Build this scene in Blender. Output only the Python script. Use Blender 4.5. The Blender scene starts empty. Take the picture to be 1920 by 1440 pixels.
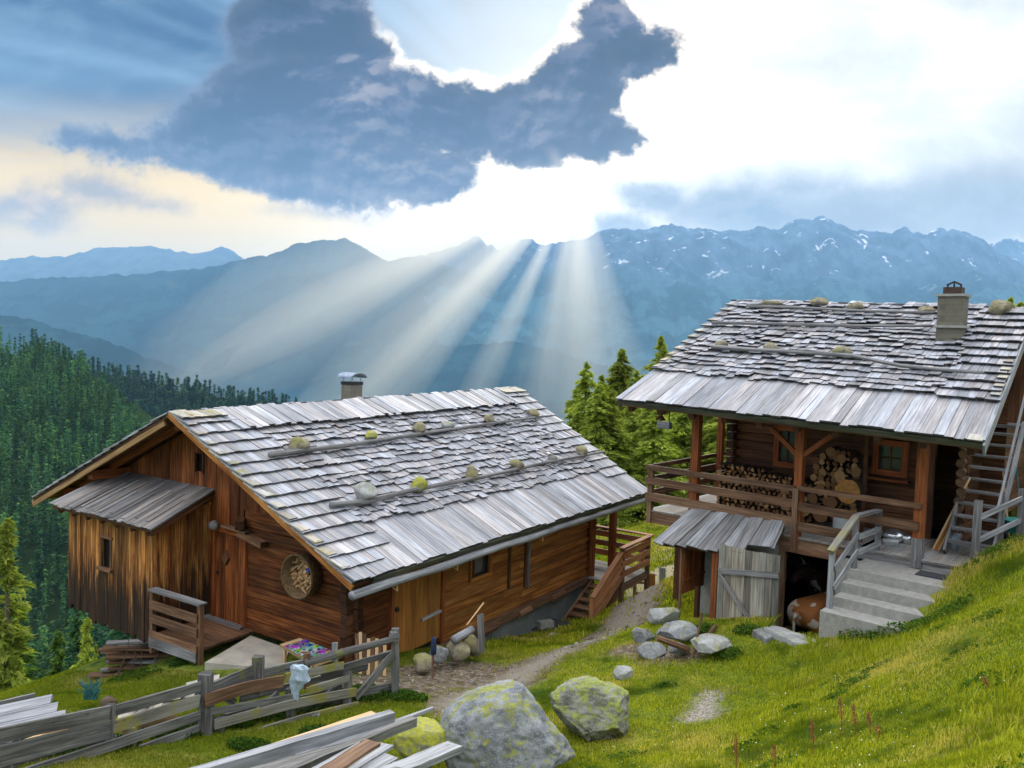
import bpy, bmesh, math, random
import numpy as np
from mathutils import Vector, Matrix, noise as mnoise

random.seed(11)
rng = np.random.default_rng(11)
SC = bpy.context.scene
COL = SC.collection
PI = math.pi
R = math.radians

# ------------------------------------------------------------------ camera
FPX, PITCH, ROLL = 1530.0, 0.052, 0.034
cam_d = bpy.data.cameras.new("camera")
cam_d.sensor_width = 36.0
cam_d.lens = 36.0 * FPX / 1920.0
cam_d.clip_start = 0.1
cam_d.clip_end = 60000.0
cam = bpy.data.objects.new("camera", cam_d)
COL.objects.link(cam)
CF = Vector((0, math.cos(PITCH), -math.sin(PITCH)))
CU0 = Vector((0, math.sin(PITCH), math.cos(PITCH)))
CX0 = Vector((1, 0, 0))
CX = CX0 * math.cos(ROLL) + CU0 * math.sin(ROLL)
CU = -CX0 * math.sin(ROLL) + CU0 * math.cos(ROLL)
cam.matrix_world = Matrix(((CX.x, CU.x, -CF.x, 0), (CX.y, CU.y, -CF.y, 0), (CX.z, CU.z, -CF.z, 0), (0, 0, 0, 1)))
SC.camera = cam

# ------------------------------------------------------------------ survey helpers: heights are metres relative to the eye
def ray(px, py):
    return CX * ((px - 960) / FPX) - CU * ((py - 720) / FPX) + CF

def at(px, py, y):
    d = ray(px, py)
    return d * (y / d.y)

def onz(px, py, z):
    d = ray(px, py)
    return d * (z / d.z)

def onv(px, py, P, w):
    """point on the vertical plane through P along horizontal direction w"""
    d = ray(px, py)
    n = Vector((-w.y, w.x, 0))
    return d * (n.dot(Vector((P.x, P.y, 0))) / n.dot(d))

# ------------------------------------------------------------------ small node language
class NT:
    def __init__(self, tree):
        self.t = tree
        tree.nodes.clear()
    def node(self, typ, **kw):
        n = self.t.nodes.new(typ)
        for k, v in kw.items():
            setattr(n, k, v)
        return n
    def link(self, a, b):
        self.t.links.new(a.s if isinstance(a, S) else a, b)
    def put(self, sock, v):
        if isinstance(v, S):
            self.t.links.new(v.s, sock)
        elif hasattr(v, 'is_output'):
            self.t.links.new(v, sock)
        else:
            if hasattr(sock, 'default_value'):
                try:
                    sock.default_value = v
                except Exception:
                    sock.default_value = tuple(v) + (1.0,)
    def math(self, op, *a, clamp=False):
        n = self.node('ShaderNodeMath', operation=op)
        n.use_clamp = clamp
        for i, v in enumerate(a):
            self.put(n.inputs[i], v)
        return S(self, n.outputs[0])
    def smooth(self, v, lo, hi, a=0.0, b=1.0, kind='SMOOTHSTEP'):
        n = self.node('ShaderNodeMapRange', interpolation_type=kind)
        self.put(n.inputs[0], v)
        n.inputs[1].default_value = lo
        n.inputs[2].default_value = hi
        n.inputs[3].default_value = a
        n.inputs[4].default_value = b
        return S(self, n.outputs[0])
    def mix(self, f, a, b, blend='MIX'):
        n = self.node('ShaderNodeMix', data_type='RGBA', blend_type=blend)
        n.clamp_factor = True
        self.put(n.inputs[0], f)
        self.put(n.inputs[6], a if not isinstance(a, tuple) or len(a) == 4 else a + (1,))
        self.put(n.inputs[7], b if not isinstance(b, tuple) or len(b) == 4 else b + (1,))
        return S(self, n.outputs[2])
    def noise(self, vec, scale=1.0, detail=3.0, rough=0.5, dist=0.0, col=False, dim='3D'):
        n = self.node('ShaderNodeTexNoise', noise_dimensions=dim)
        if vec is not None:
            self.put(n.inputs['Vector'], vec)
        n.inputs['Scale'].default_value = scale
        n.inputs['Detail'].default_value = detail
        n.inputs['Roughness'].default_value = rough
        n.inputs['Distortion'].default_value = dist
        return S(self, n.outputs[1 if col else 0])
    def voro(self, vec, scale=1.0, feature='F1', out=0, rnd=1.0):
        n = self.node('ShaderNodeTexVoronoi', feature=feature)
        self.put(n.inputs['Vector'], vec)
        n.inputs['Scale'].default_value = scale
        n.inputs['Randomness'].default_value = rnd
        return S(self, n.outputs[out])
    def mapv(self, vec, scale=(1, 1, 1), loc=(0, 0, 0), rot=(0, 0, 0)):
        n = self.node('ShaderNodeMapping')
        self.put(n.inputs[0], vec)
        n.inputs[1].default_value = loc
        n.inputs[2].default_value = rot
        n.inputs[3].default_value = scale
        return S(self, n.outputs[0])
    def vec(self, x, y, z):
        n = self.node('ShaderNodeCombineXYZ')
        for i, v in enumerate((x, y, z)):
            self.put(n.inputs[i], v)
        return S(self, n.outputs[0])
    def sep(self, v):
        n = self.node('ShaderNodeSeparateXYZ')
        self.put(n.inputs[0], v)
        return [S(self, o) for o in n.outputs]
    def vmath(self, op, a, b):
        n = self.node('ShaderNodeVectorMath', operation=op)
        self.put(n.inputs[0], a)
        self.put(n.inputs[1], b)
        return S(self, n.outputs[0])
    def ramp(self, f, stops, interp='LINEAR'):
        n = self.node('ShaderNodeValToRGB')
        n.color_ramp.interpolation = interp
        self.put(n.inputs[0], f)
        e = n.color_ramp.elements
        while len(e) < len(stops):
            e.new(0.5)
        for i, (p, c) in enumerate(stops):
            e[i].position = p
            e[i].color = tuple(c) + (1,) if len(c) == 3 else c
        return S(self, n.outputs[0])

class S:
    def __init__(self, nt, s):
        self.n, self.s = nt, s
    def __add__(self, o): return self.n.math('ADD', self, o)
    __radd__ = __add__
    def __mul__(self, o): return self.n.math('MULTIPLY', self, o)
    __rmul__ = __mul__
    def __sub__(self, o): return self.n.math('SUBTRACT', self, o)
    def __rsub__(self, o): return self.n.math('SUBTRACT', o, self)
    def __truediv__(self, o): return self.n.math('DIVIDE', self, o)

# ------------------------------------------------------------------ light and exposure
SUN_PX = (1085, 330)
sd = ray(*SUN_PX).normalized()
SUN_EL = math.asin(sd.z)
SUN_AZ = math.atan2(sd.x, sd.y)
sun_d = bpy.data.lights.new("sun", 'SUN')
sun_d.energy = 2.0
sun_d.angle = R(12)
sun_d.color = (1.0, 0.93, 0.82)
sun = bpy.data.objects.new("sun", sun_d)
COL.objects.link(sun)
sun.rotation_euler = (-sd).to_track_quat('-Z', 'Y').to_euler()
SC.view_settings.view_transform = 'Standard'
SC.view_settings.look = 'None'
SC.view_settings.exposure = 1.1
SC.view_settings.gamma = 1.0
SC.view_settings.use_curve_mapping = False
SC.cycles.use_denoising = True
SC.cycles.max_bounces = 6
SC.cycles.diffuse_bounces = 3
SC.cycles.glossy_bounces = 2
SC.cycles.transparent_max_bounces = 12
SC.cycles.volume_bounces = 2
SC.cycles.use_adaptive_sampling = True
SC.cycles.adaptive_threshold = 0.02

world = bpy.data.worlds.new("World")
SC.world = world
world.use_nodes = True
def gn(px, py):
    d = ray(px, py)
    return d.x / d.y, d.z / d.y
def build_world():
    w = NT(world.node_tree)
    tc = w.node('ShaderNodeTexCoord')
    D = S(w, tc.outputs['Generated'])
    x, y, z = w.sep(D)
    yy = w.math('MAXIMUM', y, 0.12)
    X = x / yy
    Z = z / yy
    V = w.vec(X, Z, 0.0)
    sky = w.node('ShaderNodeTexSky', sky_type='NISHITA')
    sky.sun_disc = False
    sky.sun_elevation = SUN_EL
    sky.sun_rotation = SUN_AZ
    sky.altitude = 1800
    bg_clear = w.node('ShaderNodeBackground')
    w.put(bg_clear.inputs[0], sky.outputs[0])
    bg_clear.inputs[1].default_value = 0.07
    sx, sz = gn(*SUN_PX)
    # distance and bearing from the sun in the sky plane
    dx = X - sx
    dz = Z - sz
    rs = w.math('SQRT', dx * dx + dz * dz)
    ang = w.math('ARCTAN2', dz, dx)
    # ---- the high thin veil: cream low on the left, white round the sun and to the right, blue high on the left
    wisp = w.noise(w.mapv(V, scale=(1.0, 3.2, 1), rot=(0, 0, R(-14))), 3.0, 6, 0.55, 0.6)
    # rays fanning out through the veil
    rayn = w.noise(w.vec(ang * 5.0, 0.3, rs * 0.5), 1.0, 3, 0.6)
    raym = w.smooth(rayn, 0.35, 0.68)
    rayfar = w.smooth(rs, 0.08, 0.30)
    left = w.smooth(X + wisp * 0.18, -0.42, 0.16)          # 0 left .. 1 right
    up = w.smooth(Z + wisp * 0.08, 0.19, 0.35)             # 0 low .. 1 high
    low_col = w.mix(left, (0.66, 0.43, 0.11), (0.85, 0.69, 0.42))
    hi_col = w.mix(w.smooth(X + wisp * 0.2, -0.30, 0.30), (0.002, 0.028, 0.085), (0.30, 0.37, 0.43))
    veil = w.mix(up, low_col, hi_col)
    veil = w.mix(w.smooth(w.noise(w.mapv(V, scale=(1, 2.4, 1)), 5.5, 7, 0.6, 0.4), 0.42, 0.72) * w.math('MULTIPLY', up, 0.5), veil, (0.13, 0.18, 0.24))
    veil = w.mix(raym * rayfar * up * 0.7, veil, (0.18, 0.28, 0.38))
    glow = w.smooth(rs, 0.0, 0.42, 1.0, 0.0)
    glow2 = w.smooth(rs, 0.0, 0.16, 1.0, 0.0)
    right = w.smooth(X, 0.02, 0.32) * w.smooth(Z, 0.13, 0.2)
    veil = w.mix(glow * 0.60, veil, (0.78, 0.72, 0.62))
    rn = w.smooth(w.noise(w.mapv(V, scale=(1, 1.8, 1)), 3.6, 7, 0.58, 0.3), 0.40, 0.66)
    veil = w.mix(right * 0.95, veil, w.mix(rn * w.smooth(X, 0.12, 0.5), (0.62, 0.61, 0.58), (0.40, 0.40, 0.385)))
    veil = w.mix(glow2, veil, (1.7, 1.6, 1.4))
    # ---- cloud shapes
    wv = w.vec(X + (w.noise(V, 7.0, 4, 0.6) - 0.5) * 0.07, Z + (w.noise(w.vec(Z, X, 1.0), 7.0, 4, 0.6) - 0.5) * 0.05, 0.0)
    nbig = w.noise(wv, 6.0, 9, 0.64, 0.0)
    nfine = w.noise(w.vec(X, Z, 3.7), 24.0, 6, 0.68, 0.3)
    disp = (nbig - 0.5) * 0.070 + (nfine - 0.5) * 0.036
    def blobs(lst, wob=1.0, k=0.010):
        acc = None
        for (px, py, rx, ry, rot) in lst:
            cx, cz = gn(px, py)
            a, b = rx / FPX, ry / FPX
            c, s_ = math.cos(R(rot)), math.sin(R(rot))
            ux = (X - cx) * c + (Z - cz) * s_
            uz = (Z - cz) * c - (X - cx) * s_
            q = w.math('SQRT', w.math('POWER', w.math('ABSOLUTE', ux / a), 2.0) + w.math('POWER', w.math('ABSOLUTE', uz / b), 2.0))
            d = (1.0 - q) * min(a, b)
            if acc is None:
                acc = d
            else:
                acc = w.math('SMOOTH_MAX', acc, d, k)
        return acc + disp * wob
    # the big dark cloud: list of lobes (pixel centre, radii, tilt)
    main = blobs([
        (530, 50, 115, 95, 10), (610, 60, 100, 90, -20), (665, 115, 95, 70, -25),
        (540, 170, 165, 90, 18), (700, 200, 210, 95, -8), (410, 240, 160, 56, 24),
        (480, 285, 250, 66, 2), (650, 305, 260, 80, -6), (850, 225, 140, 85, -12),
        (1000, 235, 140, 88, 8), (1085, 160, 125, 95, 45), (1180, 110, 125, 55, 12),
        (1105, 245, 130, 62, -12), (810, 320, 110, 58, 0), (310, 285, 100, 34, 0), (205, 268, 90, 17, -5),
        (1140, 50, 80, 70, 10), (560, 350, 190, 34, -10), (1170, 285, 60, 26, -15),
    ]) + 0.003
    m = w.smooth(main, -0.005, 0.011)
    inner = w.smooth(main, 0.0, 0.016)
    # shading inside the cloud: billows turned to the light or away from it, warm paler fringe underneath
    bil = w.vec(X + disp * 0.5, Z * 1.35 + disp * 0.4, 1.3)
    bil2 = w.vec(X + disp * 0.5 - 0.006, Z * 1.35 + disp * 0.4 + 0.013, 1.3)
    lump = w.noise(bil, 7.0, 7, 0.56, 0.2)
    lump2 = w.noise(bil2, 7.0, 7, 0.56, 0.2)
    rel = w.smooth(lump - lump2, -0.05, 0.065)
    streak = w.smooth(w.noise(w.mapv(V, scale=(1.0, 4.0, 1), rot=(0, 0, R(16))), 3.2, 6, 0.55, 0.5), 0.36, 0.66)
    big = w.smooth(w.noise(w.vec(X, Z, 8.1), 4.5, 3, 0.5), 0.36, 0.64)
    tex = rel * 0.42 + big * 0.30 + streak * 0.28
    body = w.ramp(w.smooth(tex + (nfine - 0.5) * 0.25, 0.12, 0.95, 0.0, 1.0, 'LINEAR'), [(0.0, (0.0, 0.001, 0.016)), (0.42, (0.006, 0.011, 0.036)), (0.62, (0.030, 0.034, 0.066)), (0.9, (0.12, 0.108, 0.125)), (1.0, (0.16, 0.14, 0.15))])
    body = w.mix(w.smooth(Z + (big - 0.5) * 0.05, 0.18, 0.30, 0.45, 0.0), body, w.mix(rel, (0.016, 0.036, 0.085), (0.050, 0.070, 0.125)))
    body = w.mix(w.smooth(main, 0.008, 0.034, 0.30, 0.0), body, (0.075, 0.07, 0.09))
    soft = w.smooth(Z, 0.11, 0.25)
    body = w.mix((1.0 - soft) * 0.55, body, w.mix(rel, (0.06, 0.07, 0.11), (0.22, 0.19, 0.18)))
    edgec = w.mix(w.smooth(rs + (nbig - 0.5) * 0.5, 0.16, 0.42), (1.3, 1.12, 0.88), (0.08, 0.10, 0.15))
    ccol = w.mix(inner, edgec, body)
    sky_c = w.mix(m, veil, ccol)
    # slate bank lying on the right-hand mountains
    bank = blobs([(1235, 370, 150, 62, -6), (1420, 400, 280, 82, -2), (1640, 410, 300, 85, 2), (1850, 390, 280, 95, 0), (1500, 355, 180, 50, 0), (1160, 430, 120, 60, 0)], 0.7)
    bm = w.smooth(bank, -0.006, 0.03)
    bcol = w.mix(w.smooth(X, 0.1, 0.55), (0.06, 0.11, 0.19), (0.19, 0.21, 0.235))
    bcol = w.mix(w.smooth(bank, 0.01, 0.05, 0.5, 0.0), bcol, (0.34, 0.345, 0.35))
    bcol = w.mix(w.smooth(rel, 0.0, 1.0) * 0.35, bcol, (0.28, 0.31, 0.35))
    sky_c = w.mix(bm * 0.92, sky_c, bcol)
    # warm little clouds at the far left, grey shreds beside the sun, top right, right
    bl = blobs([(190, 360, 160, 40, -4), (60, 385, 130, 40, 4), (290, 385, 90, 30, 0), (60, 415, 120, 24, 0)], 0.7)
    sky_c = w.mix(w.smooth(bl, -0.004, 0.022) * 0.85, sky_c, w.mix(rel, (0.17, 0.13, 0.115), (0.38, 0.25, 0.15)))
    sh = blobs([(1045, 305, 34, 14, -60), (560, 395, 120, 18, -2), (610, 400, 80, 16, -8), (960, 400, 120, 18, 3), (1255, 255, 22, 22, 40)], 0.4)
    sky_c = w.mix(w.smooth(sh, -0.003, 0.016) * 0.75, sky_c, (0.28, 0.24, 0.21))
    tr = blobs([(1390, 22, 60, 20, -20), (1800, 5, 130, 18, 0), (1890, 320, 120, 40, 0), (1500, 120, 160, 30, 4)], 0.8)
    sky_c = w.mix(w.smooth(tr, -0.006, 0.05) * 0.55, sky_c, (0.24, 0.235, 0.23))
    # behind the eye: a bright broken overcast
    ov = w.noise(D, 2.2, 6, 0.6, 0.3)
    back = w.mix(w.smooth(ov, 0.35, 0.65), (0.24, 0.30, 0.42), (0.62, 0.60, 0.57))
    front = w.smooth(y, 0.10, 0.42)
    final = w.mix(front, back, sky_c)
    zen = w.mix(w.smooth(ov, 0.35, 0.65), (0.70, 0.78, 0.90), (1.5, 1.47, 1.42))  # bright overhead sky outside the view, added to light the roofs
    final = w.mix(w.smooth(z, 0.46, 0.66), final, zen)
    bg_cloud = w.node('ShaderNodeBackground')
    w.put(bg_cloud.inputs[0], final)
    w.put(bg_cloud.inputs[1], w.smooth(y, 0.05, 0.5, 1.0, 1.12))
    mx = w.node('ShaderNodeMixShader')
    mx.inputs[0].default_value = 0.95
    w.link(bg_clear.outputs[0], mx.inputs[1])
    w.link(bg_cloud.outputs[0], mx.inputs[2])
    out = w.node('ShaderNodeOutputWorld')
    w.link(mx.outputs[0], out.inputs[0])
build_world()
world.cycles.sampling_method = 'MANUAL'
world.cycles.sample_map_resolution = 1024

# ------------------------------------------------------------------ numpy noise
def _hash(ix, iy, seed):
    h = (ix.astype(np.int64) * 374761393 + iy.astype(np.int64) * 668265263 + seed * 982451653) & 0xffffffff
    h = ((h ^ (h >> 13)) * 1274126177) & 0xffffffff
    return ((h ^ (h >> 16)) & 0xffff) / 65535.0
def vnoise(x, y, seed=0):
    ix, iy = np.floor(x), np.floor(y)
    fx, fy = x - ix, y - iy
    fx = fx * fx * (3 - 2 * fx); fy = fy * fy * (3 - 2 * fy)
    a = _hash(ix, iy, seed); b = _hash(ix + 1, iy, seed); c = _hash(ix, iy + 1, seed); d = _hash(ix + 1, iy + 1, seed)
    return (a * (1 - fx) + b * fx) * (1 - fy) + (c * (1 - fx) + d * fx) * fy
def fbm(x, y, octv=5, seed=0, gain=0.5, ridged=False):
    s, a, t = 0.0, 1.0, 0.0
    for o in range(octv):
        n = vnoise(x * 2 ** o + 17.3 * o, y * 2 ** o - 9.1 * o, seed + o) * 2 - 1
        if ridged:
            n = 1 - 2 * np.abs(n)
        s = s + a * n; t += a; a *= gain
    return s / t

# ------------------------------------------------------------------ mesh builder
def tag(o, label=None, cat=None, group=None, kind=None):
    if label: o['label'] = label
    if cat: o['category'] = cat
    if group: o['group'] = group
    if kind: o['kind'] = kind
    return o
def link_mesh(name, me, mat=None, parent=None):
    o = bpy.data.objects.new(name, me)
    COL.objects.link(o)
    if mat is not None:
        me.materials.append(mat)
    if parent is not None:
        o.parent = parent
        o.matrix_parent_inverse = Matrix.Translation(-parent.matrix_basis.translation)
    return o
def thing(name, label, cat, loc, group=None):
    o = bpy.data.objects.new(name, None)
    COL.objects.link(o)
    o.location = loc
    o.empty_display_size = 0.2
    return tag(o, label, cat, group)

V3 = Vector
class MB:
    def __init__(self):
        self.v, self.f, self.uv = [], [], []
    def quad(self, pts, uvs):
        b = len(self.v)
        self.v += [tuple(p) for p in pts]
        self.f.append(tuple(range(b, b + len(pts))))
        self.uv += uvs
    def hexa(self, P, L, W, T):
        """P: 8 corners, bottom ring then top ring, index 0-1 along the length; UV in metres"""
        ou, ov = random.random() * 50, random.random() * 50
        b = len(self.v)
        self.v += [tuple(p) for p in P]
        for q, (a, c, rot) in (((0, 3, 2, 1), (W, L, 1)), ((4, 5, 6, 7), (L, W, 0)), ((0, 1, 5, 4), (L, T, 0)),
                               ((2, 3, 7, 6), (L, T, 0)), ((1, 2, 6, 5), (W, T, 2)), ((3, 0, 4, 7), (W, T, 2))):
            self.f.append(tuple(b + i for i in q))
            if rot == 1:
                self.uv += [(ou, ov), (ou, ov + a), (ou + c, ov + a), (ou + c, ov)]
            else:
                k = 1 if rot == 0 else 0.3
                e = 1000.0 if rot == 2 else 0.0      # end grain
                self.uv += [(e + ou, ov + W * .6), (e + ou + a * k, ov + W * .6), (e + ou + a * k, ov + W * .6 + c), (e + ou, ov + W * .6 + c)]
    def beam(self, p0, p1, w, t, up=V3((0, 0, 1)), w1=None, t1=None):
        """box from p0 to p1; w across, t along up, centred on the line"""
        p0, p1 = V3(p0), V3(p1)
        d = p1 - p0
        L = d.length
        if L < 1e-6: return
        d = d / L
        side = d.cross(V3(up))
        if side.length < 1e-4:
            side = d.cross(V3((1, 0, 0)))
        side.normalize()
        u = side.cross(d)
        w1 = w if w1 is None else w1
        t1 = t if t1 is None else t1
        A = [p0 - side * w / 2 - u * t / 2, p1 - side * w1 / 2 - u * t1 / 2, p1 + side * w1 / 2 - u * t1 / 2, p0 + side * w / 2 - u * t / 2]
        B = [p0 - side * w / 2 + u * t / 2, p1 - side * w1 / 2 + u * t1 / 2, p1 + side * w1 / 2 + u * t1 / 2, p0 + side * w / 2 + u * t / 2]
        # wind so that face normals point outwards
        self.hexa([A[0], A[1], A[2], A[3], B[0], B[1], B[2], B[3]][::1], L, w, t)
    def box(self, c, sx, sy, sz, ax=None, ay=None):
        ax = V3(ax or (1, 0, 0))
        c = V3(c)
        self.beam(c - ax * sx / 2, c + ax * sx / 2, sy, sz)
    def plank(self, p0, p1, w, t, up=V3((0, 0, 1)), segs=5, rough=0.012, bow=0.0, ragged=0.0, seed=None):
        """a rough sawn plank: width w across, thickness t along up, uneven edges, slight bow"""
        p0, p1 = V3(p0), V3(p1)
        d = p1 - p0; L = d.length; d = d / L
        side = d.cross(V3(up)); side.normalize(); u = side.cross(d)
        ou, ov = random.random() * 50, random.random() * 50
        rings = []
        ph = random.random() * 100
        for i in range(segs + 1):
            s = i / segs
            c = p0 + d * (L * s) + u * (bow * math.sin(PI * s)) + side * (random.uniform(-1, 1) * rough * .6)
            wl = w / 2 + rough * (mnoise.noise(V3((s * L * 2.5 + ph, 0, 0))) * 1.6)
            wr = w / 2 + rough * (mnoise.noise(V3((s * L * 2.5 + ph, 7, 0))) * 1.6)
            ex = 0.0
            if i in (0, segs): ex = ragged
            r = [c - side * wl - u * t / 2, c + side * wr - u * t / 2, c + side * wr + u * t / 2, c - side * wl + u * t / 2]
            if ex:
                sg = -1 if i == 0 else 1
                r = [q + d * (sg * random.uniform(-ex, ex)) for q in r]
            rings.append(r)
        b = len(self.v)
        for r in rings:
            self.v += [tuple(q) for q in r]
        per = [0, w, w + t, 2 * w + t, 2 * w + 2 * t]
        for i in range(segs):
            for k in range(4):
                a0, a1 = b + i * 4 + k, b + i * 4 + (k + 1) % 4
                c0, c1 = a0 + 4, b + (i + 1) * 4 + (k + 1) % 4
                self.f.append((a0, a1, c1, c0))
                u0, u1 = ou + L * i / segs, ou + L * (i + 1) / segs
                self.uv += [(u0, ov + per[k]), (u0, ov + per[k + 1]), (u1, ov + per[k + 1]), (u1, ov + per[k])]
        self.f.append((b + 3, b + 2, b + 1, b))
        ou += 1000.0
        self.uv += [(ou, ov), (ou + .05, ov), (ou + .05, ov + w), (ou, ov + w)]
        e = b + segs * 4
        self.f.append((e, e + 1, e + 2, e + 3))
        self.uv += [(ou, ov), (ou + .05, ov), (ou + .05, ov + w), (ou, ov + w)]
    def tube(self, pts, radii, n=10, cap=True, wob=0.0):
        """round pole along points"""
        ou, ov = random.random() * 50, random.random() * 50
        pts = [V3(p) for p in pts]
        if not hasattr(radii, '__len__'): radii = [radii] * len(pts)
        b = len(self.v)
        s = 0.0
        prev = None
        ring_s = []
        for i, p in enumerate(pts):
            d = (pts[min(i + 1, len(pts) - 1)] - pts[max(i - 1, 0)]).normalized()
            a = d.cross(V3((0, 0, 1)))
            if a.length < 0.15: a = d.cross(V3((1, 0, 0)))
            a.normalize()
            if prev is not None and a.dot(prev) < 0: a = -a
            prev = a
            c = a.cross(d)
            if i: s += (p - pts[i - 1]).length
            ring_s.append(s)
            for k in range(n):
                th = 2 * PI * k / n
                r = radii[i] * (1 + wob * mnoise.noise(V3((math.cos(th) * 1.3 + ou, math.sin(th) * 1.3, s * 2))))
                self.v.append(tuple(p + a * (math.cos(th) * r) + c * (math.sin(th) * r)))
        for i in range(len(pts) - 1):
            for k in range(n):
                a0 = b + i * n + k; a1 = b + i * n + (k + 1) % n
                self.f.append((a0, a1, a1 + n, a0 + n))
                v0, v1 = ov + radii[0] * 6.28 * k / n, ov + radii[0] * 6.28 * (k + 1) / n
                self.uv += [(ou + ring_s[i], v0), (ou + ring_s[i], v1), (ou + ring_s[i + 1], v1), (ou + ring_s[i + 1], v0)]
        if cap:
            for base, rev in ((b, True), (b + (len(pts) - 1) * n, False)):
                idx = list(range(base, base + n))
                if rev: idx = idx[::-1]
                self.f.append(tuple(idx))
                self.uv += [(ou + .2 * math.cos(6.28 * k / n), ov + .2 * math.sin(6.28 * k / n)) for k in range(n)]
    def lathe(self, c, prof, n=16, axis=V3((0, 0, 1))):
        axis = V3(axis).normalized()
        a = axis.cross(V3((0, 0, 1)))
        if a.length < 0.1: a = V3((1, 0, 0))
        a.normalize(); d = axis.cross(a)
        c = V3(c); b = len(self.v)
        for (r, h) in prof:
            for k in range(n):
                th = 2 * PI * k / n
                self.v.append(tuple(c + axis * h + a * (math.cos(th) * r) + d * (math.sin(th) * r)))
        for i in range(len(prof) - 1):
            for k in range(n):
                a0 = b + i * n + k; a1 = b + i * n + (k + 1) % n
                self.f.append((a0, a1, a1 + n, a0 + n))
                self.uv += [(k / n, prof[i][1]), ((k + 1) / n, prof[i][1]), ((k + 1) / n, prof[i + 1][1]), (k / n, prof[i + 1][1])]
    def build(self, name, mat, parent=None, smooth=False):
        me = bpy.data.meshes.new(name)
        me.from_pydata(self.v, [], self.f)
        uvl = me.uv_layers.new(name='UVMap')
        uvl.data.foreach_set('uv', np.array(self.uv, dtype=np.float32).ravel())
        if smooth:
            me.polygons.foreach_set('use_smooth', [True] * len(me.polygons))
        me.update()
        # consistent outward normals
        bm = bmesh.new(); bm.from_mesh(me)
        bmesh.ops.recalc_face_normals(bm, faces=bm.faces)
        bm.to_mesh(me); bm.free()
        return link_mesh(name, me, mat, parent)

def np_mesh(name, verts, faces, mat, smooth=False, parent=None):
    """verts (n,3), faces (m,k) arrays"""
    me = bpy.data.meshes.new(name)
    nv, (nf, k) = len(verts), faces.shape
    me.vertices.add(nv)
    me.vertices.foreach_set('co', np.ascontiguousarray(verts, dtype=np.float32).ravel())
    me.loops.add(nf * k)
    me.loops.foreach_set('vertex_index', np.ascontiguousarray(faces, dtype=np.int32).ravel())
    me.polygons.add(nf)
    me.polygons.foreach_set('loop_start', np.arange(0, nf * k, k, dtype=np.int32))
    me.polygons.foreach_set('loop_total', np.full(nf, k, dtype=np.int32))
    if smooth:
        me.polygons.foreach_set('use_smooth', np.ones(nf, dtype=bool))
    me.update(calc_edges=True)
    me.validate()
    return link_mesh(name, me, mat, parent)
def grid_faces(nr, nc):
    i = np.arange(nr - 1)[:, None] * nc + np.arange(nc - 1)[None, :]
    i = i.ravel()
    return np.stack([i, i + 1, i + nc + 1, i + nc], 1)

# ------------------------------------------------------------------ materials
def new_mat(name):
    m = bpy.data.materials.new(name)
    m.use_nodes = True
    return m, NT(m.node_tree)
def finish(n, col, rough=0.8, bump=None, bstr=0.4, bdist=0.01, metal=0.0, spec=0.3, sub=0.0):
    b = n.node('ShaderNodeBsdfPrincipled')
    n.put(b.inputs['Base Color'], col)
    n.put(b.inputs['Roughness'], rough)
    b.inputs['Metallic'].default_value = metal
    b.inputs['Specular IOR Level'].default_value = spec
    if bump is not None:
        bp = n.node('ShaderNodeBump')
        bp.inputs['Strength'].default_value = bstr
        bp.inputs['Distance'].default_value = bdist
        n.put(bp.inputs['Height'], bump)
        n.link(bp.outputs[0], b.inputs['Normal'])
    o = n.node('ShaderNodeOutputMaterial')
    n.link(b.outputs[0], o.inputs[0])
    return b
def uvnode(n):
    t = n.node('ShaderNodeUVMap'); t.uv_map = 'UVMap'
    return S(n, t.outputs[0])
def posnode(n):
    g = n.node('ShaderNodeNewGeometry')
    return S(n, g.outputs['Position'])
def island(n):
    g = n.node('ShaderNodeNewGeometry')
    return S(n, g.outputs['Random Per Island'])
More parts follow.
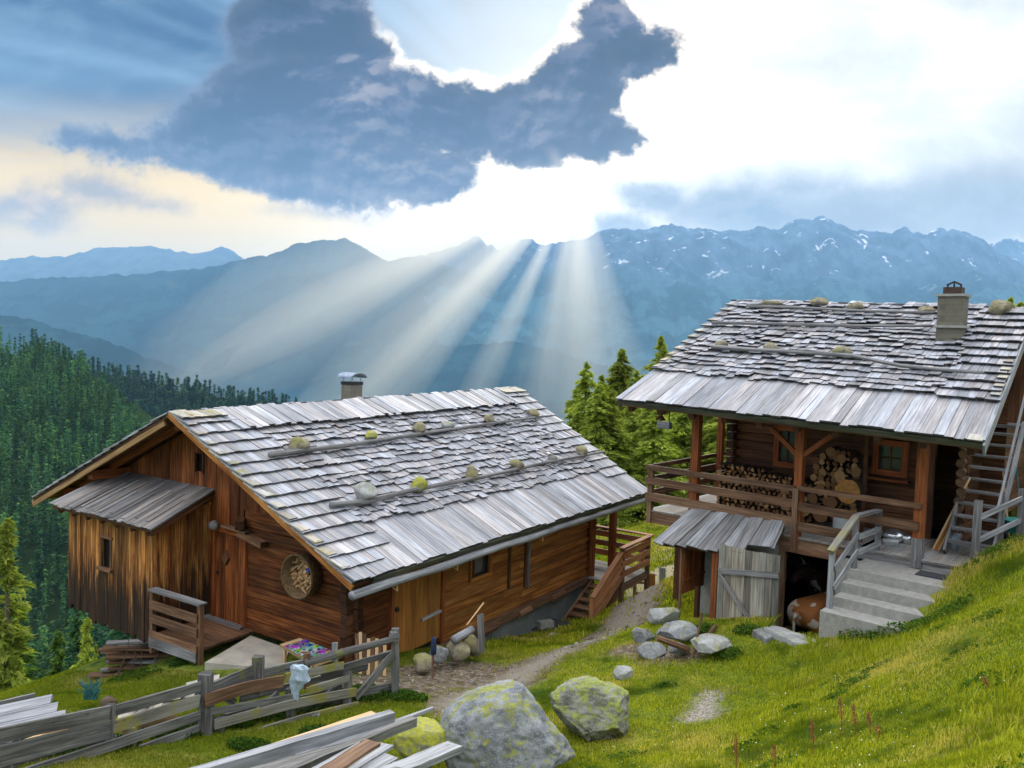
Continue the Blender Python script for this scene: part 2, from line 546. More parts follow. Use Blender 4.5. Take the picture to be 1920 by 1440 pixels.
def wood(name, c0, c1, c2, rough=0.75, tone=0.45, knots=True, moss=None, moss_amt=0.0, stain=None, grain=1.0, spec=0.25, end=0.5):
    """c0 dark streak, c1 mean, c2 light; grain runs along U (metres)"""
    m, n = new_mat(name)
    uv = uvnode(n)
    isl = island(n)
    g1 = n.noise(n.mapv(uv, scale=(1.1, 26 * grain, 1)), 1.0, 5, 0.62, 0.35)
    g2 = n.noise(n.mapv(uv, scale=(3.5, 110 * grain, 1)), 1.0, 3, 0.6, 0.2)
    big = n.noise(n.mapv(uv, scale=(0.9, 3.5, 1)), 1.0, 3, 0.5)
    v = g1 * 0.6 + g2 * 0.25 + big * 0.35
    c = n.ramp(v, [(0.40, c0), (0.57, c1), (0.74, c2)])
    t = n.smooth(isl, 0, 1, 1 - tone, 1 + tone, 'LINEAR')
    c = n.mix(1.0, c, n.vec(t, t, t), 'MULTIPLY')
    # some boards warmer, some cooler
    hue = n.math('FRACT', isl * 7.31)
    c = n.mix(n.smooth(hue, 0.2, 1.0, 0.0, 0.35), c, n.mix(1.0, c, (1.25, 0.95, 0.7), 'MULTIPLY'))
    if knots:
        k = n.voro(n.mapv(uv, scale=(2.2, 9, 1)), 1.0)
        c = n.mix(n.smooth(k, 0.03, 0.085, 0.75, 0.0), c, tuple(x * 0.35 for x in c0))
    eg = n.smooth(n.sep(uv)[0], 500, 501, 1.0, end, 'LINEAR')
    c = n.mix(1.0, c, n.vec(eg, eg, eg), 'MULTIPLY')
    if moss:
        pm = n.noise(posnode(n), 2.1, 5, 0.65)
        mm = n.smooth(pm, 0.62 - moss_amt * 0.3, 0.70 - moss_amt * 0.25)
        c = n.mix(mm * 0.8, c, moss)
    if stain:
        # weather stain rising from the foot of the boards: (z where it is full, z where it ends, colour)
        z0, z1, sc = stain
        px, py, pz = n.sep(posnode(n))
        streak = n.noise(n.vec(px * 9.0, py * 9.0, pz * 0.6), 1.6, 4, 0.6)
        h = n.smooth(pz + (streak - 0.5) * 3.6, z0, z1, 1.0, 0.0)
        c = n.mix(h * 0.93, c, sc)
    finish(n, c, rough, g1 * 0.6 + g2 * 0.6, 0.55, 0.006, spec=spec)
    return m

M = {}
M['shingle'] = wood('weathered_shingle', (0.075, 0.078, 0.10), (0.255, 0.26, 0.295), (0.47, 0.48, 0.525), tone=0.4, rough=0.62, moss=(0.20, 0.18, 0.07), moss_amt=-0.2, spec=0.5, end=0.16)
M['roofboard'] = wood('weathered_roof_board', (0.11, 0.115, 0.14), (0.29, 0.298, 0.335), (0.50, 0.51, 0.55), tone=0.32, rough=0.6, moss=(0.26, 0.24, 0.10), moss_amt=-0.1, spec=0.45, end=0.2)
M['mossboard'] = wood('mossy_roof_board', (0.14, 0.13, 0.11), (0.33, 0.32, 0.29), (0.47, 0.46, 0.42), tone=0.25, moss=(0.27, 0.24, 0.08), moss_amt=0.35, end=0.25)
M['grey'] = wood('grey_timber', (0.045, 0.042, 0.042), (0.145, 0.14, 0.142), (0.31, 0.30, 0.30), tone=0.4)
M['greylight'] = wood('silver_timber', (0.07, 0.07, 0.075), (0.215, 0.218, 0.232), (0.42, 0.425, 0.445), tone=0.35)
M['greymoss'] = wood('grey_timber_with_moss', (0.07, 0.065, 0.055), (0.20, 0.185, 0.155), (0.33, 0.31, 0.27), tone=0.3, moss=(0.26, 0.23, 0.04), moss_amt=0.42)
M['fence'] = wood('fence_timber', (0.028, 0.026, 0.025), (0.10, 0.096, 0.092), (0.235, 0.23, 0.22), tone=0.6, moss=(0.15, 0.15, 0.05), moss_amt=0.05)
M['brown'] = wood('brown_log', (0.014, 0.005, 0.003), (0.088, 0.027, 0.008), (0.27, 0.098, 0.026), tone=0.38)
M['orange'] = wood('orange_log', (0.05, 0.017, 0.004), (0.26, 0.098, 0.020), (0.52, 0.245, 0.07), tone=0.3)
M['door'] = wood('honey_board_door', (0.12, 0.045, 0.008), (0.30, 0.125, 0.024), (0.42, 0.20, 0.05), tone=0.2)
M['darkbrown'] = wood('dark_timber', (0.018, 0.008, 0.004), (0.075, 0.03, 0.014), (0.17, 0.075, 0.03), tone=0.4)
M['oldlog'] = wood('dark_log_wall', (0.02, 0.009, 0.005), (0.095, 0.040, 0.019), (0.20, 0.09, 0.042), tone=0.4)
M['red'] = wood('reddish_post', (0.06, 0.015, 0.005), (0.19, 0.052, 0.014), (0.36, 0.12, 0.036), tone=0.3)
M['board'] = wood('stained_vertical_boards', (0.018, 0.006, 0.003), (0.115, 0.032, 0.008), (0.32, 0.112, 0.030), tone=0.5)
M['annex'] = wood('streaked_annex_boards', (0.03, 0.009, 0.003), (0.19, 0.064, 0.014), (0.58, 0.30, 0.085), tone=0.6, stain=(-5.55, -4.80, (0.018, 0.012, 0.009)))
M['rail'] = wood('brown_rail', (0.035, 0.018, 0.011), (0.125, 0.068, 0.040), (0.28, 0.165, 0.095), tone=0.4)
M['newrail'] = wood('reddish_plank', (0.12, 0.04, 0.016), (0.33, 0.14, 0.062), (0.52, 0.29, 0.16), tone=0.3)
M['deck'] = wood('deck_board', (0.13, 0.125, 0.12), (0.29, 0.28, 0.27), (0.43, 0.42, 0.40), tone=0.22)
M['fresh'] = wood('fresh_plank', (0.40, 0.24, 0.10), (0.58, 0.38, 0.19), (0.70, 0.50, 0.29), tone=0.12)
# ------------------------------------------------------------------ frames of the two houses (surveyed)
# barn: BA = near right corner of the eave, BU along the ridge (away), BV across the gable (to the left)
BA = V3((-2.65, 13.58, 0.0))
BU = V3((math.sin(0.578), math.cos(0.578), 0))
BV = V3((-math.cos(0.578), math.sin(0.578), 0))
def bp(u, v, z): return V3((BA.x, BA.y, 0)) + BU * u + BV * v + V3((0, 0, z))
# alpine house: HD = right front post on the deck edge, HW along the deck to the left, HN towards the house
HD = V3((7.47, 14.69, 0.0))
HW = V3((-math.cos(0.715), math.sin(0.715), 0))
HN = V3((math.sin(0.715), math.cos(0.715), 0))
def hp(w, n, z): return V3((HD.x, HD.y, 0)) + HW * w + HN * n + V3((0, 0, z))
DECK = -3.70

# ------------------------------------------------------------------ terrain
ctrl = []
def cp(px, py, y):
    p = at(px, py, y); ctrl.append((p.x, p.y, p.z))
def cw(x, y, z): ctrl.append((x, y, z))
for a in [(1920, 1440, 4.5), (1920, 1200, 8.5), (1915, 1015, 14.3), (1815, 1085, 13.3), (1760, 1185, 12.4), (1545, 1190, 13.5),
          (1470, 1197, 14.0), (1300, 1180, 15.2), (1215, 1170, 16.6), (1500, 1300, 10.8), (1700, 1300, 8.6), (1500, 1440, 7.3), (1700, 1440, 6.0),
          (1250, 1300, 12.4), (1250, 1440, 9.0), (1000, 1440, 9.6), (900, 1310, 12.9), (1000, 1250, 15.0), (1170, 1195, 18.0), (1070, 1170, 21.0),
          (1225, 1120, 22.5), (1240, 1055, 28.0), (1230, 985, 38.0), (1330, 1000, 34.0), (0, 1440, 8.5), (400, 1440, 9.0), (620, 1410, 10.0), (760, 1300, 12.6),
          (760, 1265, 14.0), (560, 1265, 14.0), (240, 1262, 16.6), (0, 1325, 13.0), (180, 1285, 15.0), (400, 1290, 13.6), (1600, 1240, 12.1), (1850, 1120, 11.0), (1500, 1212, 13.5), (1445, 1200, 14.1), (1545, 1215, 13.3)]:
    cp(*a)
for a in [(0, 0, -1.7), (4, 0, -0.9), (-4, 0, -2.6), (0, -8, -0.5), (12, 0, 1.0), (-12, 0, -4.5), (12, 8, -0.9), (16, 14, -1.0), (22, 22, -0.5), (14, 22, -2.6), (10, 27, -4.6),
          (-9, 6, -5.2), (-9, 17.5, -7.4), (-12.5, 20, -9.5), (-16, 14, -9.5), (-20, 24, -16), (-14, 28, -15), (-6, 30, -11), (1, 34, -8.8), (-20, 6, -8.5), (-30, 10, -15), (-30, 30, -24),
          (-20, 45, -26), (0, 48, -13), (10, 48, -9.6), (22, 48, -5), (35, 40, 0), (35, 10, 4), (30, -10, 4), (-30, -10, -10), (5, -20, 1), (-15, -20, -4),
          (7.3, 20, -5.3), (9, 17.5, -5.2), (6.0, 17.0, -5.35), (4.2, 21, -6.0), (-4.5, 16.5, -6.25), (-6.8, 17.6, -6.5), (0, 20, -7.3), (-4, 23, -8.2)]:
    cw(*a)
C_ = np.array(ctrl)
def _rbf_fit(P):
    d = np.sqrt(((P[:, None, :2] - P[None, :, :2]) ** 2).sum(-1) + 1.0)
    n = len(P)
    A = np.zeros((n + 3, n + 3))
    A[:n, :n] = d + np.eye(n) * -0.15
    A[:n, n] = 1; A[:n, n + 1:] = P[:, :2]
    A[n, :n] = 1; A[n + 1:, :n] = P[:, :2].T
    return np.linalg.solve(A, np.concatenate([P[:, 2], np.zeros(3)]))
_w = _rbf_fit(C_)
def near_h(x, y):
    sh = x.shape
    x = x.ravel(); y = y.ravel(); out = np.empty_like(x, dtype=float)
    for i in range(0, len(x), 40000):
        a, b = x[i:i + 40000], y[i:i + 40000]
        d = np.sqrt((a[:, None] - C_[None, :, 0]) ** 2 + (b[:, None] - C_[None, :, 1]) ** 2 + 1.0)
        out[i:i + 40000] = d @ _w[:-3] + _w[-3] + _w[-2] * a + _w[-1] * b
    return out.reshape(sh)
def sstep(v, a, b):
    t = np.clip((v - a) / (b - a), 0, 1)
    return t * t * (3 - 2 * t)
def ground_h(x, y):
    x = np.asarray(x, float); y = np.asarray(y, float)
    r = np.hypot(x, y)
    k = np.minimum(1, 45.0 / np.maximum(r, 1e-6))
    hn = near_h(x * k, y * k)
    az = np.arctan2(x, y)                       # 0 ahead, + right
    leftness = sstep(-az, -0.05, 0.35)
    ahead = sstep(y / np.maximum(r, 1e-6), -0.2, 0.3)
    slope = -(0.20 + 0.40 * leftness) * ahead - 0.06
    d = np.maximum(r - 45, 0)
    far = hn + slope * d
    far = np.where(r > 45, np.maximum(far, -640 + hn * 0 + 30 * fbm(x / 700, y / 700, 4, 5)), hn)
    hn2 = far + 0.06 * fbm(x / 1.3, y / 1.3, 4, 3) * sstep(r, 2, 5) + 0.35 * fbm(x / 14, y / 14, 3, 9) * sstep(r, 24, 45) + 9 * fbm(x / 160, y / 160, 4, 21) * sstep(r, 110, 400)
    return hn2
def gh(x, y):
    return float(ground_h(np.array([x]), np.array([y]))[0])

ax_l = np.concatenate([-np.geomspace(16000, 34, 70), np.linspace(-33, -14.2, 60), np.linspace(-14, 14, 235), np.linspace(14.2, 33, 60), np.geomspace(34, 16000, 70)])
ay_l = np.concatenate([-np.geomspace(3000, 6, 16), np.linspace(-5, 3, 14), np.linspace(3.2, 24, 175), np.linspace(24.3, 60, 90), np.geomspace(61, 16000, 90)])
gx, gy = np.meshgrid(ax_l, ay_l)
gz = ground_h(gx, gy)
# the ground stays below the floors: cut under the house and in the stable doorway
def in_frame(x, y, O, U, Vv, u0, u1, v0, v1):
    a = (x - O.x) * U.x + (y - O.y) * U.y
    b = (x - O.x) * Vv.x + (y - O.y) * Vv.y
    return (a > u0) & (a < u1) & (b > v0) & (b < v1)
mk = in_frame(gx, gy, HD, HW, HN, -4.0, 8, 0.25, 9)
gz = np.where(mk, np.minimum(gz, -5.95), gz)
mk = in_frame(gx, gy, HD, HW, HN, 0.93, 2.06, -1.95, 0.3)
nn_ = (gx - HD.x) * HN.x + (gy - HD.y) * HN.y
gz = np.where(mk, np.minimum(gz, -5.14 - 0.68 * sstep(nn_, -1.9, -0.45)), gz)
mk = in_frame(gx, gy, HD, HW, HN, 0.93, 2.55, -0.93, 0.3)
gz = np.where(mk, np.minimum(gz, -5.75), gz)
mk = in_frame(gx, gy, HD, HW, HN, -0.7, 1.6, -0.9, 0.3)
gz = np.where(mk, np.minimum(gz, -4.0), gz)
mk = in_frame(gx, gy, BA, BU, BV, 1.2, 11.0, 0.95, 9.6)
gz = np.where(mk, np.minimum(gz, -7.5), gz)

mg, n = new_mat('meadow_ground')
P = posnode(n)
px, py, pz = n.sep(P)
f1 = n.noise(P, 0.55, 6, 0.62)
f2 = n.noise(P, 7.0, 5, 0.65)
f3 = n.noise(P, 0.13, 4, 0.5)
grass = n.mix(n.smooth(f2, 0.3, 0.72), (0.05, 0.085, 0.008), (0.17, 0.22, 0.022))
grass = n.mix(n.smooth(f1, 0.50, 0.66), grass, (0.25, 0.24, 0.045))
grass = n.mix(n.smooth(n.noise(P, 0.9, 5, 0.6), 0.56, 0.68), grass, (0.03, 0.07, 0.008))
earth = n.mix(n.smooth(f2, 0.35, 0.7), (0.085, 0.058, 0.036), (0.25, 0.20, 0.15))
# trodden ground: a track along the barn wall, the yard, and the pale tracks beyond
def seg_d(x0, y0, x1, y1):
    L2 = (x1 - x0) ** 2 + (y1 - y0) ** 2
    t = n.math('ADD', (px - x0) * ((x1 - x0) / L2), (py - y0) * ((y1 - y0) / L2), clamp=True)
    dx = px - (x0 + 0.0) - t * (x1 - x0)
    dy = py - (y0 + 0.0) - t * (y1 - y0)
    return n.math('SQRT', dx * dx + dy * dy)
wob = (n.noise(P, 0.9, 5, 0.6) - 0.5) * 1.9 + (n.noise(P, 5, 4, 0.6) - 0.5) * 0.7
a_, b_, c_, d_ = onz(850, 1330, -5.65), onz(985, 1255, -6.0), onz(1150, 1205, -6.6), onz(1250, 1075, -7.3)
tr = n.math('MINIMUM', n.math('MINIMUM', seg_d(a_.x, a_.y, b_.x, b_.y), seg_d(b_.x, b_.y, c_.x, c_.y)), seg_d(c_.x, c_.y, d_.x, d_.y) - 0.2)
e_, f_ = onz(700, 1285, -5.7), onz(870, 1250, -6.0)
yard = seg_d(e_.x, e_.y, f_.x, f_.y) - 0.3
g_, h_ = onz(1330, 1290, -5.1), onz(1310, 1330, -5.0)
spot = seg_d(g_.x, g_.y, h_.x, h_.y) + 0.38
spot2 = n.math('MINIMUM', spot, seg_d(*onz(1170, 1225, -5.7)[:2], *onz(1290, 1225, -5.3)[:2]) + 0.25)
bare = n.math('MINIMUM', n.math('MINIMUM', tr + 0.08 + wob * 0.75, yard + wob * 0.6), spot2 + 0.06 + wob * 0.6)
earthc = n.mix(n.smooth(tr + wob * 0.3, 0.0, 0.5), (0.25, 0.215, 0.175), earth)
earthc = n.mix(n.smooth(spot, 0.45, 0.85), n.mix(n.smooth(n.noise(P, 22, 5, .75), .38, .62), (0.15, 0.125, 0.09), (0.40, 0.365, 0.31)), earthc)
col = n.mix(n.smooth(bare, 0.42, 0.85), earthc, grass)
# mown hay tracks on the meadow beyond
i_, j_ = onz(1225, 1045, -7.5), onz(1300, 1010, -7.8)
hay = n.math('MINIMUM', seg_d(i_.x, i_.y, j_.x + 3, j_.y + 1), seg_d(*onz(1240, 1090, -7.2)[:2], *onz(1250, 1010, -7.7)[:2]))
col = n.mix(n.smooth(hay + wob, 0.9, 2.0, 0.85, 0.0), col, (0.46, 0.40, 0.22))
fm = n.smooth(py, 26, 34)
stripes = n.noise(n.mapv(P, scale=(0.15, 1.4, 1), rot=(0, 0, R(12))), 1.0, 3, 0.5)
mead = n.mix(n.smooth(stripes, 0.4, 0.62), (0.06, 0.125, 0.010), (0.20, 0.25, 0.035))
col = n.mix(fm * n.smooth(hay, 1.0, 2.2), col, mead)
# far away the valley is dark wood and pasture
rr = n.math('SQRT', px * px + py * py)
valley = n.mix(n.smooth(n.noise(P, 0.006, 6, 0.6), 0.45, 0.58), (0.018, 0.035, 0.018), (0.07, 0.11, 0.035))
col = n.mix(n.smooth(rr, 60, 160), col, valley)
finish(n, col, 0.95, n.noise(P, 14, 6, 0.7) + f1, 0.6, 0.05, spec=0.1)
ground = np_mesh('ground', np.stack([gx, gy, gz], -1).reshape(-1, 3), grid_faces(*gx.shape), mg, smooth=True)
tag(ground, kind='structure')

# ------------------------------------------------------------------ mountains
def mtn_mat(name, rock, green, snow=0.0, snow_z=500):
    m, n = new_mat(name)
    P = posnode(n)
    px, py, pz = n.sep(P)
    a = n.noise(P, 0.0016, 9, 0.65)
    b = n.noise(n.mapv(P, scale=(1, 1, 0.25)), 0.004, 8, 0.65)
    g = n.node('ShaderNodeNewGeometry')
    nx, ny, nz = n.sep(g.outputs['Normal'])
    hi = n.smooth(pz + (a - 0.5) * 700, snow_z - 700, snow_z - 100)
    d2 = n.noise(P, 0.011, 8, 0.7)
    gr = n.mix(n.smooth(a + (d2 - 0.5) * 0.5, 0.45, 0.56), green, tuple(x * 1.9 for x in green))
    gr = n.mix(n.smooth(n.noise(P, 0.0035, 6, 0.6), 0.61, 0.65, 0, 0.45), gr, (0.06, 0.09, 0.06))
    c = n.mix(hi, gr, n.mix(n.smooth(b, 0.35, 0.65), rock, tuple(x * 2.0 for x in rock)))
    if snow:
        s = n.smooth(n.noise(n.mapv(P, scale=(1, 1, 1.8)), 0.0042, 6, 0.6, 1.2), 0.632, 0.655)
        c = n.mix(s * hi * snow, c, (0.85, 0.88, 0.92))
    finish(n, c, 0.95, spec=0.0)
    return m
def mountain(name, crest, depth, foot, mat, cols=260, rows=70, rug=0.16, seed=1, back=0.5, lean=0.75, wob=0.0, prof=1.25):
    """crest: list of (px, py, distance); the flank falls towards the viewer over `depth` metres down to height `foot`"""
    pts = [at(a, b, d) for a, b, d in crest]
    X = np.interp(np.linspace(0, 1, cols), np.linspace(0, 1, len(pts)), np.arange(len(pts)))
    # resample by horizontal distance so that peaks stay sharp
    xs = np.array([p.x for p in pts]); ys = np.array([p.y for p in pts]); zs = np.array([p.z for p in pts])
    t = np.concatenate([[0], np.cumsum(np.hypot(np.diff(xs), np.diff(ys)))])
    q = np.linspace(0, t[-1], cols)
    cx, cy, cz = np.interp(q, t, xs), np.interp(q, t, ys), np.interp(q, t, zs)
    L = t[-1]
    amp = depth * 0.012 * rug / 0.16
    cz = cz + amp * fbm(q / (L / 70), q * 0 + seed, 5, seed, 0.6)
    s = np.concatenate([-np.linspace(back, 0, 12, endpoint=False), np.linspace(0, 1, rows)])
    S_, Q = np.meshgrid(s, q, indexing='ij')
    CXg, CYg, CZg = np.broadcast_to(cx, S_.shape), np.broadcast_to(cy, S_.shape), np.broadcast_to(cz, S_.shape)
    rx, ry = CXg / np.hypot(CXg, CYg), CYg / np.hypot(CXg, CYg)
    off = S_ * depth
    xx = CXg - rx * off * 0.5 - off * 0.0
    yy = CYg - ry * off * 0.5 - off * 0.5
    a = np.abs(S_)
    drop = 1 - (1 - a) ** prof
    zz = CZg + (foot - CZg) * np.clip(drop, 0, 1)
    amp2 = (CZg - foot) * rug * np.minimum(1, a * 5) * (1 - 0.6 * a)
    rn = fbm(xx / (depth * .16), yy / (depth * .30), 6, seed + 3, 0.55, ridged=True)
    zz = zz + amp2 * (rn - 0.15)
    if wob: zz = zz + wob * fbm(xx / (depth * .5), yy / (depth * .5), 4, seed + 9)
    o = np_mesh(name, np.stack([xx, yy, zz], -1).reshape(-1, 3), grid_faces(*S_.shape), mat, smooth=True)
    tag(o, kind='structure')
    return o, (xx, yy, zz, S_)
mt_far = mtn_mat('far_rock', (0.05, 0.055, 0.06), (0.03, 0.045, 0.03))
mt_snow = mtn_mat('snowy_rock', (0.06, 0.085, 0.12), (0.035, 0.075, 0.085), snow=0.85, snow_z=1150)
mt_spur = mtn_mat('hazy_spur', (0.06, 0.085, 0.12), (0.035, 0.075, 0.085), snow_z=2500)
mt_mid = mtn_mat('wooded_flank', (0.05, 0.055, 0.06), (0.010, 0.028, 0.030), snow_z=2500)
def crest(lst, d):
    return [(x, y, d if not callable(d) else d(x)) for x, y in lst]
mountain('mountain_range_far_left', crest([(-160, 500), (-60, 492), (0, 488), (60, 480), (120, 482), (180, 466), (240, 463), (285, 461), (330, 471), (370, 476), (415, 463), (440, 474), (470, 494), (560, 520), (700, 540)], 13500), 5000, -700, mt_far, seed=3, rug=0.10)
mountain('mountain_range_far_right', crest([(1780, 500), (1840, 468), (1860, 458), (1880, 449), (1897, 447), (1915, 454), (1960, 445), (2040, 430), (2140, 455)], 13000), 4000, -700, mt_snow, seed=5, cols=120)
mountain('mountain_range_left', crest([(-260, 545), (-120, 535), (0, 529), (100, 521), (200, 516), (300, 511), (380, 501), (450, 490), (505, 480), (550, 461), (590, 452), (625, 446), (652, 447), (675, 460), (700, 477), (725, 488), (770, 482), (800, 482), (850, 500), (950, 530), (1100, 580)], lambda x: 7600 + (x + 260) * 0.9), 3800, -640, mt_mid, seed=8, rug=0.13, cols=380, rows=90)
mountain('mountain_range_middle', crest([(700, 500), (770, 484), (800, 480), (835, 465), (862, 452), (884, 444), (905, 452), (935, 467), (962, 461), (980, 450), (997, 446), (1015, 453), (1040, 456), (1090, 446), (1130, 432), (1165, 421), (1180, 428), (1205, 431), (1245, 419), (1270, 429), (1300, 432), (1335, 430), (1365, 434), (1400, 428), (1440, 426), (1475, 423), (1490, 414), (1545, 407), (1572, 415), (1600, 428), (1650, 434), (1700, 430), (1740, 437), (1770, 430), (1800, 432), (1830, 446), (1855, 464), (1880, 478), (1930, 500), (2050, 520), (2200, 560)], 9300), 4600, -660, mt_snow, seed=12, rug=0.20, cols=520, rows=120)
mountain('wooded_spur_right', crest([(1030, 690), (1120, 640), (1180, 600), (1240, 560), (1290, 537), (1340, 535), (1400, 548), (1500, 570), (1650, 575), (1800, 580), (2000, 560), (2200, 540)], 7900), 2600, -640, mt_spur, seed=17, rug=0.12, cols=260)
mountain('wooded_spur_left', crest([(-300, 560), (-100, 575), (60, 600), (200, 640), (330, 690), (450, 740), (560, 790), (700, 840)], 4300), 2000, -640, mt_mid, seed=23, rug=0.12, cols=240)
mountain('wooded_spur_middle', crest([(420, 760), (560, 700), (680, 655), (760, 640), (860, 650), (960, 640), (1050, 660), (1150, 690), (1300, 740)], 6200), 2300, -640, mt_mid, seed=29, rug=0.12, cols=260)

# ------------------------------------------------------------------ wooded hillsides on the left
mh, n = new_mat('forest_floor')
P = posnode(n)
finish(n, n.mix(n.noise(P, 0.05, 5, 0.6), (0.008, 0.018, 0.007), (0.03, 0.05, 0.012)), 1.0, spec=0.0)
hillA, HA = mountain('wooded_hill', crest([(-420, 560), (-250, 590), (-100, 630), (0, 658), (60, 674), (120, 684), (170, 704), (205, 750), (250, 790), (300, 835), (360, 890), (450, 960)], lambda x: 600 - max(0, x) * 0.35), 480, -150, mh, seed=31, rug=0.10, cols=110, rows=50, back=0.4, prof=1.0)
hillB, HB = mountain('wooded_ridge', crest([(60, 640), (120, 672), (175, 694), (230, 706), (300, 720), (335, 735), (360, 728), (400, 742), (450, 748), (500, 757), (545, 768), (600, 790), (700, 830), (800, 880)], 1050), 500, -330, mh, seed=37, rug=0.08, cols=110, rows=40, back=0.4, prof=1.0)

# ------------------------------------------------------------------ conifers
def leaf_mat(name, c0, c1, c2, percell=False):
    m, n = new_mat(name)
    isl = island(n)
    oi = n.node('ShaderNodeObjectInfo')
    P = posnode(n)
    pn = n.noise(P, 0.9, 3, 0.6)
    c = n.ramp(n.math('MULTIPLY', isl + pn, 0.5), [(0.2, c0), (0.5, c1), (0.8, c2)])
    t = n.smooth(S(n, oi.outputs['Random']), 0, 1, 0.75, 1.3, 'LINEAR')
    if percell:
        vx, vy, vz = n.sep(P)
        cell = n.sep(n.voro(n.vec(vx, vy, 0.0), 0.16, out=1))[0]
        t = t * n.smooth(cell, 0, 1, 0.38, 1.55, 'LINEAR')
        c = n.mix(n.math('FRACT', cell * 5.3) * 0.5, c, n.mix(1.0, c, (1.5, 1.15, 0.5), 'MULTIPLY'))
    c = n.mix(1.0, c, n.vec(t * 1.04, t, t * 0.9), 'MULTIPLY')
    b = n.node('ShaderNodeBsdfDiffuse'); n.put(b.inputs[0], c)
    tr = n.node('ShaderNodeBsdfTranslucent'); n.put(tr.inputs[0], n.mix(1.0, c, (1.2, 1.3, 0.6), 'MULTIPLY'))
    mx = n.node('ShaderNodeMixShader'); mx.inputs[0].default_value = 0.5
    n.link(b.outputs[0], mx.inputs[1]); n.link(tr.outputs[0], mx.inputs[2])
    o = n.node('ShaderNodeOutputMaterial'); n.link(mx.outputs[0], o.inputs[0])
    return m
M['larch'] = leaf_mat('larch_needles', (0.17, 0.22, 0.045), (0.33, 0.40, 0.08), (0.46, 0.51, 0.13))
M['spruce'] = leaf_mat('spruce_needles', (0.012, 0.050, 0.042), (0.036, 0.115, 0.072), (0.14, 0.25, 0.125), True)  # needles tinted blue, distance haze put into the colour
M['young'] = leaf_mat('young_conifer_needles', (0.05, 0.10, 0.025), (0.11, 0.20, 0.045), (0.22, 0.34, 0.08))
M['bark'] = wood('bark', (0.03, 0.022, 0.016), (0.10, 0.075, 0.055), (0.18, 0.15, 0.12), knots=False)
def crown_tris(h, r, nb, per, seed, base=0.12, droop=0.25, size=0.16, power=0.85):
    """needle sprays along many branches round a trunk of height h: (verts, faces)"""
    g = np.random.default_rng(seed)
    Vs = []
    t = g.random(nb) ** 0.8
    z0 = h * (base + (1 - base) * t)
    prof = (1 - t) ** power * (0.72 + 0.28 * np.sin(t * 23 + seed)) * (1 + .22 * np.sin(g.uniform(0, 6.28, nb) * 1.0 + seed)) + 0.03
    ln = r * prof * g.uniform(0.55, 1.12, nb)
    az = g.uniform(0, 2 * PI, nb)
    for i in range(nb):
        k = max(3, int(per * (0.35 + ln[i] / r)))
        s = g.uniform(0.12, 1.0, k)
        d = np.array([math.cos(az[i]), math.sin(az[i])])
        side = np.array([-d[1], d[0]])
        lat = g.normal(0, 0.13, k) * ln[i] * (1.1 - s * 0.5)
        cx = d[0] * s * ln[i] + side[0] * lat
        cy = d[1] * s * ln[i] + side[1] * lat
        cz = z0[i] + ln[i] * (0.18 * s - droop * 1.5 * s * s) + g.normal(0, 0.05, k) - abs(lat) * .3
        c = np.stack([cx, cy, cz], 1)
        sz = size * g.uniform(0.6, 1.5, k)
        e1 = np.stack([d[0] + g.normal(0, .5, k), d[1] + g.normal(0, .5, k), g.normal(-0.25, .35, k)], 1)
        e1 /= np.linalg.norm(e1, axis=1)[:, None]
        e2 = np.stack([side[0] + g.normal(0, .5, k), side[1] + g.normal(0, .5, k), g.normal(-.2, .5, k)], 1)
        e2 /= np.linalg.norm(e2, axis=1)[:, None]
        a = c + e1 * (sz * 1.3)[:, None]
        b = c - e1 * (sz * 0.6)[:, None] + e2 * (sz * 0.5)[:, None]
        f = c - e1 * (sz * 0.6)[:, None] - e2 * (sz * 0.5)[:, None]
        Vs.append(np.stack([a, b, f], 1).reshape(-1, 3))
    v = np.concatenate(Vs)
    return v, np.arange(len(v)).reshape(-1, 3)
def make_conifer(name, label, cat, group, h, r, nb, per, seed, leaf, size, base=0.1, trunk_r=0.16):
    root = thing(name, label, cat, (0, 0, 0), group)
    v, f = crown_tris(h, r, nb, per, seed, base=base, size=size)
    np_mesh('crown', v, f, leaf, parent=root)
    b = MB()
    lean = random.uniform(-.15, .15)
    b.tube([(0, 0, -1.2), (0.02, 0, h * .3), (lean * .4, 0.03, h * .65), (lean, 0.05, h * .97)], [trunk_r * 1.25, trunk_r * .8, trunk_r * .45, 0.015], 8)
    # bare inner limbs
    g = random.Random(seed)
    for i in range(26):
        t = g.uniform(0.06, 0.8); a = g.uniform(0, 6.28); l = r * (1 - t) * .7
        z = h * t
        b.tube([(0, 0, z), (math.cos(a) * l, math.sin(a) * l, z - l * .12)], [0.025, 0.008], 4, cap=False)
    b.build('trunk', M['bark'], root, smooth=True)
    return root
def copy_tree(o, loc, rz=0, sc=1.0, label=None, group=None):
    r = o.copy(); COL.objects.link(r)
    r.location = loc; r.rotation_euler = (0, 0, rz)
    r.scale = (sc, sc, sc) if not hasattr(sc, '__len__') else sc
    if label: r['label'] = label
    if group: r['group'] = group
    for ch in o.children:
        c = ch.copy(); COL.objects.link(c); c.parent = r
        for g in ch.children:
            d = g.copy(); COL.objects.link(d); d.parent = c
    return r
def place(o, loc, rz=0, sc=1.0):
    o.location = loc; o.rotation_euler = (0, 0, rz)
    o.scale = (sc, sc, sc) if not hasattr(sc, '__len__') else sc

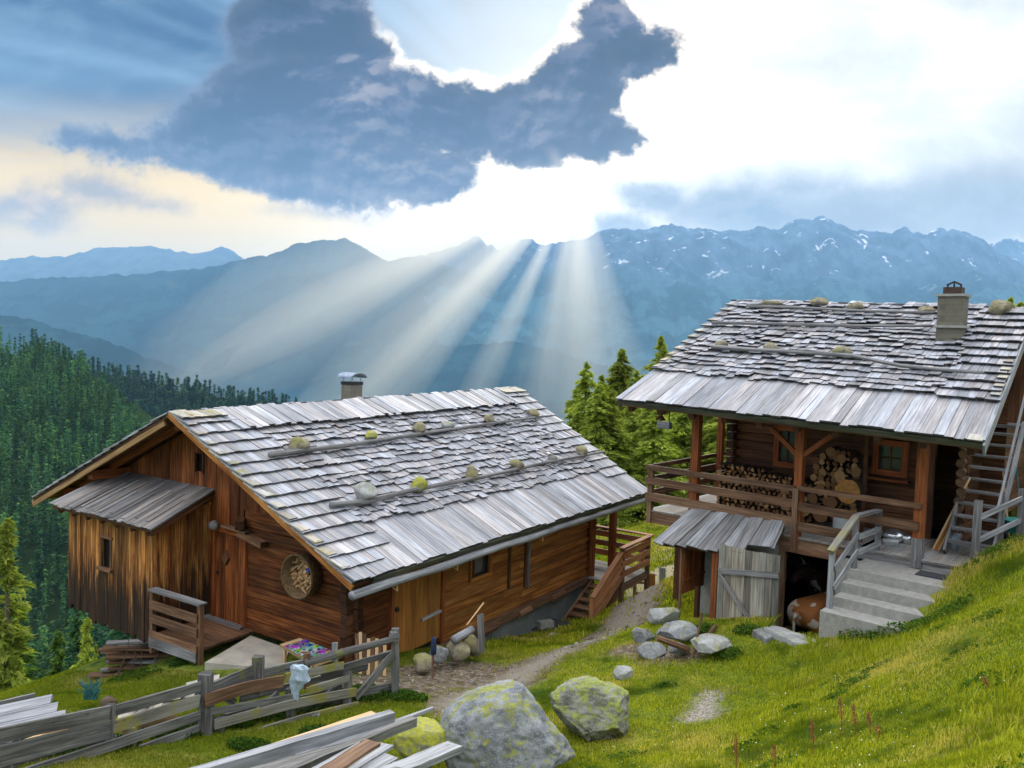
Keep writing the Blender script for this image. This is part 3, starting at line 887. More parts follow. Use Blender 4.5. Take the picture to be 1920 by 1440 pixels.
# larches between the two houses, and the wood behind them
GL = 'light green larches standing in the gap between the two roofs'
LB_ = 'light green larch in the clump between the two roofs'
larch = [make_conifer('larch_tree', LB_, 'tree', GL, 10.0, r_, 230, 100, s_, M['larch'], 0.115, base=.05, trunk_r=.13) for r_, s_ in ((3.3, 5), (3.7, 6), (3.4, 7))]
spots = []
named = {0: 'leftmost tall larch in the gap, pointed top beside the barn roof',
         1: 'second tall larch, its pointed top between the leftmost one and the house roof',
         2: 'tallest dark larch, its top touching the left verge of the house roof'}
for (px, pyt, y, sc) in [(1100, 684, 46, 1.12), (1165, 657, 50, 1.25), (1240, 632, 52, 1.5)]:
    p = at(px, pyt, y); g0 = gh(p.x, p.y)
    spots.append((p.x, p.y, g0, (p.z - g0) / 10.0))
g = random.Random(4)
for i in range(34):
    px = g.uniform(1065, 1420); y = g.uniform(41, 60)
    pt = at(px, 735 + g.uniform(-30, 60) - max(0, (px - 1120)) * .22, y)
    g0 = gh(pt.x, pt.y)
    s_ = (pt.z - g0) / 10.0
    if s_ < 0.35: s_ = 0.35
    spots.append((pt.x, pt.y, g0, min(s_, 1.3)))
for i in range(9):      # tips showing over the house ridge
    px = [1575, 1645, 1735, 1780, 1850, 1895, 1915, 1935, 1700][i]; pyt = [577, 575, 572, 578, 578, 562, 568, 560, 580][i]
    y = 46 + (i % 3) * 3
    p = at(px, pyt, y); g0 = gh(p.x, p.y)
    spots.append((p.x, p.y, g0, (p.z - g0) / 10.0))
for i, (x, y, z, s_) in enumerate(spots):
    src = larch[i % 3]
    if i < 3:
        o = src; place(o, (x, y, z), i * 2.1, (s_ * 1.12, s_ * 1.12, s_))
    else:
        o = copy_tree(src, (x, y, z), i * 1.7, (s_ ** .5 * 1.15, s_ ** .5 * 1.15, s_))
    o['label'] = LB_; o['group'] = GL
    if i in named:
        o['label'] = named[i]
    elif i >= 37:
        o['label'] = 'tree behind the house with only its tip over the ridge'; o['group'] = 'tree tips over the house ridge'

# near wood below the barn at the left edge
GN = 'conifers of the near wood at the foot of the meadow'
sprA = [make_conifer('conifer_tree', 'bright green conifer of the near wood below the barn', 'tree', GN, 12.0, 3.1, 170, 62, 60 + k, (M['larch'], M['young'], M['spruce'])[k], 0.15, base=.06, trunk_r=.18) for k in range(3)]
near = []
g = random.Random(9)
for i in range(4000):
    if len(near) >= 110: break
    az = g.uniform(-0.62, -0.30); r_ = g.uniform(38, 150)
    x, y = r_ * math.sin(az), r_ * math.cos(az)
    if any((x - a[0]) ** 2 + (y - a[1]) ** 2 < (2.6 + r_ * .012) ** 2 for a in near): continue
    near.append((x, y, r_))
FIRST = [True] * 3
def put(src_list, k, loc, rz, sc, label=None, group=None):
    src = src_list[k]
    if src_list is sprA and FIRST[k]:
        FIRST[k] = False; place(src, loc, rz, sc)
        if label: src['label'] = label
        return src
    return copy_tree(src, loc, rz, sc, label, group)
put(sprA, 0, (at(30, 1300, 33).x, 33, gh(at(30, 1300, 33).x, 33) - .5), 1.0, (0.85, 0.85, 0.60), 'yellow-green larch at the left edge beside the grey roof boards')
put(sprA, 0, (at(180, 1270, 23).x, 23, gh(at(180, 1270, 23).x, 23) - .3), 2.0, 0.16, 'low yellow-green sapling beside the plank pile')
for i, (x, y, r_) in enumerate(near):
    z = gh(x, y)
    top = (at(0, 1010 + 60 * math.sin(x), y)).z if x < -20 else None
    sc = g.uniform(0.75, 1.25)
    cap = (at(0, 985 + 25 * math.sin(x * .7), y)).z - z
    sc = max(0.35, min(sc, cap / 12.0))
    put(sprA, 0 if g.random() < .3 else g.choice([1, 1, 2]), (x, y, z - .4), g.uniform(0, 6), sc,
        'conifer of the near wood below the barn', GN)

# the wooded hillside: the nearest trees each on their own, the rest one mass
def surf_pts(H, n_, seed, lo=0.0, hi=0.92):
    g = np.random.default_rng(seed)
    xx, yy, zz, S_ = H
    rows0 = int(np.argmax(S_[:, 0] >= 0))
    nr, nc = xx.shape
    i = g.uniform(rows0 + lo * (nr - rows0), rows0 + hi * (nr - rows0 - 1), n_)
    j = g.uniform(0, nc - 1.01, n_)
    i0, j0 = i.astype(int), j.astype(int); fi, fj = i - i0, j - j0
    def bi(A): return (A[i0, j0] * (1 - fi) + A[i0 + 1, j0] * fi) * (1 - fj) + (A[i0, j0 + 1] * (1 - fi) + A[i0 + 1, j0 + 1] * fi) * fj
    return np.stack([bi(xx), bi(yy), bi(zz)], 1)
GH_ = 'blue-green conifers on the wooded hillside'
sprH = [make_conifer('conifer_tree', 'blue-green conifer on the wooded hillside', 'tree', GH_, 18.0, 3.1, 90, 14, 80 + k, M['spruce'], 0.55, base=.04, trunk_r=.2) for k in range(3)]
PA = surf_pts(HA, 6500, 1)
PA = PA[(PA[:, 0] / PA[:, 1] > -0.72)]
dA = np.hypot(PA[:, 0], PA[:, 1])
# keep a spacing
order = np.argsort(dA)
PA = PA[order]
ind = PA[:150]
FH = [True] * 3
gg = random.Random(3)
for i, p in enumerate(ind):
    k = i % 3
    sc = gg.uniform(0.5, 0.85)
    if FH[k]:
        FH[k] = False; place(sprH[k], tuple(p), gg.uniform(0, 6), sc)
    else:
        copy_tree(sprH[k], tuple(p), gg.uniform(0, 6), sc)
def forest_mass(name, P_, seed, h=(11, 20), tri=90, size=1.0):
    g = np.random.default_rng(seed)
    protos = []
    for k in range(6):
        v, f = crown_tris(17.0, 3.0, 30, tri / 30 * 1.6, 500 + k, base=0.03, size=size, droop=.30, power=1.0)
        protos.append(v)
    out = []
    kk = g.integers(0, 6, len(P_)); an = g.uniform(0, 6.28, len(P_)); sc = g.uniform(h[0], h[1], len(P_)) / 16.0
    for p, k, a, s_ in zip(P_, kk, an, sc):
        v = protos[k]
        c, s2 = math.cos(a), math.sin(a)
        out.append(np.stack([(v[:, 0] * c - v[:, 1] * s2) * s_ + p[0], (v[:, 0] * s2 + v[:, 1] * c) * s_ + p[1], v[:, 2] * s_ + p[2]], 1))
    v = np.concatenate(out).astype(np.float32)
    o = np_mesh(name, v, np.arange(len(v)).reshape(-1, 3), M['spruce'])
    return tag(o, kind='stuff')
tag(forest_mass('forest', PA[150:4300], 5, h=(10, 18), size=.85, tri=120), 'dense blue-green conifer forest covering the hillside on the left', 'forest')
PB = surf_pts(HB, 6000, 2, 0, 0.7)
tag(forest_mass('forest', PB, 6, size=1.7, tri=60), 'darker conifer forest along the second ridge behind', 'forest')

# ------------------------------------------------------------------ the air of the valley
def volume_mat(name, dens, col, g_):
    m = bpy.data.materials.new(name); m.use_nodes = True
    t = NT(m.node_tree)
    v = t.node('ShaderNodeVolumePrincipled')
    v.inputs['Color'].default_value = col + (1,)
    v.inputs['Density'].default_value = dens
    v.inputs['Anisotropy'].default_value = g_
    o = t.node('ShaderNodeOutputMaterial')
    t.link(v.outputs[0], o.inputs['Volume'])
    return m
hz = MB()
lo_, hi_ = V3((-13000, -3500, -760)), V3((13000, 16000, 1560))
c_ = (lo_ + hi_) / 2
hz.box(c_, hi_.x - lo_.x, hi_.y - lo_.y, hi_.z - lo_.z)
haze = hz.build('haze', volume_mat('haze_air', 0.62e-4, (0.36, 0.66, 1.0), 0.0))
tag(haze, kind='stuff')
# sunbeams over the valley, shaped as added shafts of denser haze
sdn = sd
e1 = V3((0, 0, -1)); e1 = (e1 - sdn * e1.dot(sdn)).normalized()       # down, square to the sunlight
e2 = sdn.cross(e1).normalized()
if e2.x > 0: e2 = -e2                                                  # e2 points left
def shaft(a0, a1, r0, r1, dens, t0=1500, t1=15000, g_=0.62):
    """a beam lying between bearings a0..a1 (degrees from straight down, + to the left) and r0..r1 metres off the eye's own line to the sun"""
    b = MB()
    am = (a0 + a1) / 2
    ring = []
    rm = (r0 + r1) / 2
    def pt(a, r_): return e1 * (math.cos(R(a)) * r_) + e2 * (math.sin(R(a)) * r_)
    ring = [pt(a0, rm), pt((a0 + am) / 2, r0 + (rm - r0) * .45), pt(am, r0), pt((a1 + am) / 2, r0 + (rm - r0) * .45), pt(a1, rm),
            pt((a1 + am) / 2, r1 - (r1 - rm) * .45), pt(am, r1), pt((a0 + am) / 2, r1 - (r1 - rm) * .45)]
    cen = sum(ring, V3()) / 8
    base = 0
    secs = [(t0, 0.2), (t0 + 250, .8), (t0 + 600, 1.0), (t1 * .6, 1.0), (t1, .6)]
    for (t, k) in secs:
        for q in ring:
            b.v.append(tuple(sdn * t + cen + (q - cen) * k))
    for i in range(len(secs) - 1):
        for k in range(8):
            b.f.append((i * 8 + k, i * 8 + (k + 1) % 8, i * 8 + 8 + (k + 1) % 8, i * 8 + 8 + k)); b.uv += [(0, 0)] * 4
    b.f.append(tuple(range(7, -1, -1))); b.uv += [(0, 0)] * 8
    b.f.append(tuple(range(len(b.v) - 8, len(b.v)))); b.uv += [(0, 0)] * 8
    o = b.build('sunbeam_haze', volume_mat('dense_beam_haze', dens, (1.0, 0.93, 0.80), g_))
    return tag(o, kind='stuff')

for a0_, a1_, d_, r1_ in [(49, 78, 1.6e-4, 1300), (56, 68, 2.0e-4, 1200), (34, 54, 2.3e-4, 1250), (40, 48, 1.4e-4, 1100), (19, 29, 1.3e-4, 1000),
                          (-24, 17, 1.4e-4, 1000), (-12, 10, 1.3e-4, 900), (4, 13, .7e-4, 1100)]:
    shaft(a0_, a1_, 240, r1_, d_, t0=1450 if a0_ > 30 else 1700, t1=21000, g_=.45)
# ------------------------------------------------------------------ roofs of split shingles
class Patch:
    """roof plane through four corners: e0,e1 along the eave, r0,r1 along the ridge"""
    def __init__(s, e0, e1, r0, r1):
        s.c = [V3(q) for q in (e0, e1, r0, r1)]
        s.Ls = ((s.c[1] - s.c[0]).length + (s.c[3] - s.c[2]).length) / 2
        s.Lt = ((s.c[2] - s.c[0]).length + (s.c[3] - s.c[1]).length) / 2
        s.n = ((s.c[1] - s.c[0]).cross(s.c[2] - s.c[0])).normalized()
        if s.n.z < 0: s.n = -s.n
        s.o = s.c[0]
    def __call__(s, a, b, h=0.0):
        """a metres along the eave, b metres up the slope, h metres off the roof"""
        u, v = a / s.Ls, b / s.Lt
        return (s.c[0] * (1 - u) + s.c[1] * u) * (1 - v) + (s.c[2] * (1 - u) + s.c[3] * u) * v + s.n * h
    def hit(s, px, py, h=0.0):
        d = ray(px, py)
        hh = h
        for _ in range(6):
            p = d * (s.n.dot(s.o + s.n * hh) / s.n.dot(d))
            q = p - s.c[0]
            U = s.c[1] - s.c[0]; W = s.c[2] - s.c[0]
            uu, uw, ww = U.dot(U), U.dot(W), W.dot(W)
            de = uu * ww - uw * uw
            a = (q.dot(U) * ww - q.dot(W) * uw) / de; b = (q.dot(W) * uu - q.dot(U) * uw) / de
            s4 = s(a * s.Ls, b * s.Lt, h)
            hh += (s4 - p).dot(s.n)
        return p
def shingle(mb, P, a, b, w, L, lift, th, skew=0.0, up=0.012):
    """one shingle: butt end at b, top end at b+L"""
    a0, a1 = a - w / 2, a + w / 2
    P8 = [P(a0, b - skew, lift), P(a0 + skew * .2, b + L, up), P(a1 + skew * .2, b + L, up), P(a1, b + skew, lift),
          P(a0, b - skew, lift + th), P(a0 + skew * .2, b + L, up + th), P(a1 + skew * .2, b + L, up + th), P(a1, b + skew, lift + th)]
    mb.hexa(P8, L, w, th)
def lay_courses(mb, P, a0, a1, b0, b1, expo, wlo, whi, L, rag=0.0, jit=0.01, th=0.02, lift=0.04, liftr=0.012, edge=None, wave=0.0):
    nrow = int(round((b1 - b0) / expo))
    for r in range(nrow):
        b = b0 + r * (b1 - b0) / nrow
        a = a0 + (random.uniform(-.05, .05) if rag else 0)
        run = 0
        off = 0
        while a < a1 - 0.02:
            w = random.uniform(wlo, whi)
            if rag and random.random() < .45: off = random.uniform(-rag, rag) 
            if not rag: off = random.uniform(-jit, jit)
            w = min(w, a1 - a + 0.03)
            lf = lift + random.uniform(-liftr, liftr) + (wave * mnoise.noise(V3((a * .9, b * .9, 3))) if wave else 0)
            if rag and random.random() < 0.05:
                lf += random.uniform(0.0, 0.05)
            shingle(mb, P, a + w / 2, b + off + (random.uniform(-.012, .012) if rag else 0), w - random.uniform(.003, .010), L + random.uniform(0, .05), lf, th * random.uniform(.8, 1.3),
                    skew=random.uniform(-.02, .02) if rag else random.uniform(-.004, .004))
            a += w
def slab(mb, P, a0, a1, b0, b1, h0, h1):
    p = [P(a0, b0, h0), P(a1, b0, h0), P(a1, b1, h0), P(a0, b1, h0), P(a0, b0, h1), P(a1, b0, h1), P(a1, b1, h1), P(a0, b1, h1)]
    mb.hexa(p, a1 - a0, b1 - b0, abs(h1 - h0))

# ------------------------------------------------------------------ stones
def rock_mesh(name, dims, seed, sub=3, cuts=9, rough=0.08, flat=0.0):
    bm = bmesh.new()
    bmesh.ops.create_icosphere(bm, subdivisions=sub, radius=1.0)
    g = random.Random(seed)
    pl = []
    for i in range(cuts):
        v = V3((g.gauss(0, 1), g.gauss(0, 1), g.gauss(0, .8))).normalized()
        pl.append((v, g.uniform(0.60, 0.88)))
    so = V3((g.uniform(0, 90), g.uniform(0, 90), g.uniform(0, 90)))
    for v in bm.verts:
        c = v.co.copy()
        for (q, d) in pl:
            e = c.dot(q) - d
            if e > 0: c -= q * e * 0.97
        k = 1 + rough * .9 * mnoise.noise(c * 1.3 + so) + rough * .7 * mnoise.noise(c * 3.3 + so) + rough * .5 * mnoise.noise(c * 8 + so) + rough * .35 * mnoise.noise(c * 19 + so) - rough * .9 * max(0, .12 - abs(mnoise.noise(c * 1.7 + so * 2))) * 4
        c *= k
        if flat and c.z < -flat: c.z = -flat
        v.co = V3((c.x * dims[0], c.y * dims[1], c.z * dims[2]))
    me = bpy.data.meshes.new(name)
    bm.to_mesh(me); bm.free()
    me.polygons.foreach_set('use_smooth', [True] * len(me.polygons))
    return me
def stone_mat(name, c0, c1, lichen=None, amt=0.5, speck=(0.5, 0.5, 0.46), sc=1.0, thr=0.0):
    m, n = new_mat(name)
    t = n.node('ShaderNodeTexCoord')
    P = S(n, t.outputs['Object'])
    oi = n.node('ShaderNodeObjectInfo')
    P = n.vmath('ADD', P, n.vec(S(n, oi.outputs['Random']) * 40.0, 0, 0))
    a = n.noise(P, 2.2 * sc, 7, 0.65)
    b = n.noise(P, 26 * sc, 5, 0.7)
    c = n.mix(n.smooth(a, 0.35, 0.65), c0, c1)
    c = n.mix(n.smooth(b, 0.5, 0.72, 0, .7), c, speck)
    c = n.mix(n.smooth(b, 0.42, 0.28, 0, .75), c, tuple(x * 0.4 for x in c0))
    crack = n.voro(n.vmath('ADD', P, n.vec(a, b, a)), 2.3 * sc, feature='DISTANCE_TO_EDGE')
    c = n.mix(n.smooth(crack, 0.0, 0.03, 0.5, 0.0), c, (0.03, 0.03, 0.03))
    if lichen:
        l = n.noise(n.vmath('ADD', P, n.vec(5, 3, 1)), 1.9 * sc, 9, 0.80, 0.2)
        g = n.node('ShaderNodeNewGeometry')
        nz = n.sep(g.outputs['Normal'])[2]
        lf = n.smooth(l + nz * 0.07, 0.60 - amt * .16, 0.645 - amt * .16)
        l2 = n.noise(P, 9 * sc, 5, 0.7)
        c = n.mix(lf * n.smooth(l2, 0.32, 0.5), c, n.mix(n.smooth(l2, 0.4, 0.65), lichen, tuple(min(1, x * 1.5) for x in lichen)))
    finish(n, c, 0.9, a * 0.8 + b * 0.35, 0.7, 0.03, spec=0.2)
    return m
M['stone'] = stone_mat('grey_stone', (0.13, 0.135, 0.14), (0.30, 0.31, 0.32), (0.17, 0.17, 0.06), 0.15)
M['lichen'] = stone_mat('lichen_stone', (0.15, 0.125, 0.085), (0.37, 0.32, 0.22), (0.21, 0.20, 0.07), 0.35, sc=3)
M['yellowstone'] = stone_mat('yellow_lichen_stone', (0.20, 0.20, 0.16), (0.34, 0.33, 0.26), (0.27, 0.27, 0.035), 1.0, sc=2.2)
M['palestone'] = stone_mat('pale_stone', (0.26, 0.26, 0.26), (0.44, 0.44, 0.43), (0.22, 0.22, 0.10), 0.1, sc=2)
M['boulder'] = stone_mat('boulder_stone', (0.13, 0.14, 0.155), (0.31, 0.325, 0.345), (0.20, 0.21, 0.045), 0.22, sc=2.0)
M['boulder2'] = stone_mat('mossy_boulder', (0.12, 0.12, 0.10), (0.31, 0.31, 0.27), (0.20, 0.225, 0.05), 0.50, sc=2.4)
def rock(name, label, cat, loc, dims, seed, mat, group=None, rz=0.0, sub=3, cuts=9, rough=0.08, tilt=(0, 0)):
    o = link_mesh(name, rock_mesh(name, dims, seed, sub, cuts, rough), mat)
    o.location = loc; o.rotation_euler = (tilt[0], tilt[1], rz)
    return tag(o, label, cat, group)
def simple_mat(name, col, rough=0.6, var=0.25, sc=8.0, metal=0.0, spec=0.3, bump=0.3):
    m, n = new_mat(name)
    t = n.node('ShaderNodeTexCoord')
    P = S(n, t.outputs['Object'])
    a = n.noise(P, sc, 5, 0.65)
    c = n.mix(n.smooth(a, 0.3, 0.7), tuple(x * (1 - var) for x in col), tuple(min(1, x * (1 + var)) for x in col))
    finish(n, c, rough, a, bump, 0.01, metal=metal, spec=spec)
    return m
M['concrete'] = simple_mat('concrete', (0.31, 0.30, 0.275), 0.9, 0.16, 9.0)
M['slab'] = simple_mat('pale_slab', (0.42, 0.38, 0.32), 0.9, 0.2, 2.0)
M['bluewall'] = simple_mat('blue_grey_plaster', (0.16, 0.18, 0.185), 0.9, 0.25, 1.5)
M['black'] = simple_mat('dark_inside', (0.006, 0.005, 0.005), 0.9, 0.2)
M['metal'] = simple_mat('zinc', (0.30, 0.36, 0.45), 0.4, 0.3, 6, metal=0.7)
M['iron'] = simple_mat('black_iron', (0.02, 0.02, 0.02), 0.5, 0.3)
M['white'] = simple_mat('white_enamel', (0.62, 0.66, 0.66), 0.35, 0.12, 4)
M['bluewhite'] = simple_mat('pale_blue_plastic', (0.42, 0.52, 0.62), 0.5, 0.2, 9, spec=0.4)
M['teal'] = simple_mat('teal_plastic', (0.015, 0.22, 0.20), 0.45, 0.2, 4)
M['tealdark'] = simple_mat('dark_teal_barrel', (0.01, 0.09, 0.11), 0.5, 0.2, 4)
M['rubber'] = simple_mat('rubber_mat', (0.045, 0.048, 0.055), 0.8, 0.3, 30)
M['chimney'] = None
def brick_mat(name, col, mortar, sc):
    m, n = new_mat(name)
    t = n.node('ShaderNodeTexCoord')
    P = S(n, t.outputs['Object'])
    x, y, z = n.sep(P)
    bt = n.node('ShaderNodeTexBrick')
    n.put(bt.inputs['Vector'], n.vec(x + y, z, 0))
    bt.inputs['Scale'].default_value = sc
    bt.inputs['Color1'].default_value = col + (1,)
    bt.inputs['Color2'].default_value = tuple(c * .8 for c in col) + (1,)
    bt.inputs['Mortar'].default_value = mortar + (1,)
    bt.inputs['Mortar Size'].default_value = 0.012
    a = n.noise(P, 4, 6, .65)
    c = n.mix(n.smooth(a, .35, .68, 0, .6), S(n, bt.outputs[0]), tuple(c * .55 for c in col))
    finish(n, c, .9, a, .5, .01)
    return m
M['chimney'] = brick_mat('chimney_blocks', (0.20, 0.18, 0.14), (0.13, 0.12, 0.10), 2.1)
def glass_mat():
    m, n = new_mat('window_glass')
    finish(n, (0.03, 0.04, 0.04), 0.08, spec=0.9)
    return m
M['glass'] = glass_mat()

# ================================================================== THE BARN
E0 = at(657, 1098, 13.58); E1 = at(1215, 925, 24.31); R0 = at(316, 776, 16.42); R1 = at(968, 729, 27.15); L0 = at(62, 935, 19.26)
L1 = L0 + (E1 - E0)
RB = Patch(E0, E1, R0, R1)      # slope facing us
LB = Patch(L1, L0, R1, R0)      # far slope
barn = thing('timber_barn', 'large brown timber barn with grey shingle roof weighted by stones and poles', 'barn', bp(1, .85, -6.5))
b = MB()
for P_ in (RB, LB):
    for i in range(14):
        for j in range(4):
            slab(b, P_, P_.Ls * i / 14, P_.Ls * (i + 1) / 14, P_.Lt * j / 4, P_.Lt * (j + 1) / 4, -0.06, -0.01)
barn_roof = b.build('roof', M['darkbrown'], barn)
Ls, Lt = RB.Ls, RB.Lt
random.seed(5)
b = MB()
c0, c1 = 1.55, Ls - 1.35
lay_courses(b, RB, c0 - .08, c1 + .08, 1.28, Lt - 0.95, 0.235, 0.11, 0.27, 0.45, rag=0.07, lift=0.095, liftr=0.018, wave=.04, th=.02)
b.build('shingles', M['shingle'], barn_roof)
b = MB()
lay_courses(b, RB, 0.0, c0, 0.62, Lt - 0.22, 0.385, 0.12, 0.20, 0.62, lift=0.105, liftr=0.008, th=.026)
b.build('edge_shingles', M['roofboard'], barn_roof)
b = MB()
lay_courses(b, RB, c1, Ls, 0.9, Lt - 0.18, 0.385, 0.12, 0.20, 0.62, lift=0.105, liftr=0.008, th=.026)
b.build('edge_shingles', M['roofboard'], barn_roof)
b = MB()
lay_courses(b, RB, 1.0, Ls, -0.06, 1.30, 1.36, 0.14, 0.24, 1.5, jit=0.03, lift=0.10, th=.028)
lay_courses(b, RB, 0.0, 1.05, -0.06, 0.62, 0.40, 0.14, 0.22, 0.7, jit=0.01, lift=0.11, th=.028)
b.build('eave_boards', M['roofboard'], barn_roof)
b = MB()
lay_courses(b, RB, c0 - .5, Ls - 1.2, Lt - 1.0, Lt - .02, 1.0, 0.13, 0.24, 1.02, jit=0.05, lift=0.16, th=.028)
b.build('ridge_boards', M['roofboard'], barn_roof)
b = MB()
lay_courses(b, RB, 0.0, c0 - .5, Lt - .45, Lt + .02, .45, 0.13, 0.2, .47, jit=0.01, lift=0.15, th=.028)
b.build('mossy_ridge_boards', M['mossboard'], barn_roof)
b = MB()
lay_courses(b, RB, Ls - 1.2, Ls, Lt - .4, Lt + .02, .42, 0.13, 0.2, .44, jit=0.01, lift=0.15, th=.028)
b.build('mossy_ridge_boards', M['mossboard'], barn_roof)
b = MB()
for k in range(14):
    bb = 0.3 + k * (Lt - .6) / 14
    shingle(b, RB, 0.10 + random.uniform(-.01, .01), bb, 0.2, .5, .125, .026)
b.build('mossy_shingles', M['mossboard'], barn_roof)
b = MB()
lay_courses(b, LB, 0, Ls, -.05, Lt, 0.38, 0.14, 0.3, 0.6, lift=.05, th=.025, jit=.03)
b.build('far_slope_shingles', M['shingle'], barn_roof)
# barge boards and eave trim
b = MB()
def barge(P, a, t0, t1, mbx, w=.2, th=.045, h=-.06):
    mbx.beam(P(a, t0, h), P(a, t1, h), th, w, up=P.n)
barge(RB, 0.02, -0.05, Lt + .02, b, .095, .05, -.03)
b.build('barge_board', M['orange'], barn)
b = MB(); barge(LB, LB.Ls - .03, -0.1, Lt, b, .16, .05, -.09)
b.build('barge_board', wood('ochre_barge', (0.10, 0.05, 0.02), (0.28, 0.16, 0.07), (0.42, 0.27, 0.13)), barn)
b = MB(); barge(RB, Ls - .02, -.05, Lt, b, .13, .05, -.045)
b.build('barge_board', M['grey'], barn)
b = MB()
for k in range(24):
    shingle(b, RB, 0.055, k * Lt / 24, .09, Lt / 24 + .02, .03, .03)
b.build('verge_trim', M['greylight'], barn)
b = MB()
b.beam(RB(0.5, -.02, .02), RB(Ls, -.02, .02), .10, .10, up=RB.n)
b.build('eave_moss_strip', wood('mossy_dark_edge', (0.02, 0.02, 0.016), (0.055, 0.058, 0.04), (0.12, 0.12, 0.08)), barn)
# gutter hollowed from a log
b = MB()
pts = [at(653, 1110, 13.35)] ; pe = RB(Ls, -.10, -.10)
p0 = RB(-.02, -.12, -.12)
b.tube([p0.lerp(pe, i / 14) + V3((0, 0, .012 * math.sin(i * 1.7))) for i in range(15)], [.078 + .008 * math.sin(i * 2.3) for i in range(15)], 10, wob=.12)
gut = b.build('log_gutter', M['greylight'], barn, smooth=True)
b = MB()
for a_ in (1.15, 3.0, 6.4, 9.9):
    q = RB(a_, -.12, -.14)
    b.tube([q + V3((0, 0, .1)), q + V3((.02, 0, -.16)), q + BV * .12 + V3((0, 0, -.10))], .014, 5)
b.build('gutter_hook', M['fresh'], gut)

UG, VS = 1.0, 0.85
def rz(u, v):
    """underside height of the roof above frame point (u, v)"""
    vr = 5.1
    if v <= vr:
        f = v / vr
        return (-4.22 * (1 - f) + -1.69 * f) - 0.10 - 0.012 * u
    f = (v - vr) / (10.36 - vr)
    return (-1.69 * (1 - f) + -4.13 * f) - 0.10 - 0.012 * u
random.seed(8)
# side wall of squared logs, door, window
def log_wall(mb, p_of, s0, s1, z0, z1, hgt, th, jit=.012, holes=(), split=0.0):
    """courses of logs; p_of(s, z, depth) gives world point; holes (s0,s1,z0,z1) are left open"""
    nrow = max(1, int(round((z1 - z0) / hgt)))
    hh = (z1 - z0) / nrow
    for r in range(nrow):
        za, zb = z0 + r * hh, z0 + (r + 1) * hh
        zc = (za + zb) / 2
        segs = [(s0, s1)]
        for (a, c, e, f) in holes:
            if zc > e and zc < f:
                out = []
                for (x0, x1) in segs:
                    if a > x0 and c < x1: out += [(x0, a), (c, x1)]
                    elif a <= x0 and c < x1 and c > x0: out.append((c, x1))
                    elif a > x0 and a < x1: out.append((x0, a))
                    elif not (a <= x0 and c >= x1): out.append((x0, x1))
                segs = out
        for (x0, x1) in segs:
            dd = random.uniform(0, jit)
            L_ = x1 - x0
            if L_ < .03: continue
            cuts = [x0, x1]
            if split and L_ > split and random.random() < .5: cuts = [x0, x0 + L_ * random.uniform(.35, .65), x1]
            for q0, q1 in zip(cuts[:-1], cuts[1:]):
                dd2 = dd + random.uniform(0, jit * .6)
                P8 = []
                # bulging face: eight corner hexa with chamfers made of three boxes
                mb.beam(p_of(q0 + .001, zc, dd2 - th / 2), p_of(q1 - .001, zc, dd2 - th / 2), th, hh - .05, up=V3((0, 0, 1)))
                mb.beam(p_of(q0 + .001, zc, dd2 - th / 2 - .015), p_of(q1 - .001, zc, dd2 - th / 2 - .015), th, hh - .010, up=V3((0, 0, 1)))
side = lambda s, z, d: bp(s, VS - d, z)
doorh = (2.02, 3.62, -9, -4.3)
winh = (4.66, 5.44, -5.34, -4.74)
b = MB()
log_wall(b, side, 0.98, 2.0, -6.45, -4.1, .19, .14, holes=())
b.build('log_wall', M['brown'], barn)
b = MB()
log_wall(b, side, 3.66, 10.45, -6.50, -4.05, .185, .14, holes=[winh], split=4)
wallR = b.build('log_wall', M['orange'], barn)
b = MB()     # far gable and inner faces (so the barn is closed)
log_wall(b, lambda s, z, d: bp(10.45 - .07 + d, s, z), .85, 9.7, -6.5, -4.1, .2, .14)
log_wall(b, lambda s, z, d: bp(s, 9.7 + d, z), 1.0, 10.4, -6.5, -4.1, .2, .14)
b.build('log_wall', M['darkbrown'], barn)
b = MB()
for k in range(10):
    v = 1.3 + k * .86
    b.beam(bp(10.40, v, -4.2), bp(10.40, v, min(rz(10.4, v - .4), rz(10.4, v + .4)) - .02), .06, .84, up=BV)
b.build('gable_boards', M['darkbrown'], barn)
# sill beam and corner posts
b = MB()
b.beam(bp(1.0, VS - .03, -6.58), bp(10.5, VS - .03, -6.58), .2, .18)
for (p, q) in ((4.9, 5.6), (6.6, 7.1), (8.2, 8.8)):
    b.tube([bp(p, VS - .10, -6.62), bp(q, VS - .12, -6.60)], .10, 8, wob=.3)
b.build('sill_beam', M['rail'], barn)
b = MB()
for k in range(11):
    z = -6.45 + k * .205
    b.beam(bp(.78 + random.uniform(-.02, .02), VS + .02, z), bp(1.05, VS + .02, z), .15, .185)
for k in range(11):
    z = -6.36 + k * .205
    b.beam(bp(UG + .05, VS - .17 + random.uniform(-.02, .02), z), bp(UG + .05, VS + .1, z), .15, .17)
b.build('corner_logs', M['oldlog'], barn)
b = MB()
b.beam(bp(10.42, VS - .09, -6.9), bp(10.42, VS - .09, -4.1), .20, .18)
b.build('corner_post', M['red'], barn)
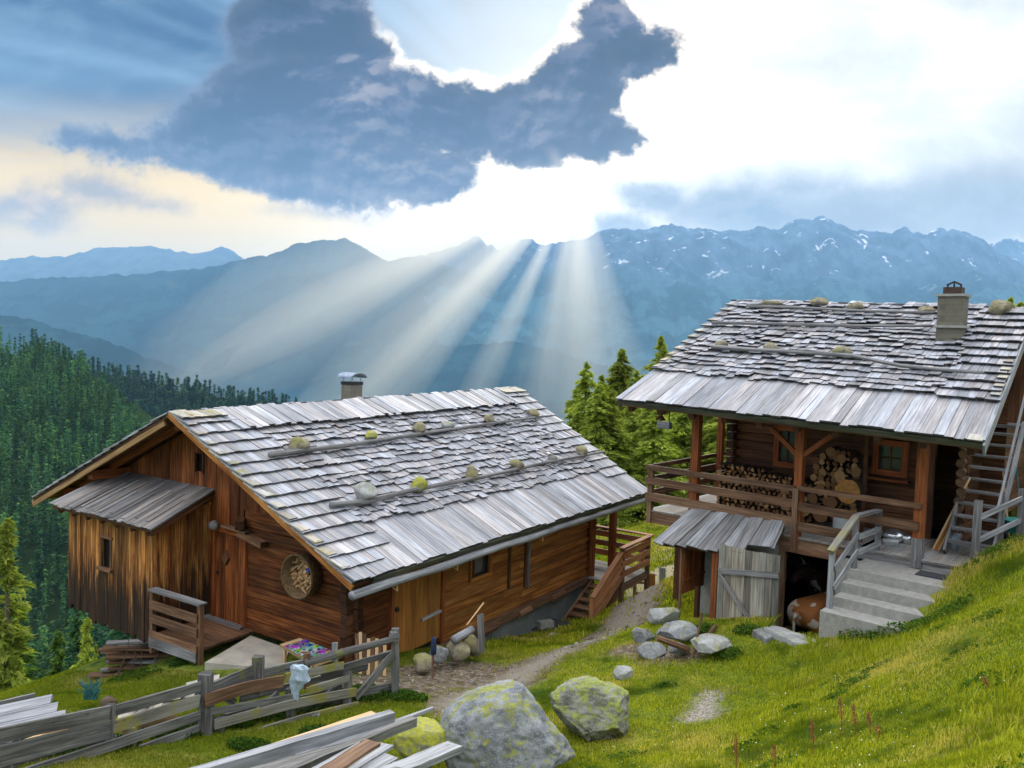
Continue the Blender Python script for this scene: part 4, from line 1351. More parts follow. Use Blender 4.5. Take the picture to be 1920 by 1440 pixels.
# plank door with frame
b = MB()
n_ = 11
for k in range(n_):
    s = 2.08 + (k + .5) * 1.50 / n_
    b.beam(bp(s, VS - .03 - random.uniform(0, .006), -6.32), bp(s, VS - .03, -4.35), 1.50 / n_ - .006, .04, up=BV)
dr = b.build('door', M['door'], barn)
b = MB(); b.beam(bp(2.95, VS - .075, -5.77), bp(3.58, VS - .075, -5.74), .04, .055)
b.build('door_rail', M['greylight'], dr)
b = MB(); b.lathe(bp(2.18, VS - .05, -5.35), [(0, .07), (.02, .07), (.045, .05), (.05, 0)], 10, axis=-BV); b.build('handle', M['iron'], dr)
b = MB()
b.beam(bp(2.03, VS - .04, -6.42), bp(2.03, VS - .04, -4.2), .09, .12, up=BV)
b.beam(bp(3.64, VS - .04, -6.42), bp(3.64, VS - .04, -4.2), .08, .12, up=BV)
b.beam(bp(2.0, VS - .045, -4.3), bp(3.68, VS - .045, -4.3), .125, .10)
b.build('door_frame', M['red'], barn)
# small window
wn_parent = barn
b = MB()
for (s0_, z0_, s1_, z1_) in ((4.66, -5.36, 4.66, -4.72), (5.44, -5.36, 5.44, -4.72), (4.63, -5.36, 5.47, -5.36), (4.63, -4.74, 5.47, -4.74)):
    b.beam(bp(s0_, VS - .03, z0_), bp(s1_, VS - .03, z1_), .07, .07, up=BV)
wn = b.build('window', M['orange'], barn)
b = MB(); b.box(bp(5.05, VS + .06, -5.05), .78, .02, .62, ax=BU); b.build('pane', M['glass'], wn)
b = MB(); b.beam(bp(4.83, VS, -5.36), bp(4.83, VS, -4.74), .05, .03, up=BV); b.build('muntin', M['darkbrown'], wn)
# two upright battens on the long wall
for s_, z0_, z1_, m_ in ((6.98, -6.05, -4.55, 'darkbrown'), (7.13, -6.1, -4.45, 'grey'), (6.25, -5.9, -4.4, 'darkbrown')):
    b = MB(); b.beam(bp(s_, VS - .04, z0_), bp(s_, VS - .04, z1_), .07, .05, up=BV); b.build('batten', M[m_], barn)
# plastered footing
b = MB()
b.beam(bp(5.15, VS + .18, -7.35), bp(10.5, VS + .18, -7.35), .40, 1.45)
b.build('footing', M['bluewall'], barn)
# log crib under the near part of the wall
b = MB()
for k in range(5):
    b.tube([bp(.9 + random.uniform(-.1, .1), VS - .02, -6.72 + .0 - k * .15 + .15), bp(2.6, VS - .06, -6.71 - k * .15 + .15), bp(4.4 + random.uniform(-.3, .6), VS - .03, -6.74 - k * .15 + .15)], .085, 8, wob=.25)
for k in range(8):
    s = 1.3 + k * .47
    b.tube([bp(s, VS - .28, -6.55 - random.uniform(0, .5)), bp(s, VS + .3, -6.6)], .06, 7, wob=.2)
b.build('log_plinth', M['rail'], barn)

# gable towards us
gab = lambda s, z, d: bp(UG - d, s, z)
b = MB()
log_wall(b, gab, .92, 3.80, -6.1, -3.98, .235, .12, jit=.02)
b.build('gable_logs', M['brown'], barn)
b = MB()
for k in range(3):    # planks cut to the slope over the logs
    v0 = .95 + .28 * k; z = -3.9 + k * .14
    b.beam(gab(1.45 + k * .35, z, -.06), gab(3.9, z, -.06), .12, .135)
b.build('gable_logs', M['brown'], barn)
b = MB()
nb = 58
for k in range(nb):
    v = .95 + (k + .5) * (9.55 - .95) / nb
    top = min(rz(UG, v - .07), rz(UG, v + .07)) + .0
    bot = -3.62 if v < 3.85 else (-4.1 if v < 4.9 else -6.1)
    if v < 3.85: bot = max(-3.62, -3.62)
    if top <= bot + .05: continue
    if 5.25 < v < 5.5: # slot window
        b.beam(gab(v, bot, random.uniform(0, .015)), gab(v, -3.0, 0), (9.55 - .95) / nb - .004, .05, up=BU)
        b.beam(gab(v, -2.62, 0), gab(v, top, 0), (9.55 - .95) / nb - .004, .05, up=BU)
    else:
        d = random.uniform(-.004, .016)
        b.beam(gab(v, bot, d), gab(v, top, d), (9.55 - .95) / nb - .004, .05, up=BU)
b.build('gable_boards', M['board'], barn)
b = MB()
b.beam(gab(5.24, -3.03, .03), gab(5.24, -2.6, .03), .04, .05, up=BU); b.beam(gab(5.52, -3.03, .03), gab(5.52, -2.6, .03), .04, .05, up=BU)
sw = b.build('slot_window', M['darkbrown'], barn)
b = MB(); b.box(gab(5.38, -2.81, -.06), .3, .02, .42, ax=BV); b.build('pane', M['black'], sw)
# purlins and rafters under the overhang
b = MB()
for v, zz, r_ in ((8.1, rz(0, 8.1) - .12, .2), (5.1, rz(0, 5.1) - .16, .18), (2.6, rz(0, 2.6) - .1, .14), (9.4, rz(0, 9.4) - .08, .15)):
    b.beam(bp(.22 if v != 8.1 else .12, v, zz), bp(10.6, v, zz - .1), r_, r_)
b.build('purlin', M['red'], barn)
for a_ in (0.55, 1.1):
    b = MB()
    b.beam(RB(a_, .1, -.12), RB(a_, Lt, -.12), .10, .12, up=RB.n)
    b.build('rafter', M['red'], barn)
    b = MB()
    b.beam(LB(LB.Ls - a_, .1, -.12), LB(LB.Ls - a_, Lt, -.12), .10, .12, up=LB.n)
    b.build('rafter', M['red'], barn)
# plank door of the gable
b = MB()
for k in range(6):
    v = 3.88 + (k + .5) * .86 / 6
    b.beam(gab(v, -6.02, .03), gab(v, -4.18, .03 + random.uniform(0, .006)), .86 / 6 - .005, .04, up=BU)
gd = b.build('door', M['board'], barn)
b = MB(); b.lathe(gab(4.66, -5.05, .05), [(0, .05), (.02, .05), (.03, 0)], 8, axis=-BU); b.build('handle', M['iron'], gd)
b = MB()
b.beam(gab(3.83, -6.05, .04), gab(3.83, -4.15, .04), .10, .09, up=BU); b.beam(gab(4.79, -6.05, .04), gab(4.79, -4.15, .04), .08, .09, up=BU)
b.beam(gab(3.75, -4.12, .05), gab(4.9, -4.12, .05), .10, .11)
b.build('door_frame', M['red'], barn)
b = MB(); b.beam(gab(4.4, -4.0, .15), gab(3.62, -4.03, .16), .14, .04); b.beam(gab(3.9, -4.09, .12), gab(3.15, -4.20, .14), .17, .14, t1=.12)
b.build('door_hood', M['rail'], barn)
b = MB(); b.beam(gab(4.0, -3.86, .02), gab(3.7, -3.88, .30), .17, .17); b.build('beam_end', M['darkbrown'], barn)
# threshold
b = MB(); b.beam(gab(3.8, -6.05, .1), gab(5.0, -6.05, .1), .14, .07); b.build('threshold', M['grey'], barn)

# the boarded annex on the left of the gable
AU, AV0, AV1 = -.32, 5.0, 8.08
annex = MB()
nb = 26
for k in range(nb):
    v = AV0 + (k + .5) * (AV1 - AV0) / nb
    w = (AV1 - AV0) / nb
    bot = -6.28 + .12 * mnoise.noise(V3((k * .9, 0, 0))) - (.0 if v < 7.2 else -.14)
    d = random.uniform(0, .022)
    def seg(z0, z1):
        annex.beam(bp(AU - d, v, z0), bp(AU - d, v, z1), w - .004, .05, up=BU)
    if 6.42 < v < 6.83:
        seg(bot, -5.02); seg(-4.42, -3.98)
    else:
        seg(bot, -3.95)
for k in range(12):
    u = AU + (k + .5) * (UG - AU) / 12
    d = random.uniform(0, .015)
    annex.beam(bp(u, AV0 + d * 0 - .02 + d, -5.98 + random.uniform(-.02, .02)), bp(u, AV0 - .02 + d, -3.93 + (u - AU) * .26), (UG - AU) / 12 - .004, .045, up=BV)
annex.beam(bp(UG, AV1, -5.1), bp(AU, AV1, -5.1), .05, 2.2)
ax_ = annex.build('annex_boards', M['annex'], barn)
b = MB(); b.box(bp(AU + .7, (AV0 + AV1) / 2, -6.12), 1.3, AV1 - AV0 - .05, .06, ax=BU); b.build('annex_floor', M['darkbrown'], barn)
b = MB()
b.beam(bp(AU - .03, 6.44, -5.02), bp(AU - .03, 6.44, -4.40), .05, .05, up=BU); b.beam(bp(AU - .03, 6.81, -5.02), bp(AU - .03, 6.81, -4.40), .05, .05, up=BU)
b.beam(bp(AU - .03, 6.38, -4.38), bp(AU - .03, 6.88, -4.38), .07, .05); b.beam(bp(AU - .05, 6.36, -5.06), bp(AU - .05, 6.88, -5.06), .12, .06)
aw = b.build('window', M['rail'], barn)
b = MB(); b.box(bp(AU + .05, 6.62, -4.72), .02, .42, .7, ax=BU); b.build('pane', M['black'], aw)
AP = Patch(bp(-.62, 4.62, -3.90), bp(-.62, 8.25, -3.92), bp(1.0, 4.85, -3.36), bp(1.0, 8.3, -3.36))
b = MB()
lay_courses(b, AP, 0, AP.Ls, 0, AP.Lt, AP.Lt, .12, .22, AP.Lt, jit=.03, lift=.03, th=.03, up=.03) if False else None
a = 0.0
while a < AP.Ls:
    w = random.uniform(.12, .22); shingle(b, AP, a + w / 2, random.uniform(-.04, .02), w - .006, AP.Lt, .02 + random.uniform(0, .014), .028, up=.03); a += w
a = 0.3
while a < AP.Ls - .4:
    w = random.uniform(.08, .16); shingle(b, AP, a + w / 2, random.uniform(.0, .25), w - .006, AP.Lt * random.uniform(.5, .8), .05, .022, up=.055); a += w + random.uniform(.0, .35)
ar = b.build('annex_roof', M['grey'], barn)
b = MB(); slab(b, AP, 0, AP.Ls, 0, AP.Lt, -.04, .015); b.beam(AP(.03, -.02, -.05), AP(.03, AP.Lt, -.05), .05, .10, up=AP.n); b.build('annex_roof_frame', M['darkbrown'], barn)
b = MB()
for k in range(7):
    b.beam(AP(.2 + k * .52, .0, -.09), AP(.2 + k * .52, AP.Lt, -.09), .07, .08, up=AP.n)
b.build('annex_rafter', M['darkbrown'], barn)

# porch: plank platform, railing with posts, pale slab
b = MB()
for k in range(7):
    b.beam(bp(.95 - k * .19, 4.95, -6.09), bp(.95 - k * .19, 3.55, -6.09), .18, .05)
b.build('porch_floor', M['rail'], barn)
b = MB()
pA, pB = bp(-.42, 4.86, -6.05), bp(-.38, 3.42, -6.05)
for p in (pA, pB):
    b.beam(p + V3((0, 0, -.35)), p + V3((0, 0, .90)), .09, .09, up=BU)
for h_ in (.12, .45, .72):
    b.plank(pA + V3((0, 0, h_ - .08)) - BU * .07, pB + V3((0, 0, h_ - .08)) - BU * .07, .035, .17, segs=4, rough=.004)
b.build('railing_boards', M['rail'], barn)
b = MB()
b.plank(pA + V3((0, 0, .92)) + BV * .05, pB + V3((0, 0, .92)) - BV * .08, .19, .035, segs=4, rough=.006)
b.build('railing_cap', M['grey'], barn)
b = MB()
b.plank(pA + V3((0, 0, -.10)) - BU * .07, pB + V3((0, 0, -.10)) - BU * .07, .05, .2, segs=4, rough=.006)
b.build('railing_foot_board', M['grey'], barn)
# chimney behind the ridge
cpos = at(660, 722, 24.6)
ch = MB(); ch.box(V3((cpos.x, cpos.y, cpos.z - .5)), .44, .44, 1.0 + .1, ax=BU)
chm = ch.build('chimney', M['chimney'], barn)
b = MB(); b.box(V3((cpos.x, cpos.y, cpos.z + .06)), .47, .47, .10, ax=BU); b.build('chimney_rim', M['iron'], chm)
b = MB()
for sx in (-1, 1):
    for sy in (-1, 1):
        q = cpos + BU * (.18 * sx) + BV * (.18 * sy)
        b.beam(q + V3((0, 0, .1)), q + V3((0, 0, .27)), .02, .02, up=BU)
n_ = 8
for k in range(n_):      # barrel cowl
    a0_, a1_ = PI * k / n_, PI * (k + 1) / n_
    for (aa, ab) in ((a0_, a1_),):
        p = [cpos + BU * (.33 * math.cos(t)) + V3((0, 0, .22 + .14 * math.sin(t))) + BV * s_ for t, s_ in ((aa, -.3), (ab, -.3), (ab, .3), (aa, .3))]
        q = [x + V3((0, 0, .02)) for x in p]
        b.hexa([p[0], p[1], p[2], p[3], q[0], q[1], q[2], q[3]], .1, .6, .02)
b.build('chimney_cowl', M['metal'], chm)

# back landing and plank stair with board railing at the far corner
LZ = -6.52
stair = MB()
nst = 6
for k in range(nst):
    u = 8.55 + k * (1.6 / nst); z = -7.28 + k * (.76 / nst)
    stair.beam(bp(u + .13, .55, z), bp(u + .13, -.27, z), .28, .035)
stair.beam(bp(8.4, .58, -7.42), bp(10.15, .58, LZ - .12), .05, .2); stair.beam(bp(8.4, -.27, -7.42), bp(10.15, -.27, LZ - .12), .05, .2)
bs = thing('wooden_stair', 'short brown plank stair with slatted board railing at the far corner of the barn', 'stair', bp(8.5, .1, -7.3))
stair.build('treads', M['rail'], bs)
b = MB()
q0, q1 = V3(bp(8.42, -.33, -7.42)), V3(bp(10.1, -.33, LZ - .05))
for h_ in (.28, .55, .80):
    b.plank(q0 + V3((0, 0, h_)), q1 + V3((0, 0, h_)), .035, .17, rough=.004)
b.plank(q0 + V3((0, 0, .98)), q1 + V3((0, 0, .99)), .14, .04, rough=.004)
b.beam(q0 + V3((0, 0, -.1)), q0 + V3((0, 0, .98)), .09, .09, up=BU)
b.build('stair_railing', M['newrail'], bs)
land = thing('barn_landing', 'plank landing on posts with reddish board railing behind the barn', 'landing', bp(11, .8, LZ))
b = MB()
for k in range(9):
    b.beam(bp(10.15 + k * .2 + .1, -.3, LZ), bp(10.15 + k * .2 + .1, 2.6, LZ), .19, .04)
b.build('floor', M['slab'] if False else M['deck'], land)
b = MB()
for h_ in (.30, .58, .86):
    b.plank(bp(10.1, -.34, LZ + h_), bp(11.95, -.34, LZ + h_), .035, .17, rough=.004)
    b.plank(bp(11.97, -.34, LZ + h_), bp(11.97, 2.4, LZ + h_), .035, .17, rough=.004)
b.plank(bp(10.0, -.34, LZ + 1.04), bp(12.05, -.34, LZ + 1.04), .15, .04, rough=.004)
b.plank(bp(11.97, -.4, LZ + 1.05), bp(11.97, 2.4, LZ + 1.05), .15, .04, rough=.004)
b.build('landing_railing', M['newrail'], land)
b = MB(); b.beam(bp(10.1, -.3, LZ - .12), bp(12.0, -.3, LZ - .12), .08, .16); b.build('edge_beam', M['rail'], land)
for u in (10.2, 11.9):
    b = MB(); b.beam(bp(u, -.30, -8.0), bp(u, -.30, LZ + 1.0), .11, .11, up=BU); b.build('post', M['rail'], land)
b = MB(); b.beam(bp(11.7, .75, LZ), bp(11.7, .75, -4.45), .17, .17, up=BU); b.build('roof_post', M['red'], barn)

# roof poles and the stones held by them
def roof_pole(P, pts, r_, label, group, mat):
    w_ = [P.hit(x, y, .185) for x, y in pts]
    fine = []
    for i in range(len(w_) - 1):
        for k in range(5):
            fine.append(w_[i].lerp(w_[i + 1], k / 5))
    fine.append(w_[-1])
    rr = [r_ * (1.15 - .5 * i / len(fine)) for i in range(len(fine))]
    b = MB(); b.tube(fine, rr, 9, wob=.15)
    return tag(b.build('roof_pole', mat, None, smooth=True), label, 'pole', group)
roof_pole(RB, [(505, 852), (640, 836), (770, 816), (900, 797), (1022, 780)], .050, 'upper wooden pole lying across the barn roof, six stones against it', 'poles on the roofs', M['grey'])
roof_pole(RB, [(620, 946), (690, 940), (770, 919), (900, 895), (1020, 868), (1133, 847)], .055, 'lower curved wooden pole across the barn roof, nearest to the eave', 'poles on the roofs', M['grey'])
bst = [(559, 834, .19, .13, .13, 'pale rounded stone at the left end of the barn roof upper pole', 'lichen'),
       (694, 817, .20, .12, .10, 'flat green mossy stone, second along the upper pole of the barn roof', 'yellowstone'),
       (786, 804, .18, .13, .12, 'olive stone, third along the upper pole of the barn roof', 'lichen'),
       (840, 797, .19, .11, .10, 'whitish two-lobed stone, fourth along the upper pole of the barn roof', 'palestone'),
       (917, 786, .15, .11, .10, 'dark brown stone, fifth along the upper pole of the barn roof', 'lichen'),
       (1000, 774, .20, .12, .11, 'brown flattish stone at the right end of the barn roof upper pole', 'lichen'),
       (683, 925, .20, .17, .16, 'biggest pale stone on the barn roof, left end of the lower pole', 'palestone'),
       (785, 908, .17, .14, .13, 'stone with yellow-green top, second along the lower pole of the barn roof', 'yellowstone'),
       (883, 888, .17, .12, .14, 'blocky grey-green stone, third along the lower pole of the barn roof', 'lichen'),
       (969, 873, .17, .11, .12, 'reddish brown stone, fourth along the lower pole of the barn roof', 'lichen'),
       (1036, 860, .15, .10, .08, 'small flat green stone, fifth along the lower pole of the barn roof', 'stone'),
       (1090, 845, .19, .12, .12, 'smooth tan domed stone at the right end of the barn roof lower pole', 'lichen')]
for i, (x, y, a, b_, c, lab, mt) in enumerate(bst):
    rock('roof_stone', lab, 'stone', RB.hit(x, y, .10 + c * 1.0), (a * 1.3, b_ * 1.35, c * 1.4), 100 + i, M[mt], 'stones holding down the barn roof', rz=.5 + i, sub=3, rough=.1)
# ================================================================== THE ALPINE HOUSE
EL = onv(1160, 752, hp(0, -.75, 0), HW); ER = onv(1845, 833, hp(0, -.75, 0), HW)
RL = onv(1375, 568, hp(0, 4.4, 0), HW); RR = onv(1940, 583, hp(0, 4.4, 0), HW)
HR = Patch(EL, ER, RL, RR)
BKL = hp(6.1, 9.6, -1.45); BKR = hp(-1.1, 9.6, -1.6)
HB = Patch(BKR, BKL, RR, RL)
house = thing('alpine_house', 'timber alpine house on the right with grey shingle roof, open veranda and dark log walls', 'house', hp(2.2, 2, DECK))
b = MB()
def slab_strips(mb, P, h0, h1, k=14):
    for i in range(k):
        for j in range(4):
            slab(mb, P, P.Ls * i / k, P.Ls * (i + 1) / k, P.Lt * j / 4, P.Lt * (j + 1) / 4, h0, h1)
slab_strips(b, HR, -.06, -.01); slab_strips(b, HB, -.06, -.01)
hroof = b.build('roof', M['darkbrown'], house)
random.seed(21)
Ls, Lt = HR.Ls, HR.Lt
b = MB()
lay_courses(b, HR, .30, Ls - .95, 1.42, Lt - .05, 0.235, 0.11, 0.27, 0.45, rag=.07, lift=.098, liftr=.022, wave=.05, th=.02)
lay_courses(b, HR, 0.0, .34, 1.45, Lt - .05, 0.36, 0.12, 0.18, 0.5, lift=.105, th=.026)
lay_courses(b, HR, Ls - 1.0, Ls, 1.35, Lt - .05, 0.36, 0.12, 0.20, 0.5, lift=.105, th=.026)
b.build('shingles', M['shingle'], hroof)
b = MB()
lay_courses(b, HR, 0, Ls, -.07, 1.42, 1.49, 0.14, 0.24, 1.6, jit=.03, lift=.09, th=.03)
b.build('eave_boards', M['roofboard'], hroof)
b = MB()
for k in range(12):
    bb = 1.5 + k * (Lt - 1.6) / 12
    shingle(b, HR, 0.07, bb, .15, .45, .125, .024)
b.build('mossy_shingles', M['mossboard'], hroof)
b = MB()
for k in range(5):
    bb = 1.5 + k * (Lt - 1.6) / 12
    shingle(b, HR, Ls - .08, bb, .16, .4, .125, .024)
shingle(b, HR, Ls - .12, -.09, .22, 1.0, .09, .028)
b.build('mossy_shingles', M['mossboard'], hroof)
b = MB()
lay_courses(b, HB, 0, Ls, 0, Lt, 0.4, 0.16, 0.3, 0.6, lift=.05, th=.025, jit=.03)
b.build('far_slope_shingles', M['shingle'], hroof)
b = MB(); b.beam(HR(-.02, 0, 0) , HR(Ls, 0, 0), .10, .09, up=HR.n)
b.build('eave_moss_strip', bpy.data.materials['mossy_dark_edge'], house)
b = MB(); b.beam(HR(0, .03, -.085), HR(Ls, .03, -.085), .04, .06, up=HR.n); b.build('eave_batten', M['rail'], house)
b = MB(); b.beam(HR(Ls + .02, -.16, -.03), HR(Ls + .02, Lt, -.03), .035, .20, up=HR.n); b.build('barge_board', M['greylight'], house)
b = MB(); b.beam(HR(.02, -.05, -.06), HR(.02, Lt, -.06), .04, .10, up=HR.n); b.build('barge_board', M['grey'], house)
for k in range(10):
    b = MB(); a = .25 + k * (Ls - .45) / 9
    b.beam(HR(a, .02, -.17), HR(a, Lt, -.17), .12, .15, up=HR.n)
    b.build('rafter', M['oldlog'], house)
b = MB(); b.beam(HR(.9, .78, -.34), HR(Ls - 1.1, .78, -.34), .16, .18); b.build('eave_beam', M['red'], house)
b = MB(); b.beam(HR(.1, Lt - .1, -.30), HR(Ls - .1, Lt - .1, -.30), .2, .2); b.build('ridge_beam', M['darkbrown'], house)
# deck
b = MB()
k = 0; w = 5.68
while w > -.92:
    ww = random.uniform(.15, .2)
    nend = 3.7 if w > 4.65 else 2.05
    b.beam(hp(w - ww / 2, -.02 - random.uniform(0, .02), DECK - .02), hp(w - ww / 2, nend, DECK - .02), ww - .006, .04)
    w -= ww
b.build('veranda_floor', M['deck'], house)
b = MB(); b.beam(hp(5.68, .04, DECK - .17), hp(1.3, .04, DECK - .17), .10, .25); b.build('deck_beam', M['rail'], house)
b = MB(); b.beam(hp(1.3, .06, DECK - .12), hp(-.92, .06, DECK - .12), .10, .14); b.beam(hp(-.86, 0, DECK - .12), hp(-.86, 1.9, DECK - .12), .08, .14); b.build('deck_beam', M['grey'], house)
b = MB(); b.beam(hp(5.62, .1, DECK - .14), hp(5.62, 3.7, DECK - .14), .10, .2); b.build('deck_beam', M['darkbrown'], house)
b = MB(); b.box(hp(-.45, .2, DECK - .42), 1.1, .5, .45, ax=HW); b.build('deck_footing', M['concrete'], house)
for nn in (1.2, 2.4):
    b = MB(); b.beam(hp(5.5, nn, DECK - .1), hp(5.5, nn, -6.4), .14, .14, up=HW); b.build('deck_post', M['darkbrown'], house)
# posts
for w, mt, wd in ((0.0, 'red', .17), (2.25, 'red', .155), (4.55, 'red', .165)):
    b = MB(); top = HR(5.9 - w if False else .0, 0, 0).z
    zt = -1.50 + .02 * w
    b.beam(hp(w, .05, DECK - (.30 if w == 2.25 else .02)), hp(w, .05, zt), wd, wd, up=HW)
    b.build('post', M[mt], house)
b = MB(); b.beam(hp(5.55, 3.2, DECK - .1), hp(5.55, 3.2, .35), .14, .14, up=HW); b.build('post', M['red'], house)
b = MB(); b.beam(hp(0, .05, DECK - .16), hp(0, .05, DECK + .38), .18, .18, up=HW); b.build('post_foot', M['grey'], house)
for sgn in (-1, 1):
    b = MB(); b.beam(hp(2.25, .05, -2.12), hp(2.25 + sgn * .62, .05, -1.60), .09, .09); b.build('brace', M['red'], house)
# veranda railing
b = MB()
for h_, t_ in ((.30, .19), (.66, .17), (.96, .12)):
    b.plank(hp(5.72, -.05, DECK + h_), hp(2.28, -.05, DECK + h_ + .0), .045, t_, segs=8, rough=.006)
b.plank(hp(2.22, -.05, DECK + .98), hp(-.05, -.05, DECK + .98), .07, .10, segs=6, rough=.01)
b.plank(hp(2.22, -.05, DECK + .62), hp(-.02, -.05, DECK + .60), .045, .17, segs=6, rough=.01)
b.plank(hp(2.22, -.05, DECK + .22), hp(.95, -.05, DECK + .22), .045, .19, segs=5, rough=.008)
b.build('veranda_railing', M['rail'], house)
b = MB()
for h_, t_ in ((.36, .15), (.68, .14), (.97, .10)):
    b.plank(hp(5.66, -.02, DECK + h_), hp(5.66, 3.7, DECK + h_), .04, t_, segs=6, rough=.005)
    b.plank(hp(5.66, 3.7, DECK + h_), hp(4.6, 3.7, DECK + h_), .04, t_, segs=3, rough=.005)
b.build('side_railing', M['rail'], house)
for w, n_ in ((5.62, .0), (2.25, -.06), (5.62, 1.9)):
    b = MB(); b.beam(hp(w, n_, DECK - .3), hp(w, n_, DECK + .98), .11, .11, up=HW); b.build('railing_post', M['rail'], house)
# log walls
WN = 2.0
hw_ = lambda s, z, d: hp(s, WN - d, z)
b = MB()
log_wall(b, hw_, .33, 4.6, DECK, -.95, .19, .14, holes=[(1.38 - .62, 1.40, -2.46, -1.82), (3.05, 3.5, -2.55, -1.75)], split=3)
b.build('log_wall', M['oldlog'], house)
b = MB()
log_wall(b, lambda s, z, d: hp(4.6 + d, s, z), 2.0, 8.6, DECK, -1.0, .2, .14)
log_wall(b, lambda s, z, d: hp(-.32 - d, s, z), 2.0, 8.6, DECK, -1.0, .2, .14)
log_wall(b, lambda s, z, d: hp(s, 8.6 + d, z), -.3, 4.6, DECK, -1.2, .2, .14)
b.build('log_wall', M['oldlog'], house)
b = MB()      # gable boarding left and right, under the roof
for (w_, s_) in ((4.6, 1), (-.32, -1)):
    for k in range(16):
        nn = 2.2 + k * .42
        hgt = (1.15 - abs(nn - 4.7) * .47)
        if hgt > -1.0: b.beam(hp(w_, nn, -1.05), hp(w_, nn, hgt - .12), .41, .05, up=HW)
b.build('gable_boards', M['darkbrown'], house)
b = MB()
for k in range(13):
    z = DECK + .1 + k * .195
    b.beam(hp(4.62, WN - .22 + random.uniform(-.03, .03), z), hp(4.62, WN + .1, z), .16, .17)
b.build('corner_logs', M['oldlog'], house)
b = MB()
for k in range(11):
    z = DECK + .16 + k * .185
    b.tube([hp(-.30 + random.uniform(-.03, .03), 1.55 + random.uniform(-.03, .03), z), hp(-.22, 2.1, z)], .088, 9, wob=.1)
b.build('corner_logs', M['fresh'] if False else M['rail'], house)
# windows
def window(w0, w1, z0, z1, n0, muntins=True, mat='red', parent=house, fw=.12):
    b = MB()
    b.beam(hp(w0 - fw / 2, n0, z0 - fw), hp(w0 - fw / 2, n0, z1 + fw), fw, .09, up=HN); b.beam(hp(w1 + fw / 2, n0, z0 - fw), hp(w1 + fw / 2, n0, z1 + fw), fw, .09, up=HN)
    b.beam(hp(w0 - .001, n0, z0 - fw / 2), hp(w1 + .001, n0, z0 - fw / 2), .088, fw); b.beam(hp(w0, n0, z1 + fw / 2), hp(w1, n0, z1 + fw / 2), .088, fw)
    f = b.build('window', M[mat], parent)
    b = MB(); b.box(hp((w0 + w1) / 2, n0 + .05, (z0 + z1) / 2), w1 - w0, .015, z1 - z0, ax=HW); b.build('pane', M['glass'], f)
    if muntins:
        b = MB(); wm, zm = (w0 + w1) / 2, (z0 + z1) / 2
        b.beam(hp(wm, n0 + .02, z0), hp(wm, n0 + .02, z1), .035, .03, up=HN); b.beam(hp(w0, n0 + .022, zm), hp(w1, n0 + .022, zm), .03, .035)
        b.build('muntin', M['darkbrown'], f)
    return f
window(.86, 1.32, -2.40, -1.90, WN - .10)
window(3.10, 3.46, -2.5, -1.8, WN - .10)
b = MB(); b.beam(hp(.70, WN - .14, -2.6), hp(1.5, WN - .14, -2.6), .14, .05); b.build('window_sill', M['red'], house)
b = MB(); b.box(hp(3.9, WN - .01, -2.2), .001, .001, .001, ax=HW) if False else None
b.beam(hp(1.43, 1.45, DECK), hp(1.43, 1.45, -1.4), .07, .07, up=HW); b.build('wood_store_post', M['oldlog'], house)
# doorway in shadow right of the wall
b = MB(); b.beam(hp(.29, WN - .03, DECK), hp(.29, WN - .03, -1.1), .1, .12, up=HN); b.beam(hp(.35, WN - .03, -1.3), hp(-.2, WN - .03, -1.3), .1, .1); b.build('door_frame', M['oldlog'], house)
b = MB(); b.box(hp(.05, WN + 1.2, -2.4), 1.6, .05, 3.0, ax=HW); b.build('door', M['darkbrown'], house)
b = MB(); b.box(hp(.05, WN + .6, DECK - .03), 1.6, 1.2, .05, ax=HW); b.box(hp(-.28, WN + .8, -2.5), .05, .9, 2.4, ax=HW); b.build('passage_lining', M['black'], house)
# chimney through the roof
cc = HR.hit(1779, 645)
b = MB(); top_z = onv(1782, 556, hp(0, (cc - hp(0, 0, 0)).dot(HN) + .1, 0), HW).z
cx = cc + HN * .15
b.box(V3((cx.x, cx.y, (cc.z - .2 + top_z) / 2)), .48, .44, top_z - cc.z + .2, ax=HW)
chm = b.build('chimney', M['chimney'], house)
b = MB(); b.box(V3((cx.x, cx.y, cc.z + .36)), .58, .54, .05, ax=HW); b.build('chimney_ledge', M['concrete'], chm)
b = MB(); b.box(V3((cx.x, cx.y, top_z + .02)), .56, .52, .05, ax=HW); b.build('chimney_ledge', M['concrete'], chm)
b = MB(); b.box(V3((cx.x, cx.y, top_z + .11)), .34, .3, .16, ax=HW); b.build('chimney_pot', simple_mat('sooty_clay', (.07, .045, .035), .9), chm)
b = MB()
for sx in (-.13, .0, .12):
    q = V3((cx.x, cx.y, top_z + .19)) + HW * sx
    b.tube([q, q + V3((0, 0, .07 + .05 * (sx == 0)))], .018, 5)
b.tube([V3((cx.x, cx.y, top_z + .24)) + HW * .14, V3((cx.x, cx.y, top_z + .31)), V3((cx.x, cx.y, top_z + .24)) - HW * .14], .02, 5)
b.build('chimney_cage', M['iron'], chm)

